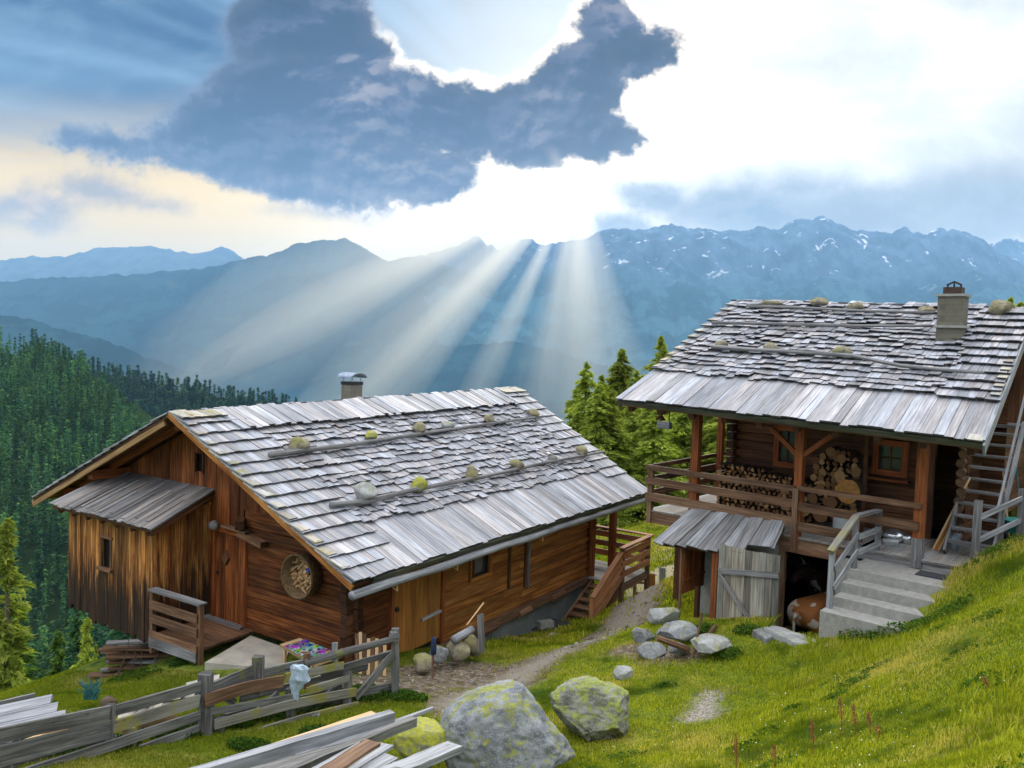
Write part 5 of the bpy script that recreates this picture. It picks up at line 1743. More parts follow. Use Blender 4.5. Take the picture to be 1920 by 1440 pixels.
# stable under the veranda
b = MB()
b.beam(hp(4.2, .1, -4.95), hp(2.52, .1, -4.95), .25, 2.0)
b.beam(hp(4.2, .1, -4.9), hp(4.2, 8.5, -4.9), .3, 2.3)
b.beam(hp(1.42, .12, -4.9), hp(-1.0, .12, -4.9), .25, 1.9)
b.build('stable_wall', M['concrete'], house)
b = MB()
b.beam(hp(2.47, -.02, -5.9), hp(2.47, -.02, -3.93), .10, .12, up=HN)
b.beam(hp(1.47, .02, -5.9), hp(1.47, .02, -3.93), .08, .12, up=HN)
b.beam(hp(2.53, .0, -3.98), hp(1.42, .0, -3.98), .09, .09)
b.build('stable_door_frame', M['rail'], house)
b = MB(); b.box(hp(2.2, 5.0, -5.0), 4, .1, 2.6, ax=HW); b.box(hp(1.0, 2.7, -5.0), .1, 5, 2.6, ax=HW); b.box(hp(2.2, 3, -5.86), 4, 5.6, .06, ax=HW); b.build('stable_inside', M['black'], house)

# steep stair to the loft door
lst = thing('loft_stair', 'steep grey open plank stair with handrail climbing the right end of the house', 'stair', hp(-.7, 1.0, DECK))
treads = 10
for k in range(treads):
    n_ = .95 + k * .215; z = -3.46 + k * .215
    b = MB(); b.plank(hp(-.30, n_, z), hp(-1.02, n_, z), .22, .04, segs=3, rough=.005); b.build('tread', M['grey'], lst)
for w in (-.28, -1.05):
    b = MB(); b.beam(hp(w, .80, -3.68), hp(w, 3.15, -1.33), .045, .22); b.build('stringer', M['greylight' if w < -1 else 'grey'], lst)
b = MB(); b.box(hp(-.66, 3.45, -1.38), .8, .8, .06, ax=HW); b.build('top_landing', M['grey'], lst)
b = MB(); b.beam(hp(-1.08, .9, -2.72), hp(-1.08, 3.3, -.28), .035, .07); b.build('handrail', M['greylight'], lst)
b = MB(); b.beam(hp(-1.10, 1.15, -3.7), hp(-1.10, 1.15, -2.5), .09, .09, up=HW); b.build('post', M['grey'], lst)
b = MB(); b.beam(hp(-.66, 3.9, -1.4), hp(-.66, 3.9, .3), .8, .04, up=HN); b.build('loft_door', M['oldlog'], lst)
# short rail beside the deck
sr = thing('deck_railing', 'short grey post-and-rail beside the doormat at the right end of the veranda', 'railing', hp(-.88, .5, DECK))
b = MB(); b.beam(hp(-.86, .40, DECK - .35), hp(-.86, .40, DECK + 1.16), .12, .12, up=HW); b.build('post', M['grey'], sr)
b = MB(); b.beam(hp(-1.35, 1.55, DECK - .2), hp(-1.35, 1.55, DECK + 1.3), .12, .12, up=HW); b.build('post', M['grey'], sr)
for h_ in (.45, .86):
    b = MB(); b.beam(hp(-.90, .38, DECK + h_), hp(-1.40, 1.62, DECK + h_ + .3), .04, .09); b.build('rail', M['greylight'], sr)
    b = MB(); b.beam(hp(-1.40, 1.60, DECK + h_ + .28), hp(-2.3, 2.3, DECK + h_ + .5), .04, .09); b.build('rail', M['greylight'], sr)

# roof poles and stones of the house
def on_h(px, py, h): return HR.hit(px, py, h)
roof_pole(HR, [(1335, 605), (1450, 607), (1600, 611), (1750, 611)], .04, 'upper pole across the house roof, ending behind the chimney, with no stones', 'poles on the roofs', M['grey'])
roof_pole(HR, [(1335, 650), (1400, 655), (1500, 660), (1600, 667), (1690, 686), (1760, 693), (1845, 699)], .045, 'lower bent pole across the house roof with three stones against it', 'poles on the roofs', M['grey'])
roof_pole(HR, [(1400, 573), (1500, 577), (1620, 583), (1750, 586)], .035, 'thin pole just below the ridge of the house roof', 'poles on the roofs', M['grey'])
hst = [(1352, 647, .17, .09, .08, 'small stone at the left end of the house roof lower pole'), (1446, 652, .17, .09, .09, 'middle stone of the three on the house roof lower pole'),
       (1580, 660, .19, .10, .09, 'pale lobed stone at the right of the three on the house roof lower pole'),
       (1448, 568, .24, .10, .05, 'long flat dark stone at the left end of the house ridge'), (1536, 566, .18, .11, .09, 'round brown stone on the house ridge, second from its left end'),
       (1604, 575, .19, .11, .09, 'grey-tan stone on the house ridge, third from its left end'), (1738, 581, .22, .10, .07, 'flat tan stone on the house ridge just left of the chimney'),
       (1876, 577, .25, .14, .12, 'biggest orange-tan stone on the house ridge, right of the chimney')]
for i, (x, y, a, b_, c, lab) in enumerate(hst):
    rock('roof_stone', lab, 'stone', HR.hit(x, y, .09 + c * .8), (a * 1.2, b_ * 1.25, c * 1.4), 200 + i, M['lichen'], 'stones holding down the house roof', rz=-.7 + i * .1, sub=3, rough=.1)

# ------------------------------------------------------------------ firewood
M['endgrain'] = None
def endgrain_mat():
    m, n = new_mat('cut_log_end')
    t = n.node('ShaderNodeTexCoord'); P = S(n, t.outputs['Object'])
    oi = n.node('ShaderNodeObjectInfo'); rd = S(n, oi.outputs['Random'])
    a = n.noise(P, 14, 4, .6)
    x, y, z = n.sep(P)
    r_ = n.math('SQRT', x * x + z * z)
    ring = n.math('SINE', r_ * 150.0 + a * 5.0)
    c = n.mix(n.math('POWER', rd, 1.6), (0.13, 0.05, 0.02), (0.52, 0.30, 0.12))
    c = n.mix(n.smooth(ring, -1, 1, 0, .35), c, (0.20, 0.09, 0.035))
    c = n.mix(n.smooth(a, .5, .75, 0, .5), c, (0.12, 0.06, 0.03))
    finish(n, c, .85, a, .3, .005)
    return m
M['endgrain'] = endgrain_mat()
M['logbark'] = simple_mat('log_bark', (0.06, 0.04, 0.028), .95, .4, 12)
def log_proto(name, r_, L, n_sides, seed, split):
    g = random.Random(seed)
    root = bpy.data.objects.new(name, None)
    pr = []
    if split:
        a0 = g.uniform(0, 6.28); sweep = g.uniform(1.0, 2.2)
        pr = [(0, 0)] + [(r_ * math.cos(a0 + sweep * k / 4) * g.uniform(.9, 1.05), r_ * math.sin(a0 + sweep * k / 4)) for k in range(5)]
        cx_ = sum(p[0] for p in pr) / 6; cz_ = sum(p[1] for p in pr) / 6
        pr = [(p[0] - cx_, p[1] - cz_) for p in pr]
    else:
        pr = [(r_ * g.uniform(.92, 1.06) * math.cos(6.28 * k / n_sides), r_ * g.uniform(.92, 1.06) * math.sin(6.28 * k / n_sides)) for k in range(n_sides)]
    m = len(pr)
    v = [(p[0], 0, p[1]) for p in pr] + [(p[0], L, p[1]) for p in pr]
    f = [tuple(range(m))] + [tuple(range(2 * m - 1, m - 1, -1))] + [(k, k + m, (k + 1) % m + m, (k + 1) % m) for k in range(m)]
    me = bpy.data.meshes.new(name); me.from_pydata(v, [], f)
    me.materials.append(M['endgrain']); me.materials.append(M['logbark'])
    for i, p in enumerate(me.polygons):
        p.material_index = 0 if i < 2 else 1
    bm = bmesh.new(); bm.from_mesh(me); bmesh.ops.recalc_face_normals(bm, faces=bm.faces); bm.to_mesh(me); bm.free()
    return me
splits = [log_proto('firewood_log', .072 + .012 * (k % 3), .42, 6, 300 + k, True) for k in range(8)]
rounds = [log_proto('firewood_log', .07 + .02 * (k % 3), .42, 10, 330 + k, False) for k in range(5)]
hyaw = math.atan2(HN.y, HN.x) - PI / 2
def put_log(me, w, n_, z, label, group, roll=0.0, sc=1.0, yawj=0.0):
    o = bpy.data.objects.new('firewood_log', me); COL.objects.link(o)
    o.location = hp(w, n_, z); o.rotation_euler = (0, roll, hyaw + yawj); o.scale = (sc, 1, sc)
    return tag(o, label, 'log', group)
random.seed(31)
GA = 'split firewood stacked left of the middle veranda post'
cnt = 0
row = 0; z = DECK + .05
while z < -2.62:
    w = 4.66 - (0.04 if row % 2 else 0)
    while w > 2.42:
        ztop = -2.62 - .25 * max(0, (3.6 - w)) + .06 * math.sin(w * 5)
        if z < ztop and cnt < 230:
            put_log(random.choice(splits), w, 1.40 + random.uniform(-.05, .04), z, 'split reddish firewood piece in the stack left of the middle post', GA, random.uniform(0, 6.28), random.uniform(.85, 1.25), random.uniform(-.08, .08)); cnt += 1
        w -= .118
    z += .095; row += 1
b = MB()
b.beam(hp(4.62, 1.62, DECK + .0), hp(4.62, 1.62, -2.7), .05, .05, up=HW)
GBx = 'round firewood logs piled right of the middle veranda post'
row = 0; z = DECK + .45; c2 = 0
while z < -2.05:
    w = 2.42
    while w > 1.50:
        ztop = -2.0 - .55 * (abs(w - 1.98) / .5) ** 2 * .6
        if z < ztop:
            me = random.choice(rounds if random.random() < .6 else splits)
            put_log(me, w + random.uniform(-.02, .02), 1.36 + random.uniform(-.07, .06), z, 'firewood log in the loose pile right of the middle post', GBx, random.uniform(0, 6.28), random.uniform(.75, 1.1), random.uniform(-.15, .15)); c2 += 1
        w -= .135
    z += .115; row += 1
big = log_proto('firewood_log', .25, .5, 18, 400, False)
o = put_log(big, 1.66, 1.12, -2.84, 'biggest round log with a bright orange cut face near the top of the pile', None, .2, 1.0)
bm_ = simple_mat('bright_cut_wood', (.46, .22, .06), .85, .3, 10); big.materials[0] = bm_
mid_ = log_proto('firewood_log', .15, .5, 14, 401, False)
for i, (w, z_, sc, lab) in enumerate([(2.52, -3.36, .95, 'large round log left of four in the bottom row behind the white can'), (2.16, -3.40, 1.05, 'second large round log in the bottom row behind the white can'),
                                 (1.80, -3.38, 1.0, 'third large round log in the bottom row, right behind the white can'), (1.95, -3.10, .8, 'round log resting in the notch above the bottom row')]):
    put_log(mid_, w, 1.05, z_, lab, None, i, sc)
# things on the veranda
b = MB(); b.lathe(hp(1.60, .75, DECK), [(0, 0), (.17, 0), (.175, .05), (.175, .40), (.185, .42), (.16, .43), (.0, .40)], 20)
tag(b.build('milk_can', M['white'], None, smooth=True), 'white enamel can standing on the veranda floor behind the railing', 'can')
b = MB(); b.lathe(hp(.66, .75, DECK), [(0, 0), (.14, 0), (.15, .10), (.155, .11), (.0, .09)], 16)
tag(b.build('basin', M['white'], None, smooth=True), 'low white basin on the veranda floor behind the lower rail', 'basin')
b = MB(); b.lathe(hp(.72, 1.15, DECK + .0), [(0, 0), (.18, 0), (.22, .12), (.20, .17), (.10, .24), (.03, .26), (0, .26)], 18); b.lathe(hp(.48, 1.15, DECK), [(0, 0), (.09, 0), (.10, .14), (.05, .17), (0, .17)], 12)
pot = b.build('pot', simple_mat('shiny_aluminium', (.7, .72, .75), .25, .1, 3, metal=.9), None, smooth=True)
tag(pot, 'shiny metal pot with lid on the veranda near the right post', 'pot')
for i, (w0, w1, zt, r_, mt, lab) in enumerate([(.02, -.40, -2.35, .022, 'fresh', 'thin tan pole leaning in the dark doorway, tallest of the bundle'), (-.03, -.36, -2.55, .03, 'door', 'thick orange pole leaning in the dark doorway'),
                                               (-.08, -.33, -2.7, .02, 'fresh', 'short pale stick leaning right of the orange pole')]):
    b = MB(); b.tube([hp(w0 - .05, 1.0, DECK), hp(w1, 1.9, zt)], r_, 7)
    tag(b.build('leaning_pole', M[mt], None), lab, 'pole')
b = MB(); b.box(hp(-.42, .0, -3.868) - HN * .30, .62, .36, .02, ax=HW); tag(b.build('doormat', M['rubber'], None), 'dark ribbed rubber doormat on the concrete landing', 'doormat')
b = MB(); b.lathe(hp(-.33, 1.35, DECK), [(0, 0), (.07, 0), (.09, .3), (.0, .33)], 10); tag(b.build('bucket', M['bluewhite'], None, smooth=True), 'pale blue bucket in the shade beside the log corner', 'bucket')
# little nest box hanging from the eave
q = hp(5.17, -.28, -1.72)
nb_ = thing('nest_box', 'small grey wooden bird box hanging under the left corner of the house eave', 'bird box', q)
b = MB(); b.box(q, .30, .14, .15, ax=HW); b.build('box', M['greylight'], nb_)
b = MB(); b.beam(q + HW * .11 + V3((0, 0, .07)), q + HW * .11 + V3((0, 0, .32)), .02, .02, up=HW); b.beam(q - HW * .11 + V3((0, 0, .07)), q - HW * .11 + V3((0, 0, .32)), .02, .02, up=HW); b.build('hanger', M['grey'], nb_)
b = MB(); b.beam(q + HW * .19 + V3((0, 0, .10)), q + HW * .10 + V3((0, 0, .20)), .16, .015, up=HW); b.beam(q + HW * .03 + V3((0, 0, .10)), q + HW * .11 + V3((0, 0, .20)), .16, .015, up=HW); b.build('lid', M['darkbrown'], nb_)
# turquoise wheelbarrow beyond the rail
q = hp(-1.18, 1.9, -3.28)
wb = thing('wheelbarrow', 'turquoise wheelbarrow standing in the weeds at the foot of the loft stair', 'wheelbarrow', q)
b = MB()
b.hexa([q + V3(v) for v in ((-.15, -.12, 0), (.15, -.12, 0), (.15, .12, 0), (-.15, .12, 0), (-.22, -.2, .24), (.22, -.2, .24), (.22, .2, .24), (-.22, .2, .24))], .3, .3, .25)
b.build('tray', M['teal'], wb)
b = MB()
for s_ in (-1, 1):
    b.tube([q + V3((s_ * .1, -.1, 0)), q + V3((s_ * .14, -.15, -.36))], .015, 6); b.tube([q + V3((s_ * .12, .3, -.2)), q + V3((s_ * .12, -.5, .02))], .014, 6)
b.build('frame', M['iron'], wb)
b = MB(); b.lathe(q + V3((-.03, .3, -.2)), [(0, 0), (.14, 0), (.16, .03), (.14, .06), (0, .06)], 14, axis=V3((1, 0, 0))); b.build('wheel', M['rubber'], wb)
for i, (a_, c_, mt, lab) in enumerate([((1893, 990), (1880, 880), 'fresh', 'tan broom handle leaning behind the turquoise wheelbarrow'), ((1915, 960), (1905, 870), 'tealdark', 'dark green tool handle leaning at the right edge beside the stair')]):
    p_, q_ = onv(*a_, hp(0, 2.2 + i * .1, 0), HW), onv(*c_, hp(0, 2.6, 0), HW)
    b = MB(); b.tube([p_ - V3((0, 0, .15)), q_], .016, 6); tag(b.build('tool_handle', M[mt], None), lab, 'tool')

# ------------------------------------------------------------------ concrete steps with a timber handrail
cs = thing('concrete_steps', 'grey concrete steps with landing leading up to the veranda', 'steps', hp(0, -1.2, -4.8))
LN = -3.88
b = MB(); b.box(hp(.04, -.36, LN - .45), 1.72, 1.24, .90, ax=HW); b.build('landing', M['concrete'], cs)
for k in range(1, 4):
    z = LN - .17 * k
    n0, n1 = -.98 - .37 * (k - 1), -.98 - .37 * k - (.06 if k == 3 else 0)
    b = MB(); w0, w1 = .86 + (.06 if k == 3 else 0), -.78 + .06 * k
    b.box(hp((w0 + w1) / 2, (n0 + n1) / 2, z - .4), w0 - w1, n0 - n1, .8, ax=HW); b.build('step', M['concrete'], cs)
hr = thing('step_handrail', 'weathered timber handrail with three posts on the left side of the concrete steps', 'handrail', hp(.85, -1, -4))
tops = [(hp(.86, -1.88, -4.39), 1.02), (hp(.82, -.85, -3.88), .93), (hp(.72, .12, -3.80), .84)]
for p, h_ in tops:
    b = MB(); b.beam(p, p + V3((0, 0, h_)), .085, .085, up=HW); b.build('post', M['greylight' if h_ > 1 else 'grey'], hr)
for i in range(2):
    p, q = tops[i][0], tops[i + 1][0]
    h0, h1 = tops[i][1], tops[i + 1][1]
    b = MB(); b.plank(p + V3((0, 0, h0 + .02)) - (q - p).normalized() * .1 * (i == 0), q + V3((0, 0, h1 + .02)), .12, .05, segs=4, rough=.004); b.build('top_rail', M['greymoss' if i == 0 else 'grey'], hr)
    for t_ in ((.35, .68) if i == 0 else (.3, .62)):
        b = MB(); b.plank(p + V3((0, 0, h0 * t_ + (.0))) - HW * .05, q + V3((0, 0, h1 * t_)) - HW * .05, .03, .10, segs=3, rough=.003); b.build('rail', M['greylight'], hr)

# ------------------------------------------------------------------ lean-to beside the stable door
lt = thing('lean_to_shed', 'small lean-to of weathered planks under the veranda, its plank roof sloping towards the yard', 'shed', hp(3.3, -.6, -5.4))
LP = Patch(hp(4.86, -1.12, -4.16), hp(2.30, -1.02, -4.00), hp(4.50, .02, -3.50), hp(2.48, .02, -3.46))
a = 0.0; i = 0
LPs = LP.Ls
random.seed(12)
while a < LPs - .05:
    w = min(random.uniform(.20, .27), LPs - a)
    short = a > LPs - .72
    P0 = LP(a + w / 2, (.30 if short else 0) + random.uniform(-.03, .03), .02 + (.03 if i % 2 else 0) + (.02 if short else 0)); P1 = LP(a + w / 2, LP.Lt + .02, .03 + (.03 if i % 2 else 0))
    b = MB(); b.plank(P0, P1, w + .03, .03, up=LP.n, segs=5, rough=.008, ragged=.01)
    b.build('roof_plank', M['grey' if i % 3 else 'greylight'], lt); a += w; i += 1
b = MB(); b.beam(LP(.1, .12, -.05), LP(LPs - .75, .12, -.05), .08, .09, up=LP.n); b.beam(LP(.1, 1.1, -.05), LP(LPs, 1.1, -.05), .08, .09, up=LP.n); b.build('roof_batten', M['darkbrown'], lt)
b = MB()
for k in range(5):
    b.beam(hp(4.20, -.95 + k * .19 + .09, -5.12), hp(4.20, -.95 + k * .19 + .09, -4.14 + k * .1), .186, .03, up=HW)
b.beam(hp(4.17, -.98, -4.85), hp(4.17, .0, -4.82), .03, .05)
b.build('side_panel', M['board'], lt)
b = MB(); b.beam(hp(4.22, -1.0, -5.6), hp(4.22, -1.0, -4.15), .035, .045, up=HW); b.build('post', M['rail'], lt)
b = MB(); b.beam(hp(4.05, -.55, -5.7), hp(4.05, -.55, -5.0), .09, .09, up=HW); b.build('post', M['darkbrown'], lt)
b = MB(); b.beam(hp(3.44, -1.0, -5.65), hp(3.44, -1.0, -4.08), .10, .12, up=HW); b.build('post', M['red'], lt)
b = MB(); n_ = 9
for k in range(n_):
    w = 3.36 - (k + .5) * 1.26 / n_
    b.beam(hp(w, -1.04 - random.uniform(0, .01), -5.50 + .012 * k), hp(w, -1.04, -3.88 - random.uniform(0, .03) + (.0 if k > 4 else 0)), 1.26 / n_ - .006, .03, up=HN)
dp = b.build('door', M['greylight'] if False else wood('pale_door_boards', (.07, .065, .055), (.20, .19, .165), (.36, .35, .31), tone=.5), lt)
b = MB(); b.plank(hp(3.34, -1.09, -4.42), hp(2.1, -1.09, -4.25), .03, .11, up=V3((0, 0, 1)), segs=4, rough=.004); b.plank(hp(3.30, -1.10, -4.50), hp(2.45, -1.10, -5.42), .03, .09, segs=4, rough=.004)
b.build('door_brace', M['grey'], dp)
b = MB(); b.lathe(hp(3.75, -.15, -5.0), [(0, 0), (.16, 0), (.17, .05), (.17, .75), (.14, .82), (0, .82)], 16); tag(b.build('barrel', M['tealdark'], None, smooth=True), 'dark teal barrel inside the lean-to between panel and post', 'barrel')
# ================================================================== THE YARD
random.seed(77)
def one(name, label, cat, mb, mat, group=None, smooth=False):
    return tag(mb.build(name, mat, None, smooth), label, cat, group)
# ------------------------------------------------------------------ boulders and rocks
def rock_px(name, label, px0, px1, pyt, pyb, y, mat, seed, group=None, depth=.9, sub=5, cuts=10, rough=.07, sink=.12, rz=0.0, cat='rock', flatten=1.0):
    a, c = at(px0, (pyt + pyb) / 2, y), at(px1, (pyt + pyb) / 2, y)
    t, bt = at((px0 + px1) / 2, pyt, y), at((px0 + px1) / 2, pyb, y)
    hx = (c - a).length / 2 * 1.13; hz = (t.z - bt.z) / 2 * 1.0
    ctr = (a + c) / 2; ctr.z = (t.z + bt.z) / 2 - sink * hz * .3
    return rock(name, label, cat, ctr, (hx, hx * depth, hz * flatten), seed, mat, group, rz=rz, sub=sub, cuts=cuts, rough=rough)
rock_px('boulder', 'biggest grey boulder with yellow lichen patches beside the path', 836, 1072, 1288, 1466, 9.4, M['boulder'], 46, sub=6, cuts=9, rough=.055)
rock_px('boulder', 'lichen-covered green-grey boulder behind and right of the biggest one', 1032, 1186, 1276, 1388, 11.0, M['boulder2'], 23, sub=6, cuts=8, rough=.08)
rock_px('boulder', 'small bright yellow-green boulder left of the biggest one', 745, 840, 1343, 1425, 9.2, M['yellowstone'], 31, sub=5, cuts=7, rough=.05)
rk = [(1150, 1186, 1243, 1278, 12.6, 'palestone', 'small whitish stone above the lichen-covered boulder'),
      (1182, 1228, 1172, 1212, 15.2, 'stone', 'grey slanted stone at the left of the rock heap'),
      (1208, 1276, 1130, 1176, 16.6, 'palestone', 'whitish slab stone at the back of the rock heap'),
      (1290, 1372, 1188, 1226, 13.7, 'palestone', 'pale bluish flat block at the front of the rock heap'),
      (1228, 1312, 1162, 1205, 14.6, 'stone', 'dark blocky stone on top of the rock heap'),
      (1195, 1250, 1200, 1240, 14.3, 'stone', 'brown-grey stone under the heap beside the path'),
      (1250, 1290, 1203, 1228, 14.0, 'stone', 'dark wedge stone in the middle of the rock heap')]
for i, (a, c, t, bt, y, mt, lab) in enumerate(rk):
    rock_px('rock', lab, a, c, t, bt, y, M[mt], 500 + i, 'rocks heaped beside the path', sub=5, cuts=16, rough=.035, depth=.75, flatten=.85)
def slab_stone(name, label, cat, corners, z, th, mat, group=None, seed=0, tilt=0.0):
    """flat broken slab lying on the ground: outline from its corners at height z"""
    g = random.Random(seed)
    P = [onz(x, y, z) for x, y in corners]
    c = sum(P, V3()) / len(P)
    out = []
    for i in range(len(P)):
        a_, b_ = P[i], P[(i + 1) % len(P)]
        for k in range(4):
            q = a_.lerp(b_, k / 4)
            out.append(q + V3((g.uniform(-.02, .02), g.uniform(-.02, .02), g.uniform(-.012, .012) + tilt * (q.x - c.x))))
    n_ = len(out)
    v = [tuple(c + (q - c) * .97 + V3((0, 0, 0))) for q in out] + [tuple(q - V3((0, 0, .025))) for q in out] + [tuple(c + (q - c) * 1.03 - V3((0, 0, th))) for q in out] + [tuple(c + V3((0, 0, .01)))]
    f = []
    for i in range(n_):
        j = (i + 1) % n_
        f += [(i, j, 3 * n_), (i, i + n_, j + n_, j), (i + n_, i + 2 * n_, j + 2 * n_, j + n_)]
    me = bpy.data.meshes.new(name); me.from_pydata(v, [], f)
    bm = bmesh.new(); bm.from_mesh(me); bmesh.ops.recalc_face_normals(bm, faces=bm.faces); bm.to_mesh(me); bm.free()
    return tag(link_mesh(name, me, mat), label, cat, group)
GS = 'flat stones at the stable door'
slab_stone('flat_stone', 'long pale threshold slab in front of the stable door', 'rock', [(1434, 1176), (1452, 1172), (1524, 1194), (1520, 1207), (1490, 1206)], -4.93, .4, M['palestone'], GS, 1)
slab_stone('flat_stone', 'flat pale stone between the threshold slab and the concrete steps', 'rock', [(1520, 1196), (1545, 1184), (1574, 1192), (1566, 1206), (1530, 1208)], -4.90, .35, M['palestone'], GS, 2)
slab_stone('flat_stone', 'small blue-grey stone at the foot of the concrete steps', 'rock', [(1570, 1197), (1592, 1192), (1604, 1202), (1584, 1212)], -4.82, .3, M['stone'], GS, 3)
slab_stone('flat_stone', 'small flat stone left of the threshold slab', 'rock', [(1412, 1180), (1430, 1176), (1448, 1192), (1436, 1200)], -5.0, .3, M['stone'], GS, 4)
for i, (p, q, r_, lab) in enumerate([((1298, 1232), (1318, 1150), .022, 'thin upright stick poking out of the rock heap'), ((1302, 1222), (1342, 1172), .03, 'thicker short branch leaning out of the rock heap'),
                                     ((1232, 1196), (1292, 1218), .055, 'brown rotten log lying between the heaped rocks')]):
    b = MB(); b.tube([at(*p, 13.8), at(*q, 13.9)], r_, 7, wob=.2); one('stick', lab, 'stick', b, M['rail'])
# stones and logs under the barn wall
for i, (a, c, t, bt, y, mt, lab) in enumerate([(835, 880, 1196, 1240, 15.1, 'lichen', 'brown stone under the lying log beside the barn wall'), (870, 905, 1190, 1232, 15.6, 'lichen', 'reddish block beside the upright grey board'),
                                               (806, 842, 1205, 1243, 14.7, 'stone', 'grey stone at the foot of the barn wall under the plank door'), (772, 812, 1225, 1262, 14.2, 'lichen', 'brownish stone at the foot of the barn wall left of the stake')]):
    rock_px('wall_stone', lab, a, c, t, bt, y, M[mt], 560 + i, 'stones along the barn wall', sub=3, cuts=10)
b = MB(); b.tube([at(850, 1200, 14.9), at(885, 1180, 15.3)], .075, 10, wob=.1); one('short_log', 'grey round log lying on the stones by the barn wall', 'log', b, M['greylight'], smooth=True)
b = MB(); b.plank(at(903, 1222, 15.2), at(901, 1152, 15.2), .14, .05, up=BV, segs=3, rough=.005); one('upright_board', 'pale upright board standing against the barn footing', 'board', b, M['grey'])
b = MB(); b.tube([at(811, 1272, 13.6), at(812, 1222, 13.7)], .022, 6); one('stake', 'thin stake in the yard holding a dark blue glove', 'stake', b, M['rail'])
b = MB(); q = at(813, 1210, 13.7); b.lathe(q - V3((0, 0, .17)), [(0, 0), (.05, .02), (.055, .15), (.04, .22), (.045, .3), (0, .32)], 9); one('glove', 'dark blue work glove stuck on the thin stake', 'glove', b, simple_mat('navy_cloth', (.02, .035, .08), .9), smooth=True)
b = MB(); b.tube([at(875, 1172, 15.2), at(907, 1130, 15.6)], .014, 5); one('stick', 'thin stick leaning on the barn wall above the lying log', 'stick', b, M['fresh'])
# picket panel leaning at the barn corner
pk = thing('picket_panel', 'broken panel of pale pickets leaning at the near corner of the barn', 'fence panel', at(695, 1240, 13.9))
for i in range(8):
    x = 668 + i * 7.5; t = 1182 + i * 3.0 + (6 if i % 3 == 0 else 0)
    b = MB(); b.plank(at(x, 1262 + i * 1.0, 13.9), at(x + 1, t, 14.0), .055, .02, up=V3((0, 1, 0)), segs=3, rough=.006); b.build('picket', M['fresh'] if i % 2 else M['rail'], pk)
# basin and kerb slabs at the foot of the barn stair
b = MB(); q = onz(1045, 1178, -7.25); b.box(q, 1.0, .9, .06, ax=BU); one('dark_mat', 'dark wet rubber mat at the foot of the plank stair', 'mat', b, M['rubber'])
for i, (p, q, lab) in enumerate([((1082, 1196), (1170, 1160), 'long pale kerb slab beside the foot of the plank stair'), ((1030, 1195), (1078, 1200), 'pale kerb slab in front of the dark mat'), ((1010, 1172), (1035, 1168), 'small pale slab against the barn footing')]):
    b = MB(); b.plank(onz(*p, -7.12), onz(*q, -7.12), .2, .16, segs=4, rough=.02); one('kerb_slab', lab, 'slab', b, M['concrete'], 'kerb slabs at the plank stair')
# garden gate and fence beyond the landing
gg_ = thing('garden_gate', 'small wooden garden gate and posts on the pale track beyond the landing', 'gate', at(1225, 1130, 23.5))
for (x, t, bt, w, mt) in ((1222, 1076, 1130, .2, 'door'), (1242, 1065, 1128, .18, 'greylight'), (1190, 1085, 1128, .10, 'fresh')):
    b = MB(); b.beam(at(x, bt + 3, 23.5), at(x, t, 23.5), w, .06, up=V3((0, 1, 0))); b.build('post', M[mt], gg_)
for h_ in (1092, 1112):
    b = MB(); b.plank(at(1188, h_, 23.5), at(1222, h_ + 1, 23.5), .03, .07, segs=2, rough=.004); b.build('rail', M['fresh'], gg_)
# porch slab, bench and blanket
b = MB()
P4 = [bp(-.62, 2.95, 0), bp(.78, 3.40, 0), bp(.76, 2.25, 0), bp(.05, 1.62, 0)]
b.hexa([p + V3((0, 0, -6.6)) for p in P4] + [p + V3((0, 0, -6.07)) for p in P4], 1.2, 1.5, .5)
one('stone_slab', 'pale stone slab forming the entrance step beside the barn door', 'slab', b, M['slab'])
bn = thing('bench', 'low pale plank bench standing against the barn gable', 'bench', bp(.4, 1.2, -6.1))
bt_ = [onz(525, 1208, -5.76), onz(562, 1196, -5.76), onz(640, 1228, -5.76), onz(590, 1246, -5.76)]
b = MB(); b.hexa([p - V3((0, 0, .05)) for p in bt_] + bt_, 1, 1, .05); b.build('seat', M['fresh'], bn)
for k, (i, j, t) in enumerate(((0, 3, .12), (0, 3, .92), (1, 2, .1), (1, 2, .9))):
    q = bt_[i].lerp(bt_[j], t) * .96 + (sum(bt_, V3()) / 4) * .04
    b = MB(); b.beam(V3((q.x, q.y, -5.82)), V3((q.x, q.y, -6.5)), .05, .05, up=BU); b.build('leg', M['fresh'], bn)
mq, n = new_mat('patchwork_cloth')
uv = uvnode(n)
v1 = n.voro(uv, 9.0, out=1)
hsv = n.node('ShaderNodeHueSaturation'); n.put(hsv.inputs['Color'], v1); hsv.inputs['Saturation'].default_value = 1.1; hsv.inputs['Value'].default_value = .55
pc = n.mix(n.smooth(n.noise(uv, 14, 3, .6), .5, .6), S(n, hsv.outputs[0]), (0.02, 0.02, 0.05))
pc = n.mix(n.smooth(n.voro(uv, 16.0), 0.10, 0.16, 1, 0), pc, (0.6, 0.5, 0.5))
finish(n, pc, .95)
b = MB(); g0 = bt_[0].lerp(bt_[3], .12), bt_[1].lerp(bt_[2], .12), bt_[1].lerp(bt_[2], .97), bt_[0].lerp(bt_[3], .97)
NU = 12
for i in range(NU):
    for j in range(5):
        def bl(u, v):
            p = (g0[0].lerp(g0[3], u)).lerp(g0[1].lerp(g0[2], u), v)
            return p + V3((0, 0, .012 + .012 * mnoise.noise(p * 6)))
        u0, u1, v0, v1_ = i / NU, (i + 1) / NU, j / 5, (j + 1) / 5
        b.quad([bl(u0, v0), bl(u1, v0), bl(u1, v1_), bl(u0, v1_)], [(u0 * 1.2, v0 * .5), (u1 * 1.2, v0 * .5), (u1 * 1.2, v1_ * .5), (u0 * 1.2, v1_ * .5)])
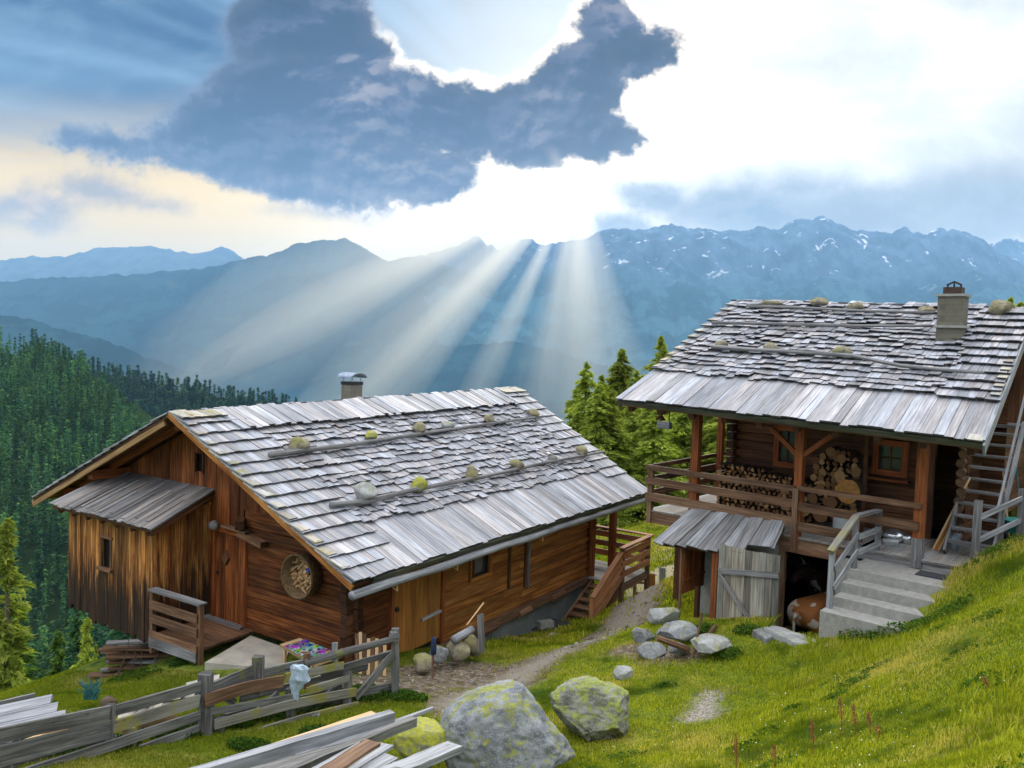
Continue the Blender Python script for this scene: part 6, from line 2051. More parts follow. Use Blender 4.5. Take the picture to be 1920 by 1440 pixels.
one('blanket', 'colourful patchwork blanket spread on the low bench by the barn', 'blanket', b, mq)
# round basket on the gable wall
bk = thing('hanging_basket', 'large round shallow basket hung on the barn gable wall', 'basket', gab(2.2, -4.58, .12))
ctr = gab(1.98, -4.58, .05); axd = (-BU + V3((0, 0, -.12)) * 0).normalized()
b = MB(); b.lathe(ctr, [(0, .0), (.30, .0), (.37, .06), (.40, .30), (.43, .30), (.43, .27), (.40, .03), (.30, -.03), (0, -.03)], 28, axis=axd)
b.build('shell', simple_mat('woven_bark', (.15, .095, .045), .85, .45, 22), bk, smooth=True)
random.seed(3)
b = MB()
for i in range(110):
    a, r_ = random.uniform(0, 6.28), .36 * random.random() ** .5
    p = ctr + axd * .05 + BV * (math.cos(a) * r_) + V3((0, 0, math.sin(a) * r_ - .0))
    d = V3((random.uniform(-1, 1), random.uniform(-1, 1), random.uniform(-1, 1))).normalized() * random.uniform(.03, .08)
    b.beam(p - d, p + d + axd * .03, .045, .03)
b.build('dried_slices', M['fresh'], bk)
b = MB(); p = ctr + axd * .12 - BV * .16 + V3((0, 0, .12)); b.lathe(p, [(0, 0), (.05, .01), (.04, .05), (0, .06)], 9, axis=axd); b.build('blue_flower', simple_mat('blue_petals', (.04, .08, .42), .7), bk)
# lamp and diamond board on the gable
b = MB(); b.lathe(gab(4.62, -4.02, .22), [(0, -.10), (.08, -.08), (.11, 0), (.08, .08), (0, .1)], 12, axis=BV); one('wall_lamp', 'small round dusty lamp under the annex roof beside the barn door', 'lamp', b, M['grey'], smooth=True)
b = MB(); q = gab(4.38, -4.68, .085); b.beam(q - V3((0, 0, .14)), q + V3((0, 0, .14)), .02, .14, up=V3((0, 0, 1))) if False else None
dq = [q + V3((0, 0, -.17)), q + BV * .10 + V3((0, 0, -.02)), q + V3((0, 0, .15)), q - BV * .10 + V3((0, 0, .0))]
b.hexa([p + BU * .04 for p in dq] + [p - BU * .03 for p in dq], .2, .2, .05)
one('diamond_sign', 'small dark diamond-shaped board hung on the barn door', 'sign', b, M['oldlog'])
# plank pile under the annex
random.seed(41)
for i in range(26):
    k = i // 5; j = i % 5
    c = at(262 + random.uniform(-26, 44), 1262 - k * 12 + random.uniform(-3, 3), 16.3 + j * .17)
    L = random.uniform(.8, 1.7); a = .25 + random.uniform(-.3, .3)
    d = V3((math.cos(a), math.sin(a), random.uniform(-.06, .04))).normalized()
    b = MB(); b.plank(c - d * L / 2, c + d * L / 2, random.uniform(.12, .2), .035, segs=3, rough=.01, ragged=.02)
    one('old_plank', 'weathered plank in the untidy stack under the barn annex', 'plank', b, M['grey'] if random.random() < .35 else M['rail'], 'old planks stacked under the annex')
for i in range(7):
    c = at(230 + i * 16, 1240 + random.uniform(-30, 20), 15.9)
    d = V3((random.uniform(-.5, .5), random.uniform(-.2, .2), random.uniform(.6, 1))).normalized() * random.uniform(.3, .5)
    b = MB(); b.tube([c - d, c + d * .3 + V3((.05, 0, 0)), c + d], [.018, .012, .006], 5)
    one('dry_branch', 'thin bare branch leaning on the plank stack under the annex', 'branch', b, M['bark'], 'dry branches on the plank stack')

# ------------------------------------------------------------------ the rickety fence in the left foreground
def yf(px): return 8.1 + px * .0058
def FP(px, py, dy=0.0): return at(px, py, yf(px) + dy)
random.seed(52)
fence = thing('plank_fence', 'long rickety grey plank fence with mossy boards crossing the lower left', 'fence', FP(385, 1430))
def fpl(p, q, wpx, name='board', mat='fence', dy=0.0, th=.035, bow=0.0, segs=8, parent=None):
    P0, P1 = FP(*p, dy), FP(*q, dy)
    w = wpx * (yf(p[0]) + yf(q[0])) / 2 / FPX
    b = MB()
    b.plank(P0, P1, th, w, segs=segs, rough=.013, ragged=.02, bow=bow)
    return b.build(name, M[mat], fence if parent is None else parent)
for p, q, w, mt, dy in [((-30, 1385), (207, 1335), 27, 'fence', .0), ((-30, 1425), (207, 1367), 38, 'fence', .0), ((210, 1334), (374, 1287), 20, 'fence', .02), ((207, 1365), (374, 1313), 23, 'greymoss', .01),
                         ((30, 1456), (374, 1342), 20, 'fence', .0), ((110, 1468), (372, 1372), 31, 'fence', .03), ((250, 1462), (372, 1412), 22, 'greymoss', .04),
                         ((396, 1292), (488, 1252), 24, 'fence', .05), ((490, 1262), (572, 1244), 17, 'fence', .05)]:
    fpl(p, q, w, mat=mt, dy=dy)
for p, q, w, mt, dy, bow in [((383, 1314), (530, 1277), 23, 'rail', -.06, .03), ((535, 1270), (645, 1247), 14, 'greymoss', -.05, 0), ((393, 1336), (550, 1305), 11, 'fence', -.05, 0), ((575, 1296), (655, 1272), 14, 'greymoss', -.04, 0),
                         ((400, 1359), (665, 1297), 17, 'greymoss', -.05, .03), ((404, 1400), (670, 1322), 14, 'greymoss', -.05, .04),
                         ((600, 1264), (738, 1224), 12, 'fence', .1, 0), ((560, 1330), (735, 1288), 11, 'fence', .14, 0), ((640, 1306), (742, 1285), 14, 'fence', .12, 0), ((430, 1388), (600, 1345), 12, 'fence', .16, 0)]:
    fpl(p, q, w, mat=mt, dy=dy, bow=bow)
for p, q, w, mt, dy in [((60, 1405), (330, 1322), 14, 'greymoss', .35), ((240, 1330), (500, 1262), 12, 'grey', .45), ((420, 1345), (640, 1290), 12, 'fence', .30), ((450, 1310), (690, 1250), 13, 'fence', .28),
                         ((500, 1385), (660, 1338), 11, 'fence', .25), ((20, 1440), (220, 1385), 14, 'fence', .30), ((440, 1372), (520, 1300), 12, 'fence', .22), ((570, 1345), (640, 1278), 11, 'fence', .2)]:
    fpl(p, q, w, mat=mt, dy=dy)
b = MB(); b.tube([FP(572, 1243), FP(640, 1224), FP(746, 1196)], [.055, .06, .05], 9, wob=.15); b.build('top_pole', M['fence'], fence, smooth=True)
fpl((665, 1310), (738, 1226), 14, 'brace', 'fence', -.02, segs=4)
fpl((398, 1290), (440, 1318), 15, 'brace', 'fence', .08, segs=3)
for (x, t, bt, w, mt) in [(386, 1262, 1440, 24, 'fence'), (244, 1362, 1490, 22, 'greymoss'), (741, 1178, 1308, 14, 'fence'), (484, 1230, 1300, 20, 'fence'), (413, 1345, 1450, 17, 'fence'),
                          (652, 1258, 1350, 15, 'fence'), (545, 1290, 1375, 16, 'fence'), (628, 1205, 1240, 10, 'greylight'), (207, 1322, 1400, 14, 'fence'), (596, 1338, 1378, 17, 'greylight'), (575, 1225, 1290, 12, 'rail'), (18, 1390, 1520, 20, 'fence')]:
    b = MB(); w_ = w * yf(x) / FPX
    b.plank(FP(x, bt, .03 if x != 596 else -.1), FP(x - (6 if x == 596 else 0), t, .03 if x != 596 else -.1), w_, w_ * .8, up=V3((0, 1, 0)), segs=5, rough=.008, ragged=.01); b.build('post', M[mt], fence)
b = MB(); b.lathe(FP(739, 1202, .02), [(0, 0), (.075, 0), (.085, .08), (.07, .15), (0, .17)], 10); b.build('post_cap', M['grey'], fence)
# plastic bag on the fence
b = MB()
c = FP(558, 1246, -.12)
prof = [(0.0, .03), (.10, .13), (.22, .12), (.30, .07), (.36, .20), (.42, .17), (.52, .11), (.62, .10), (.68, .05), (.74, .08), (.84, .06)]
prof = [(0.0, .02), (.02, .10), (.08, .125), (.15, .11), (.21, .12), (.27, .15), (.31, .125), (.36, .09), (.44, .075), (.52, .055), (.60, .05), (.68, .03), (.73, .004)]
n_ = 26
for i, (h_, r_) in enumerate(prof):
    for k in range(n_):
        th = 2 * PI * k / n_
        rr_ = r_ * (1 + .55 * mnoise.noise(V3((math.cos(th) * 2.6, math.sin(th) * 2.6, h_ * 6))) + .30 * mnoise.noise(V3((math.cos(th) * 7, math.sin(th) * 7, h_ * 4))))
        b.v.append(tuple(c + V3((math.cos(th) * rr_ + .03 * math.sin(h_ * 9), math.sin(th) * rr_ * .35, -h_ * .74 + .03 * mnoise.noise(V3((th, h_ * 5, 2)))))))
for i in range(len(prof) - 1):
    for k in range(n_):
        a0 = i * n_ + k; a1 = i * n_ + (k + 1) % n_
        b.f.append((a0, a1, a1 + n_, a0 + n_)); b.uv += [(0, 0)] * 4
one('plastic_bag', 'crumpled pale blue plastic bag hanging on the plank fence', 'bag', b, M['bluewhite'])
# silver board table and board at the left edge, behind the fence
tb = thing('board_cover', 'silvery cover of wide boards lying behind the fence at the left edge', 'cover', at(60, 1330, 9.6))
t0_, t1_ = at(-60, 1345, 10.6), at(98, 1311, 11.0)
dd_ = (t1_ - t0_); dd_.z = 0; dd_.normalize(); pp_ = V3((dd_.y, -dd_.x, 0))
for k in range(4):
    p = t0_ + pp_ * (.30 * k); q = t1_ + pp_ * (.30 * k) + dd_ * (.10 * k - (.12 if k == 3 else 0))
    b = MB(); b.plank(p, q, .298, .03, segs=6, rough=.0015, ragged=.02); b.build('board', M['greylight'], tb)
b = MB(); b.beam(at(-30, 1400, 9.3), at(125, 1345, 9.9), .06, .1); b.build('bearer', M['grey'], tb)
for sx in (-10, 90):
    b = MB(); b.beam(at(sx, 1372, 9.7), at(sx, 1480, 9.7), .08, .08, up=V3((0, 1, 0))); b.build('leg', M['grey'], tb)
b = MB(); b.plank(at(-30, 1335, 11.2), at(66, 1312, 11.6), .04, .2, segs=4, rough=.01); one('edge_board', 'dark grey board standing on edge above the silvery cover', 'board', b, M['grey'])
# pale slates leaning in a row behind the fence
random.seed(61)
for i in range(15):
    x = 236 + i * 11.5; yb = 1345 - i * 5.2 + random.uniform(-6, 6)
    c = at(x, yb, yf(x) + .45 + random.uniform(-.1, .25))
    a = random.uniform(-.5, .5)
    d = V3((math.cos(a), .5 * math.sin(a), .25)).normalized(); u = V3((0, -.55, .8)).cross(d).normalized()
    b = MB(); b.beam(c - d * .1, c + d * .1, .17, .012, up=V3((random.uniform(-.3, .3), -.5, .8))); one('pale_shingle', 'loose pale shingle in the row lying behind the plank fence', 'shingle', b, M['palewood'] if 'palewood' in M else M['slab'], 'loose pale shingles behind the fence')
b = MB(); b.plank(at(226, 1378, 10.0), at(332, 1342, 10.4), .05, .14, segs=3, rough=.004); one('fresh_plank', 'fresh orange plank lying behind the fence between two boards', 'plank', b, M['fresh'])
b = MB(); b.plank(at(24, 1404, 8.9), at(128, 1366, 9.2), .05, .10, segs=3, rough=.004); one('fresh_plank', 'thin orange plank behind the fence near the left edge', 'plank', b, M['fresh'])
# turquoise netting
b = MB()
random.seed(8)
for i in range(60):
    p = at(168 + random.uniform(-12, 14), 1312, 12.3 + random.uniform(-.1, .1)); h_ = random.uniform(.1, .36)
    b.tube([p, p + V3((random.uniform(-.06, .06), random.uniform(-.05, .05), h_ * .6)), p + V3((random.uniform(-.12, .12), random.uniform(-.1, .1), h_))], .005, 3, cap=False)
one('netting', 'crumpled turquoise plastic netting standing in the grass below the barn', 'net', b, simple_mat('turquoise_net', (.02, .15, .17), .7))
b = MB()
rock_px('tree_stump', 'small dark brown stump right of the turquoise netting', 190, 218, 1300, 1335, 12.0, M['bark'], 71, cat='stump', sub=3, cuts=10)

# ------------------------------------------------------------------ lumber in the very foreground
random.seed(66)
def lum(p, q, y0, y1, w, t, mat, lab, name='beam', segs=8, w1=None, up=V3((0, 0, 1)), rough=.008):
    b = MB()
    P0, P1 = at(*p, y0), at(*q, y1)
    if w1 is not None:
        b.beam(P0, P1, w, t, up=up, w1=w1, t1=t * .5)
    else:
        b.plank(P0, P1, w, t, up=up, segs=segs, rough=rough, ragged=.01)
    return one(name, lab, 'timber', b, M[mat], 'lumber heaped in the foreground')
lum((330, 1470), (735, 1348), 6.9, 8.5, .10, .17, 'greylight', 'thick grey beam with a pale sawn upper edge, uppermost of the foreground lumber')
lum((372, 1448), (700, 1338), 7.2, 8.55, .08, .035, 'fresh', 'thin pale yellow batten on the upper edge of the thick beam', segs=6)
lum((440, 1462), (668, 1398), 6.9, 7.9, .16, .06, 'fence', 'dark bowed plank just below the thick beam')
lum((560, 1425), (812, 1328), 7.6, 8.9, .16, .06, 'greylight', 'long plank tapering to a point towards the path', w1=.03)
lum((480, 1475), (775, 1352), 6.8, 8.4, .08, .09, 'fence', 'slim dark pole running under the pointed plank')
lum((590, 1462), (700, 1392), 6.5, 7.2, .16, .03, 'rail', 'strip of brown bark among the foreground lumber')
u0_, u1_ = at(545, 1478, 6.6), at(688, 1396, 7.6)
dd_ = (u1_ - u0_); dn_ = V3((dd_.x, dd_.y, 0)).normalized(); pp_ = V3((dn_.y, -dn_.x, 0))
for k in range(4):
    b = MB(); b.plank(u0_ + pp_ * (.165 * k) - dd_ * .3, u1_ + pp_ * (.165 * k) + dn_ * (-.05 * k + (.12 if k == 1 else 0)), .16, .03, segs=8, rough=.005, ragged=.03)
    one('timber', ['silver board, leftmost of the four lying side by side', 'silver board, second from the left of the four side by side', 'silver board, third from the left of the four side by side', 'silver board, rightmost of the four, with a broken end'][k], 'timber', b, M['greylight'], 'lumber heaped in the foreground')
lum((720, 1456), (852, 1400), 6.4, 7.2, .17, .06, 'greylight', 'short grey plank jutting out in front of the big boulder')
lum((700, 1470), (800, 1432), 6.2, 6.9, .10, .10, 'fence', 'dark timber under the short jutting plank')
for (x, y_, yd) in ((470, 1440, 7.6), (640, 1400, 8.3), (700, 1450, 6.9)):
    b = MB(); p = at(x, y_ + 10, yd); b.beam(V3((p.x, p.y, p.z)), V3((p.x, p.y, gh(p.x, p.y) - .1)), .14, .14, up=V3((0, 1, 0)))
    one('support_block', {470: 'timber block under the left end of the lumber', 640: 'timber block under the middle of the lumber', 700: 'timber block under the silver boards'}[x], 'block', b, M['fence'])

# ------------------------------------------------------------------ cattle in the stable door
def skin_mesh(name, chains, mat, mats=None):
    """chains: list of lists of (x,y,z,r); first point of a later chain may equal an existing one to branch"""
    bm = bmesh.new(); sk = bm.verts.layers.skin.verify()
    pts = {}
    for ch in chains:
        prev = None
        for (x, y, z, r_) in ch:
            key = (round(x, 3), round(y, 3), round(z, 3))
            if key not in pts:
                v = bm.verts.new((x, y, z)); v[sk].radius = (r_, r_); pts[key] = v
                if len(pts) == 1: v[sk].use_root = True
            v = pts[key]
            if prev is not None and prev is not v and not bm.edges.get((prev, v)): bm.edges.new((prev, v))
            prev = v
    me = bpy.data.meshes.new(name); bm.to_mesh(me); bm.free()
    o = bpy.data.objects.new('tmp', me); COL.objects.link(o)
    o.modifiers.new('s', 'SKIN'); ss = o.modifiers.new('u', 'SUBSURF'); ss.levels = 2; ss.render_levels = 2
    dg = bpy.context.evaluated_depsgraph_get(); dg.update()
    m2 = bpy.data.meshes.new_from_object(o.evaluated_get(dg))
    bpy.data.objects.remove(o)
    m2.polygons.foreach_set('use_smooth', [True] * len(m2.polygons))
    m2.materials.clear(); m2.name = name
    return link_mesh(name, m2, mat)
def cow_mat(name, base, patch, thr, sc=1.6, off=(0, 0, 0)):
    m, n = new_mat(name)
    t = n.node('ShaderNodeTexCoord'); P = n.vmath('ADD', S(n, t.outputs['Object']), off)
    a = n.noise(P, sc, 2, .4, .3)
    f = n.noise(n.mapv(P, scale=(1, 1, 3)), 30, 3, .6)
    c = n.mix(n.smooth(a, thr, thr + .03), base, patch)
    c = n.mix(n.smooth(f, .3, .7, 0, .35), c, tuple(x * .5 for x in base))
    finish(n, c, .7, f, .25, .01, spec=.3)
    return m
# lying cow: rump towards us; local x right, y forward (to its head), z up
lie = [[(0, 0, .38, .30), (0, .35, .42, .33), (0, .8, .44, .33), (0, 1.2, .46, .27), (0, 1.45, .62, .17), (0, 1.68, .82, .14), (0, 1.9, .84, .12), (0, 2.1, .74, .08)],
       [(0, 0, .38, .30), (.20, -.06, .40, .20), (.36, .10, .18, .15), (.42, .45, .12, .08), (.40, .15, .05, .05), (.42, -.05, .05, .045)],
       [(0, 0, .38, .30), (-.20, -.06, .40, .20), (-.36, .10, .18, .15), (-.42, .45, .12, .08), (-.40, .15, .05, .05), (-.42, -.05, .05, .045)],
       [(0, 0, .38, .30), (0, -.26, .52, .05), (0, -.34, .40, .03), (.02, -.36, .20, .022), (.06, -.36, .06, .035)],
       [(0, 1.2, .46, .27), (.24, 1.25, .22, .10), (.26, 1.55, .08, .055), (.2, 1.3, .05, .04)],
       [(0, 1.2, .46, .27), (-.24, 1.25, .22, .10), (-.26, 1.55, .08, .055), (-.2, 1.3, .05, .04)],
       [(0, 1.68, .82, .14), (.12, 1.66, .90, .03), (.24, 1.66, .88, .035), (.30, 1.68, .86, .012)], [(0, 1.68, .82, .14), (-.12, 1.66, .90, .03), (-.24, 1.66, .88, .035), (-.30, 1.68, .86, .012)]]
ck = skin_mesh('cow', lie, cow_mat('brown_white_hide', (0.30, 0.11, 0.03), (0.62, 0.54, 0.48), .54, 2.3, (1.1, 3, 0.4)))
ck.location = hp(2.05, .30, -5.80); ck.rotation_euler = (0, 0, hyaw - .30); ck.scale = (1.12, 1.12, 1.15)
tag(ck, 'brown and white cow lying in the stable doorway, its rump towards the yard', 'cow')
std = [[(0, 0, 1.12, .27), (0, .45, 1.05, .32), (0, .95, 1.07, .32), (0, 1.3, 1.12, .26), (0, 1.55, 1.25, .17), (0, 1.75, 1.38, .14), (0, 1.95, 1.30, .12), (0, 2.15, 1.12, .085)],
       [(0, 0, 1.12, .27), (.17, -.03, .95, .17), (.19, .08, .72, .11), (.19, -.10, .48, .06), (.19, -.06, .12, .045), (.19, -.02, .03, .06)],
       [(0, 0, 1.12, .27), (-.17, -.03, .95, .17), (-.19, .08, .72, .11), (-.19, -.10, .48, .06), (-.19, -.06, .12, .045), (-.19, -.02, .03, .06)],
       [(0, 1.3, 1.12, .26), (.16, 1.3, .85, .12), (.16, 1.28, .5, .06), (.16, 1.28, .12, .045), (.16, 1.31, .03, .06)],
       [(0, 1.3, 1.12, .26), (-.16, 1.3, .85, .12), (-.16, 1.28, .5, .06), (-.16, 1.28, .12, .045), (-.16, 1.31, .03, .06)],
       [(0, 0, 1.12, .27), (0, -.25, 1.2, .05), (0, -.33, 1.0, .03), (0, -.33, .6, .02), (0, -.33, .4, .045)],
       [(0, 1.75, 1.38, .14), (.14, 1.70, 1.44, .03), (.27, 1.68, 1.42, .035), (.33, 1.68, 1.39, .012)], [(0, 1.75, 1.38, .14), (-.14, 1.70, 1.44, .03), (-.27, 1.68, 1.42, .035), (-.33, 1.68, 1.39, .012)],
       [(0, 1.75, 1.38, .14), (.08, 1.72, 1.55, .022), (.16, 1.74, 1.64, .008)], [(0, 1.75, 1.38, .14), (-.08, 1.72, 1.55, .022), (-.16, 1.74, 1.64, .008)]]
c2_ = skin_mesh('cow', std, cow_mat('dark_hide_white_blaze', (0.035, 0.014, 0.008), (0.42, 0.38, 0.35), .60, 2.2, (7.7, 2, 0)))
c2_.location = hp(1.80, 2.4, -5.80); c2_.rotation_euler = (0, 0, hyaw + 2.75); c2_.scale = (.88, .88, .88)
tag(c2_, 'dark cow with white face markings standing inside the stable behind the lying one', 'cow')

# ------------------------------------------------------------------ grass, weeds and dock stalks
def bare_mask(x, y):
    def sd_(p, q):
        dx, dy = q.x - p.x, q.y - p.y
        t = np.clip(((x - p.x) * dx + (y - p.y) * dy) / (dx * dx + dy * dy), 0, 1)
        return np.hypot(x - p.x - t * dx, y - p.y - t * dy)
    d = np.minimum(np.minimum(sd_(a_g, b_g), sd_(b_g, c_g)), sd_(c_g, d_g) - .2)
    d = np.minimum(d, sd_(e_g, f_g) - .3)
    d = np.minimum(d, sd_(g_g, h_g) + .38)
    d = np.minimum(d, sd_(onz(1170, 1225, -5.7), onz(1290, 1225, -5.3)) + .25)
    return d
a_g, b_g, c_g, d_g = onz(850, 1330, -5.65), onz(985, 1255, -6.0), onz(1150, 1205, -6.6), onz(1250, 1075, -7.3)
e_g, f_g = onz(700, 1285, -5.7), onz(870, 1250, -6.0)
g_g, h_g = onz(1330, 1290, -5.1), onz(1310, 1330, -5.0)
def blades(name, N, region, hmin, hmax, wid, mat, seed, lean=.5, keep=None, clump=0.0):
    g = np.random.default_rng(seed)
    x, y = region(g, N)
    if clump:
        cx = vnoise(x / clump, y / clump, seed) ; ok = g.random(len(x)) < np.clip(cx * 1.7 - .2, 0.12, 1)
        x, y = x[ok], y[ok]
    d = bare_mask(x, y) + .45 * fbm(x / 1.1, y / 1.1, 3, 7)
    ok = g.random(len(x)) < sstep(d, .35, .8) * .97 + .03
    u = (x - BA.x) * BU.x + (y - BA.y) * BU.y; v = (x - BA.x) * BV.x + (y - BA.y) * BV.y
    ok &= ~((u > .9) & (u < 10.6) & (v > .7) & (v < 9.8)); ok &= ~((u > -.7) & (u < 1) & (v > 1.6) & (v < 5.0)); ok &= ~((u > -.4) & (u < 1) & (v > 5) & (v < 8))
    w = (x - HD.x) * HW.x + (y - HD.y) * HW.y; n_ = (x - HD.x) * HN.x + (y - HD.y) * HN.y
    ok &= ~((w > -.95) & (w < 4.3) & (n_ > 0) & (n_ < 9)); ok &= ~((w > -.60) & (w < .95) & (n_ > -2.15) & (n_ < .1)); ok &= ~((w > -.6) & (w < 4.2) & (n_ > -.9) & (n_ < .1)); ok &= ~((w > .9) & (w < 2.06) & (n_ > -1.9) & (n_ < .1))
    if keep is not None: ok &= keep(x, y)
    x, y = x[ok], y[ok]
    z = ground_h(x, y)
    n0 = len(x)
    tall = .6 + .9 * vnoise(x / .5, y / .5, seed + 4)
    h = g.uniform(hmin, hmax, n0) * tall
    a = g.uniform(0, 2 * PI, n0); l = g.uniform(.15, lean, n0) * h
    wd = wid * g.uniform(.6, 1.4, n0)
    sx, sy = np.cos(a) * wd / 2, np.sin(a) * wd / 2
    a2 = a + PI / 2 + g.normal(0, .6, n0)
    v0 = np.stack([x - sx, y - sy, z - .01], 1); v1 = np.stack([x + sx, y + sy, z - .01], 1)
    m0 = np.stack([x - sx * .8 + np.cos(a2) * l * .35, y - sy * .8 + np.sin(a2) * l * .35, z + h * .6], 1)
    m1 = np.stack([x + sx * .8 + np.cos(a2) * l * .35, y + sy * .8 + np.sin(a2) * l * .35, z + h * .6], 1)
    t = np.stack([x + np.cos(a2) * l, y + np.sin(a2) * l, z + h], 1)
    V_ = np.stack([v0, v1, m1, m0, t], 1).reshape(-1, 3)
    i = np.arange(n0)[:, None] * 5
    F = np.concatenate([i + np.array([[0, 1, 2]]), i + np.array([[0, 2, 3]]), i + np.array([[3, 2, 4]])])
    return np_mesh(name, V_, F, mat)
def grass_mat(name, c0, c1, c2, dry):
    m, n = new_mat(name)
    P = posnode(n); isl = island(n)
    a = n.noise(P, 0.55, 6, .62); f = n.noise(P, 3.0, 4, .6)
    c = n.ramp(n.math('MULTIPLY', isl + f, .5), [(.22, c0), (.5, c1), (.8, c2)])
    c = n.mix(n.smooth(a + (isl - .5) * .18, .52, .64), c, dry)
    m2 = n.noise(P, 0.9, 5, .6)
    c = n.mix(n.smooth(m2 + (isl - .5) * .12, .54, .64, 0, .8), c, (c0[0] * .45, c0[1] * .65, c0[2] * .6))
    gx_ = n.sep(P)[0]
    c = n.mix(n.smooth(gx_ + (f - .5) * 4, -3.5, 1.0, .55, 0), c, (c0[0] * .6, c0[1] * .7, c0[2]))  # darker towards the left: shade there put into the blade colour
    b = n.node('ShaderNodeBsdfDiffuse'); n.put(b.inputs[0], c)
    tr = n.node('ShaderNodeBsdfTranslucent'); n.put(tr.inputs[0], n.mix(1.0, c, (1.25, 1.2, .5), 'MULTIPLY'))
    mx = n.node('ShaderNodeMixShader'); mx.inputs[0].default_value = .4
    n.link(b.outputs[0], mx.inputs[1]); n.link(tr.outputs[0], mx.inputs[2])
    o = n.node('ShaderNodeOutputMaterial'); n.link(mx.outputs[0], o.inputs[0])
    return m
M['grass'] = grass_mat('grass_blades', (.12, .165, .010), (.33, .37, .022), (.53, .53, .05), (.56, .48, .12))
M['weed'] = grass_mat('weed_leaves', (.03, .07, .010), (.08, .16, .02), (.16, .26, .04), (.09, .16, .03))
def reg_near(g, N):
    r_ = 4.6 + 17.0 * g.random(N) ** .85; a = g.uniform(-.70, .72, N)
    return r_ * np.sin(a), r_ * np.cos(a)
def reg_far(g, N):
    r_ = 17 + 27 * g.random(N) ** .8; a = g.uniform(-.12, .45, N)
    return r_ * np.sin(a), r_ * np.cos(a)
def reg_left(g, N): return g.uniform(-13, -3.5, N), g.uniform(8, 19, N)
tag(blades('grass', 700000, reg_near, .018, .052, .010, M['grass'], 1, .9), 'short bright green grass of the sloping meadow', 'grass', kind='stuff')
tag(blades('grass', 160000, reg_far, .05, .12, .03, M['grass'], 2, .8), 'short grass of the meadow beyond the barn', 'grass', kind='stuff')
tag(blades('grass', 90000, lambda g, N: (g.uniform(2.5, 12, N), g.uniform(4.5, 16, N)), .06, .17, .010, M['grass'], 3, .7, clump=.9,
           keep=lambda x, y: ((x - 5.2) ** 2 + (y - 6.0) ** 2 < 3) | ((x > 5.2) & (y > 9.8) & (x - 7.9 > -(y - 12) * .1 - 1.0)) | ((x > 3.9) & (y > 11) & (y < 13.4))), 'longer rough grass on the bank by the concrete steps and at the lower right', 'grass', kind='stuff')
def bank_px(px, py, y): p = at(px, py, y); return p.x, p.y
def leafweeds(name, N, centres, hmax, size, seed, label):
    g = np.random.default_rng(seed)
    k = g.integers(0, len(centres), N)
    C = np.array(centres)
    a = g.uniform(0, 6.28, N); r_ = np.sqrt(g.random(N)) * C[k, 2]
    x = C[k, 0] + np.cos(a) * r_; y = C[k, 1] + np.sin(a) * r_ * .7
    z = ground_h(x, y) + g.random(N) * hmax * (1.1 - r_ / C[k, 2] * .6)
    s = size * g.uniform(.5, 1.4, N)
    e1 = g.normal(0, 1, (N, 3)); e1[:, 2] *= .5; e1 /= np.linalg.norm(e1, axis=1)[:, None]
    e2 = np.cross(e1, g.normal(0, 1, (N, 3))); e2 /= np.linalg.norm(e2, axis=1)[:, None]
    c = np.stack([x, y, z], 1)
    V_ = np.stack([c - e1 * s[:, None], c + e2 * s[:, None] * .45, c + e1 * s[:, None], c - e2 * s[:, None] * .45], 1).reshape(-1, 3)
    o = np_mesh(name, V_, np.arange(N * 4).reshape(-1, 4), M['weed'])
    return tag(o, label, 'weeds', kind='stuff')
cs_ = [bank_px(a, c, d) + (r_,) for a, c, d, r_ in [(430, 1425, 10.9, .35), (500, 1400, 11.4, .45), (570, 1385, 11.8, .45), (640, 1365, 12.2, .45), (700, 1345, 12.4, .5), (330, 1440, 10.3, .35), (760, 1330, 12.4, .35), (690, 1325, 12.6, .4), (470, 1435, 9.9, .3), (600, 1405, 10.6, .3), (200, 1430, 9.6, .4), (100, 1440, 9.2, .4), (280, 1400, 10.2, .35), (60, 1425, 9.6, .3), (350, 1400, 10.6, .3)]]
leafweeds('weeds', 17000, cs_, .15, .028, 5, 'dark green nettles and weeds around the plank fence')
cs2 = [bank_px(a, c, d) + (r_,) for a, c, d, r_ in [(1370, 1222, 13.5, .22), (1610, 1205, 13.3, .35), (1660, 1200, 13.0, .3), (1720, 1195, 12.7, .3), (1780, 1150, 12.6, .35), (1850, 1050, 13.8, .4), (1900, 1010, 14.2, .5), (1320, 1190, 15, .25), (1400, 1185, 14.6, .25), (345, 1240, 15.5, .3), (255, 1290, 15.0, .5)]]
leafweeds('weeds', 5000, cs2, .20, .03, 6, 'weeds along the foot of the steps and the lean-to')
# gravel of the track and the yard
g = np.random.default_rng(15)
N = 26000
x = g.uniform(-5, 8, N); y = g.uniform(8, 30, N)
d = bare_mask(x, y) + .3 * fbm(x / .9, y / .9, 3, 12)
ok = (d < .5) & (g.random(N) < .75)
x, y = x[ok], y[ok]; n0 = len(x); z = ground_h(x, y)
r_ = g.uniform(.008, .03, n0) * (1 + (g.random(n0) < .04) * 1.8)
oc = np.array([(1, 0, 0), (0, 1, 0), (-1, 0, 0), (0, -1, 0), (0, 0, .7), (0, 0, -.7)], float)
V_ = np.stack([x, y, z], 1)[:, None, :] + (oc[None] * g.uniform(.6, 1.3, (n0, 6, 1))) * r_[:, None, None]
ofc = np.array([(0, 1, 4), (1, 2, 4), (2, 3, 4), (3, 0, 4), (1, 0, 5), (2, 1, 5), (3, 2, 5), (0, 3, 5)])
mgv, n = new_mat('gravel')
finish(n, n.mix(island(n), (0.11, 0.095, 0.08), (0.40, 0.38, 0.35)), .95)
o = np_mesh('gravel', V_.reshape(-1, 3), (np.arange(n0)[:, None, None] * 6 + ofc[None]).reshape(-1, 3), mgv)
tag(o, 'loose gravel and small stones on the worn track and yard', 'gravel', kind='stuff')
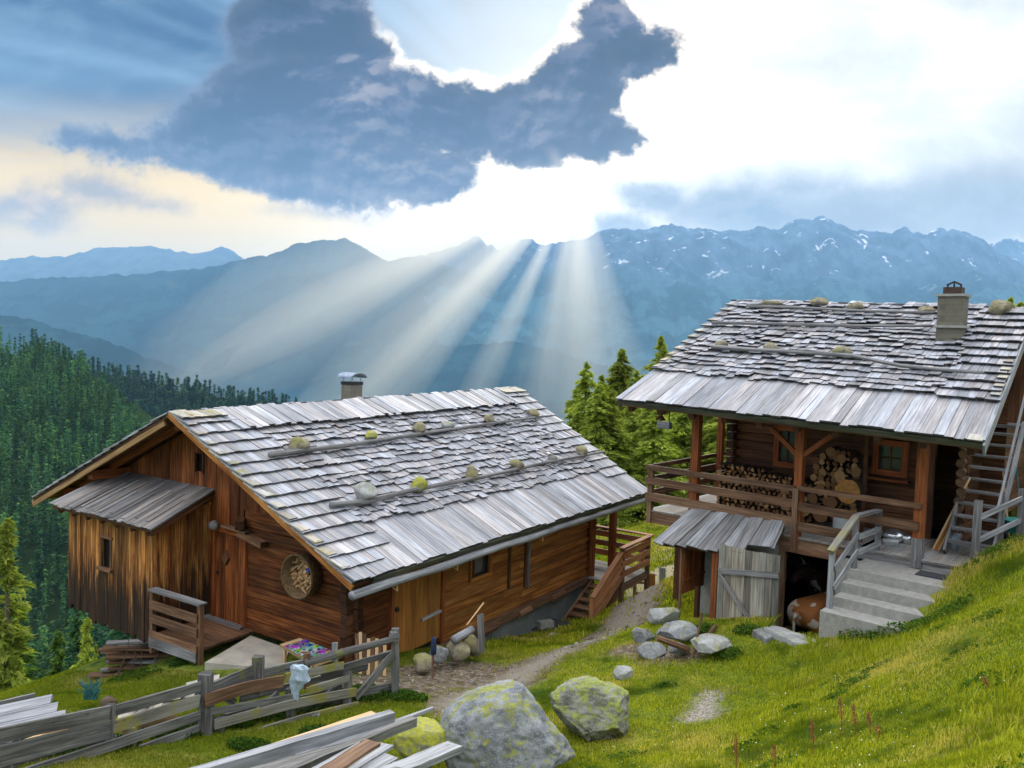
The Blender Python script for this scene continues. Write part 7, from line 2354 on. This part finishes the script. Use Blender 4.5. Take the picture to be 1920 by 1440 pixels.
# small meadow flowers
mfl, n = new_mat('flower_petals')
finish(n, n.ramp(island(n), [(.0, (.75, .55, .03)), (.6, (.75, .55, .03)), (.62, (.75, .75, .72)), (1, (.75, .75, .72))], 'CONSTANT'), .8)
N = 1500
rr_ = 4.6 + 11 * g.random(N) ** .8; aa_ = g.uniform(-.1, .7, N)
x, y = rr_ * np.sin(aa_), rr_ * np.cos(aa_)
ok = (vnoise(x / 1.2, y / 1.2, 5) > .45) & (bare_mask(x, y) > .9)
w = (x - HD.x) * HW.x + (y - HD.y) * HW.y; n_ = (x - HD.x) * HN.x + (y - HD.y) * HN.y
ok &= ~((w > -1) & (n_ > -2.3))
x, y = x[ok], y[ok]; n0 = len(x); z = ground_h(x, y) + g.uniform(.05, .14, n0)
ph = np.arange(5) * 2 * PI / 5
ring = np.stack([np.cos(ph), np.sin(ph), .25 * np.sin(ph * 2)], 1)
V_ = np.stack([x, y, z], 1)[:, None, :] + ring[None] * g.uniform(.004, .008, n0)[:, None, None]
o = np_mesh('wildflowers', V_.reshape(-1, 3), np.arange(n0 * 5).reshape(-1, 5), mfl)
tag(o, 'tiny yellow and white meadow flowers scattered in the grass', 'flowers', kind='stuff')
gc = random.Random(44)
mc = []
for i in range(46):
    rr0 = gc.uniform(5, 13); a0 = gc.uniform(-.05, .66)
    x0, y0 = rr0 * math.sin(a0), rr0 * math.cos(a0)
    w0 = (x0 - HD.x) * HW.x + (y0 - HD.y) * HW.y; n0_ = (x0 - HD.x) * HN.x + (y0 - HD.y) * HN.y
    if w0 > -1.2 and n0_ > -2.4: continue
    if bare_mask(np.array([x0]), np.array([y0]))[0] < .9: continue
    mc.append((x0, y0, gc.uniform(.12, .35)))
leafweeds('weeds', 7000, mc, .07, .022, 9, 'low broad-leaved clumps in the meadow grass')
random.seed(91)
md = simple_mat('dock_seed', (.26, .085, .03), .9, .4, 30)
for i, (x, t, bt, y, lab) in enumerate([(1575, 1308, 1440, 8.0, 'tallest rusty dock stalk, standing left in the lower right meadow'), (1600, 1322, 1450, 7.9, 'rusty dock stalk just right of the tallest one'), (1628, 1336, 1440, 7.8, 'shorter rusty dock stalk, third from the tallest one'),
                                 (1523, 1350, 1440, 7.6, 'thick rusty dock stalk left of the tallest one'), (1645, 1362, 1440, 7.5, 'thin dock stalk right of the group of three'), (1845, 1270, 1400, 7.6, 'reddish dock stalk near the right edge of the meadow'),
                                 (1380, 1375, 1440, 8.0, 'short dock stalk at the left of the meadow stalks'), (1690, 1395, 1445, 7.2, 'short brown dock stalk between the group and the right edge'), (1870, 1330, 1430, 6.9, 'dock stalk with few seeds at the right edge'), (1452, 1398, 1445, 7.7, 'small reddish dock stalk beside the thick one')]):
    p0 = at(x, bt, y); g0 = gh(p0.x, p0.y); p0 = V3((p0.x, p0.y, g0)); p1 = at(x, t, y)
    dk = thing('dock_plant', lab, 'plant', p0, 'dry dock stalks in the meadow')
    b = MB(); b.tube([p0, p0.lerp(p1, .5) + V3((.01, 0, 0)), p1], [.006, .005, .002], 5); b.build('stem', md, dk)
    b = MB(); H_ = (p1 - p0).length
    for k in range(int(150 * H_ + 60)):
        s_ = random.uniform(.45, 1.0); q = p0.lerp(p1, s_); rr_ = .035 * (1.15 - s_) + .006
        q = q + V3((random.uniform(-rr_, rr_), random.uniform(-rr_, rr_), random.uniform(-.01, .01)))
        d = V3((random.uniform(-1, 1), random.uniform(-1, 1), random.uniform(-1, 1))).normalized() * .008
        e = d.orthogonal().normalized() * .006
        b.quad([q - d, q - e, q + d, q + e], [(0, 0)] * 4)
    b.build('seed_head', md, dk)

for o in list(COL.objects):
    if o.parent is None and o.get('category') and not o.get('kind'):
        o['kind'] = 'thing'
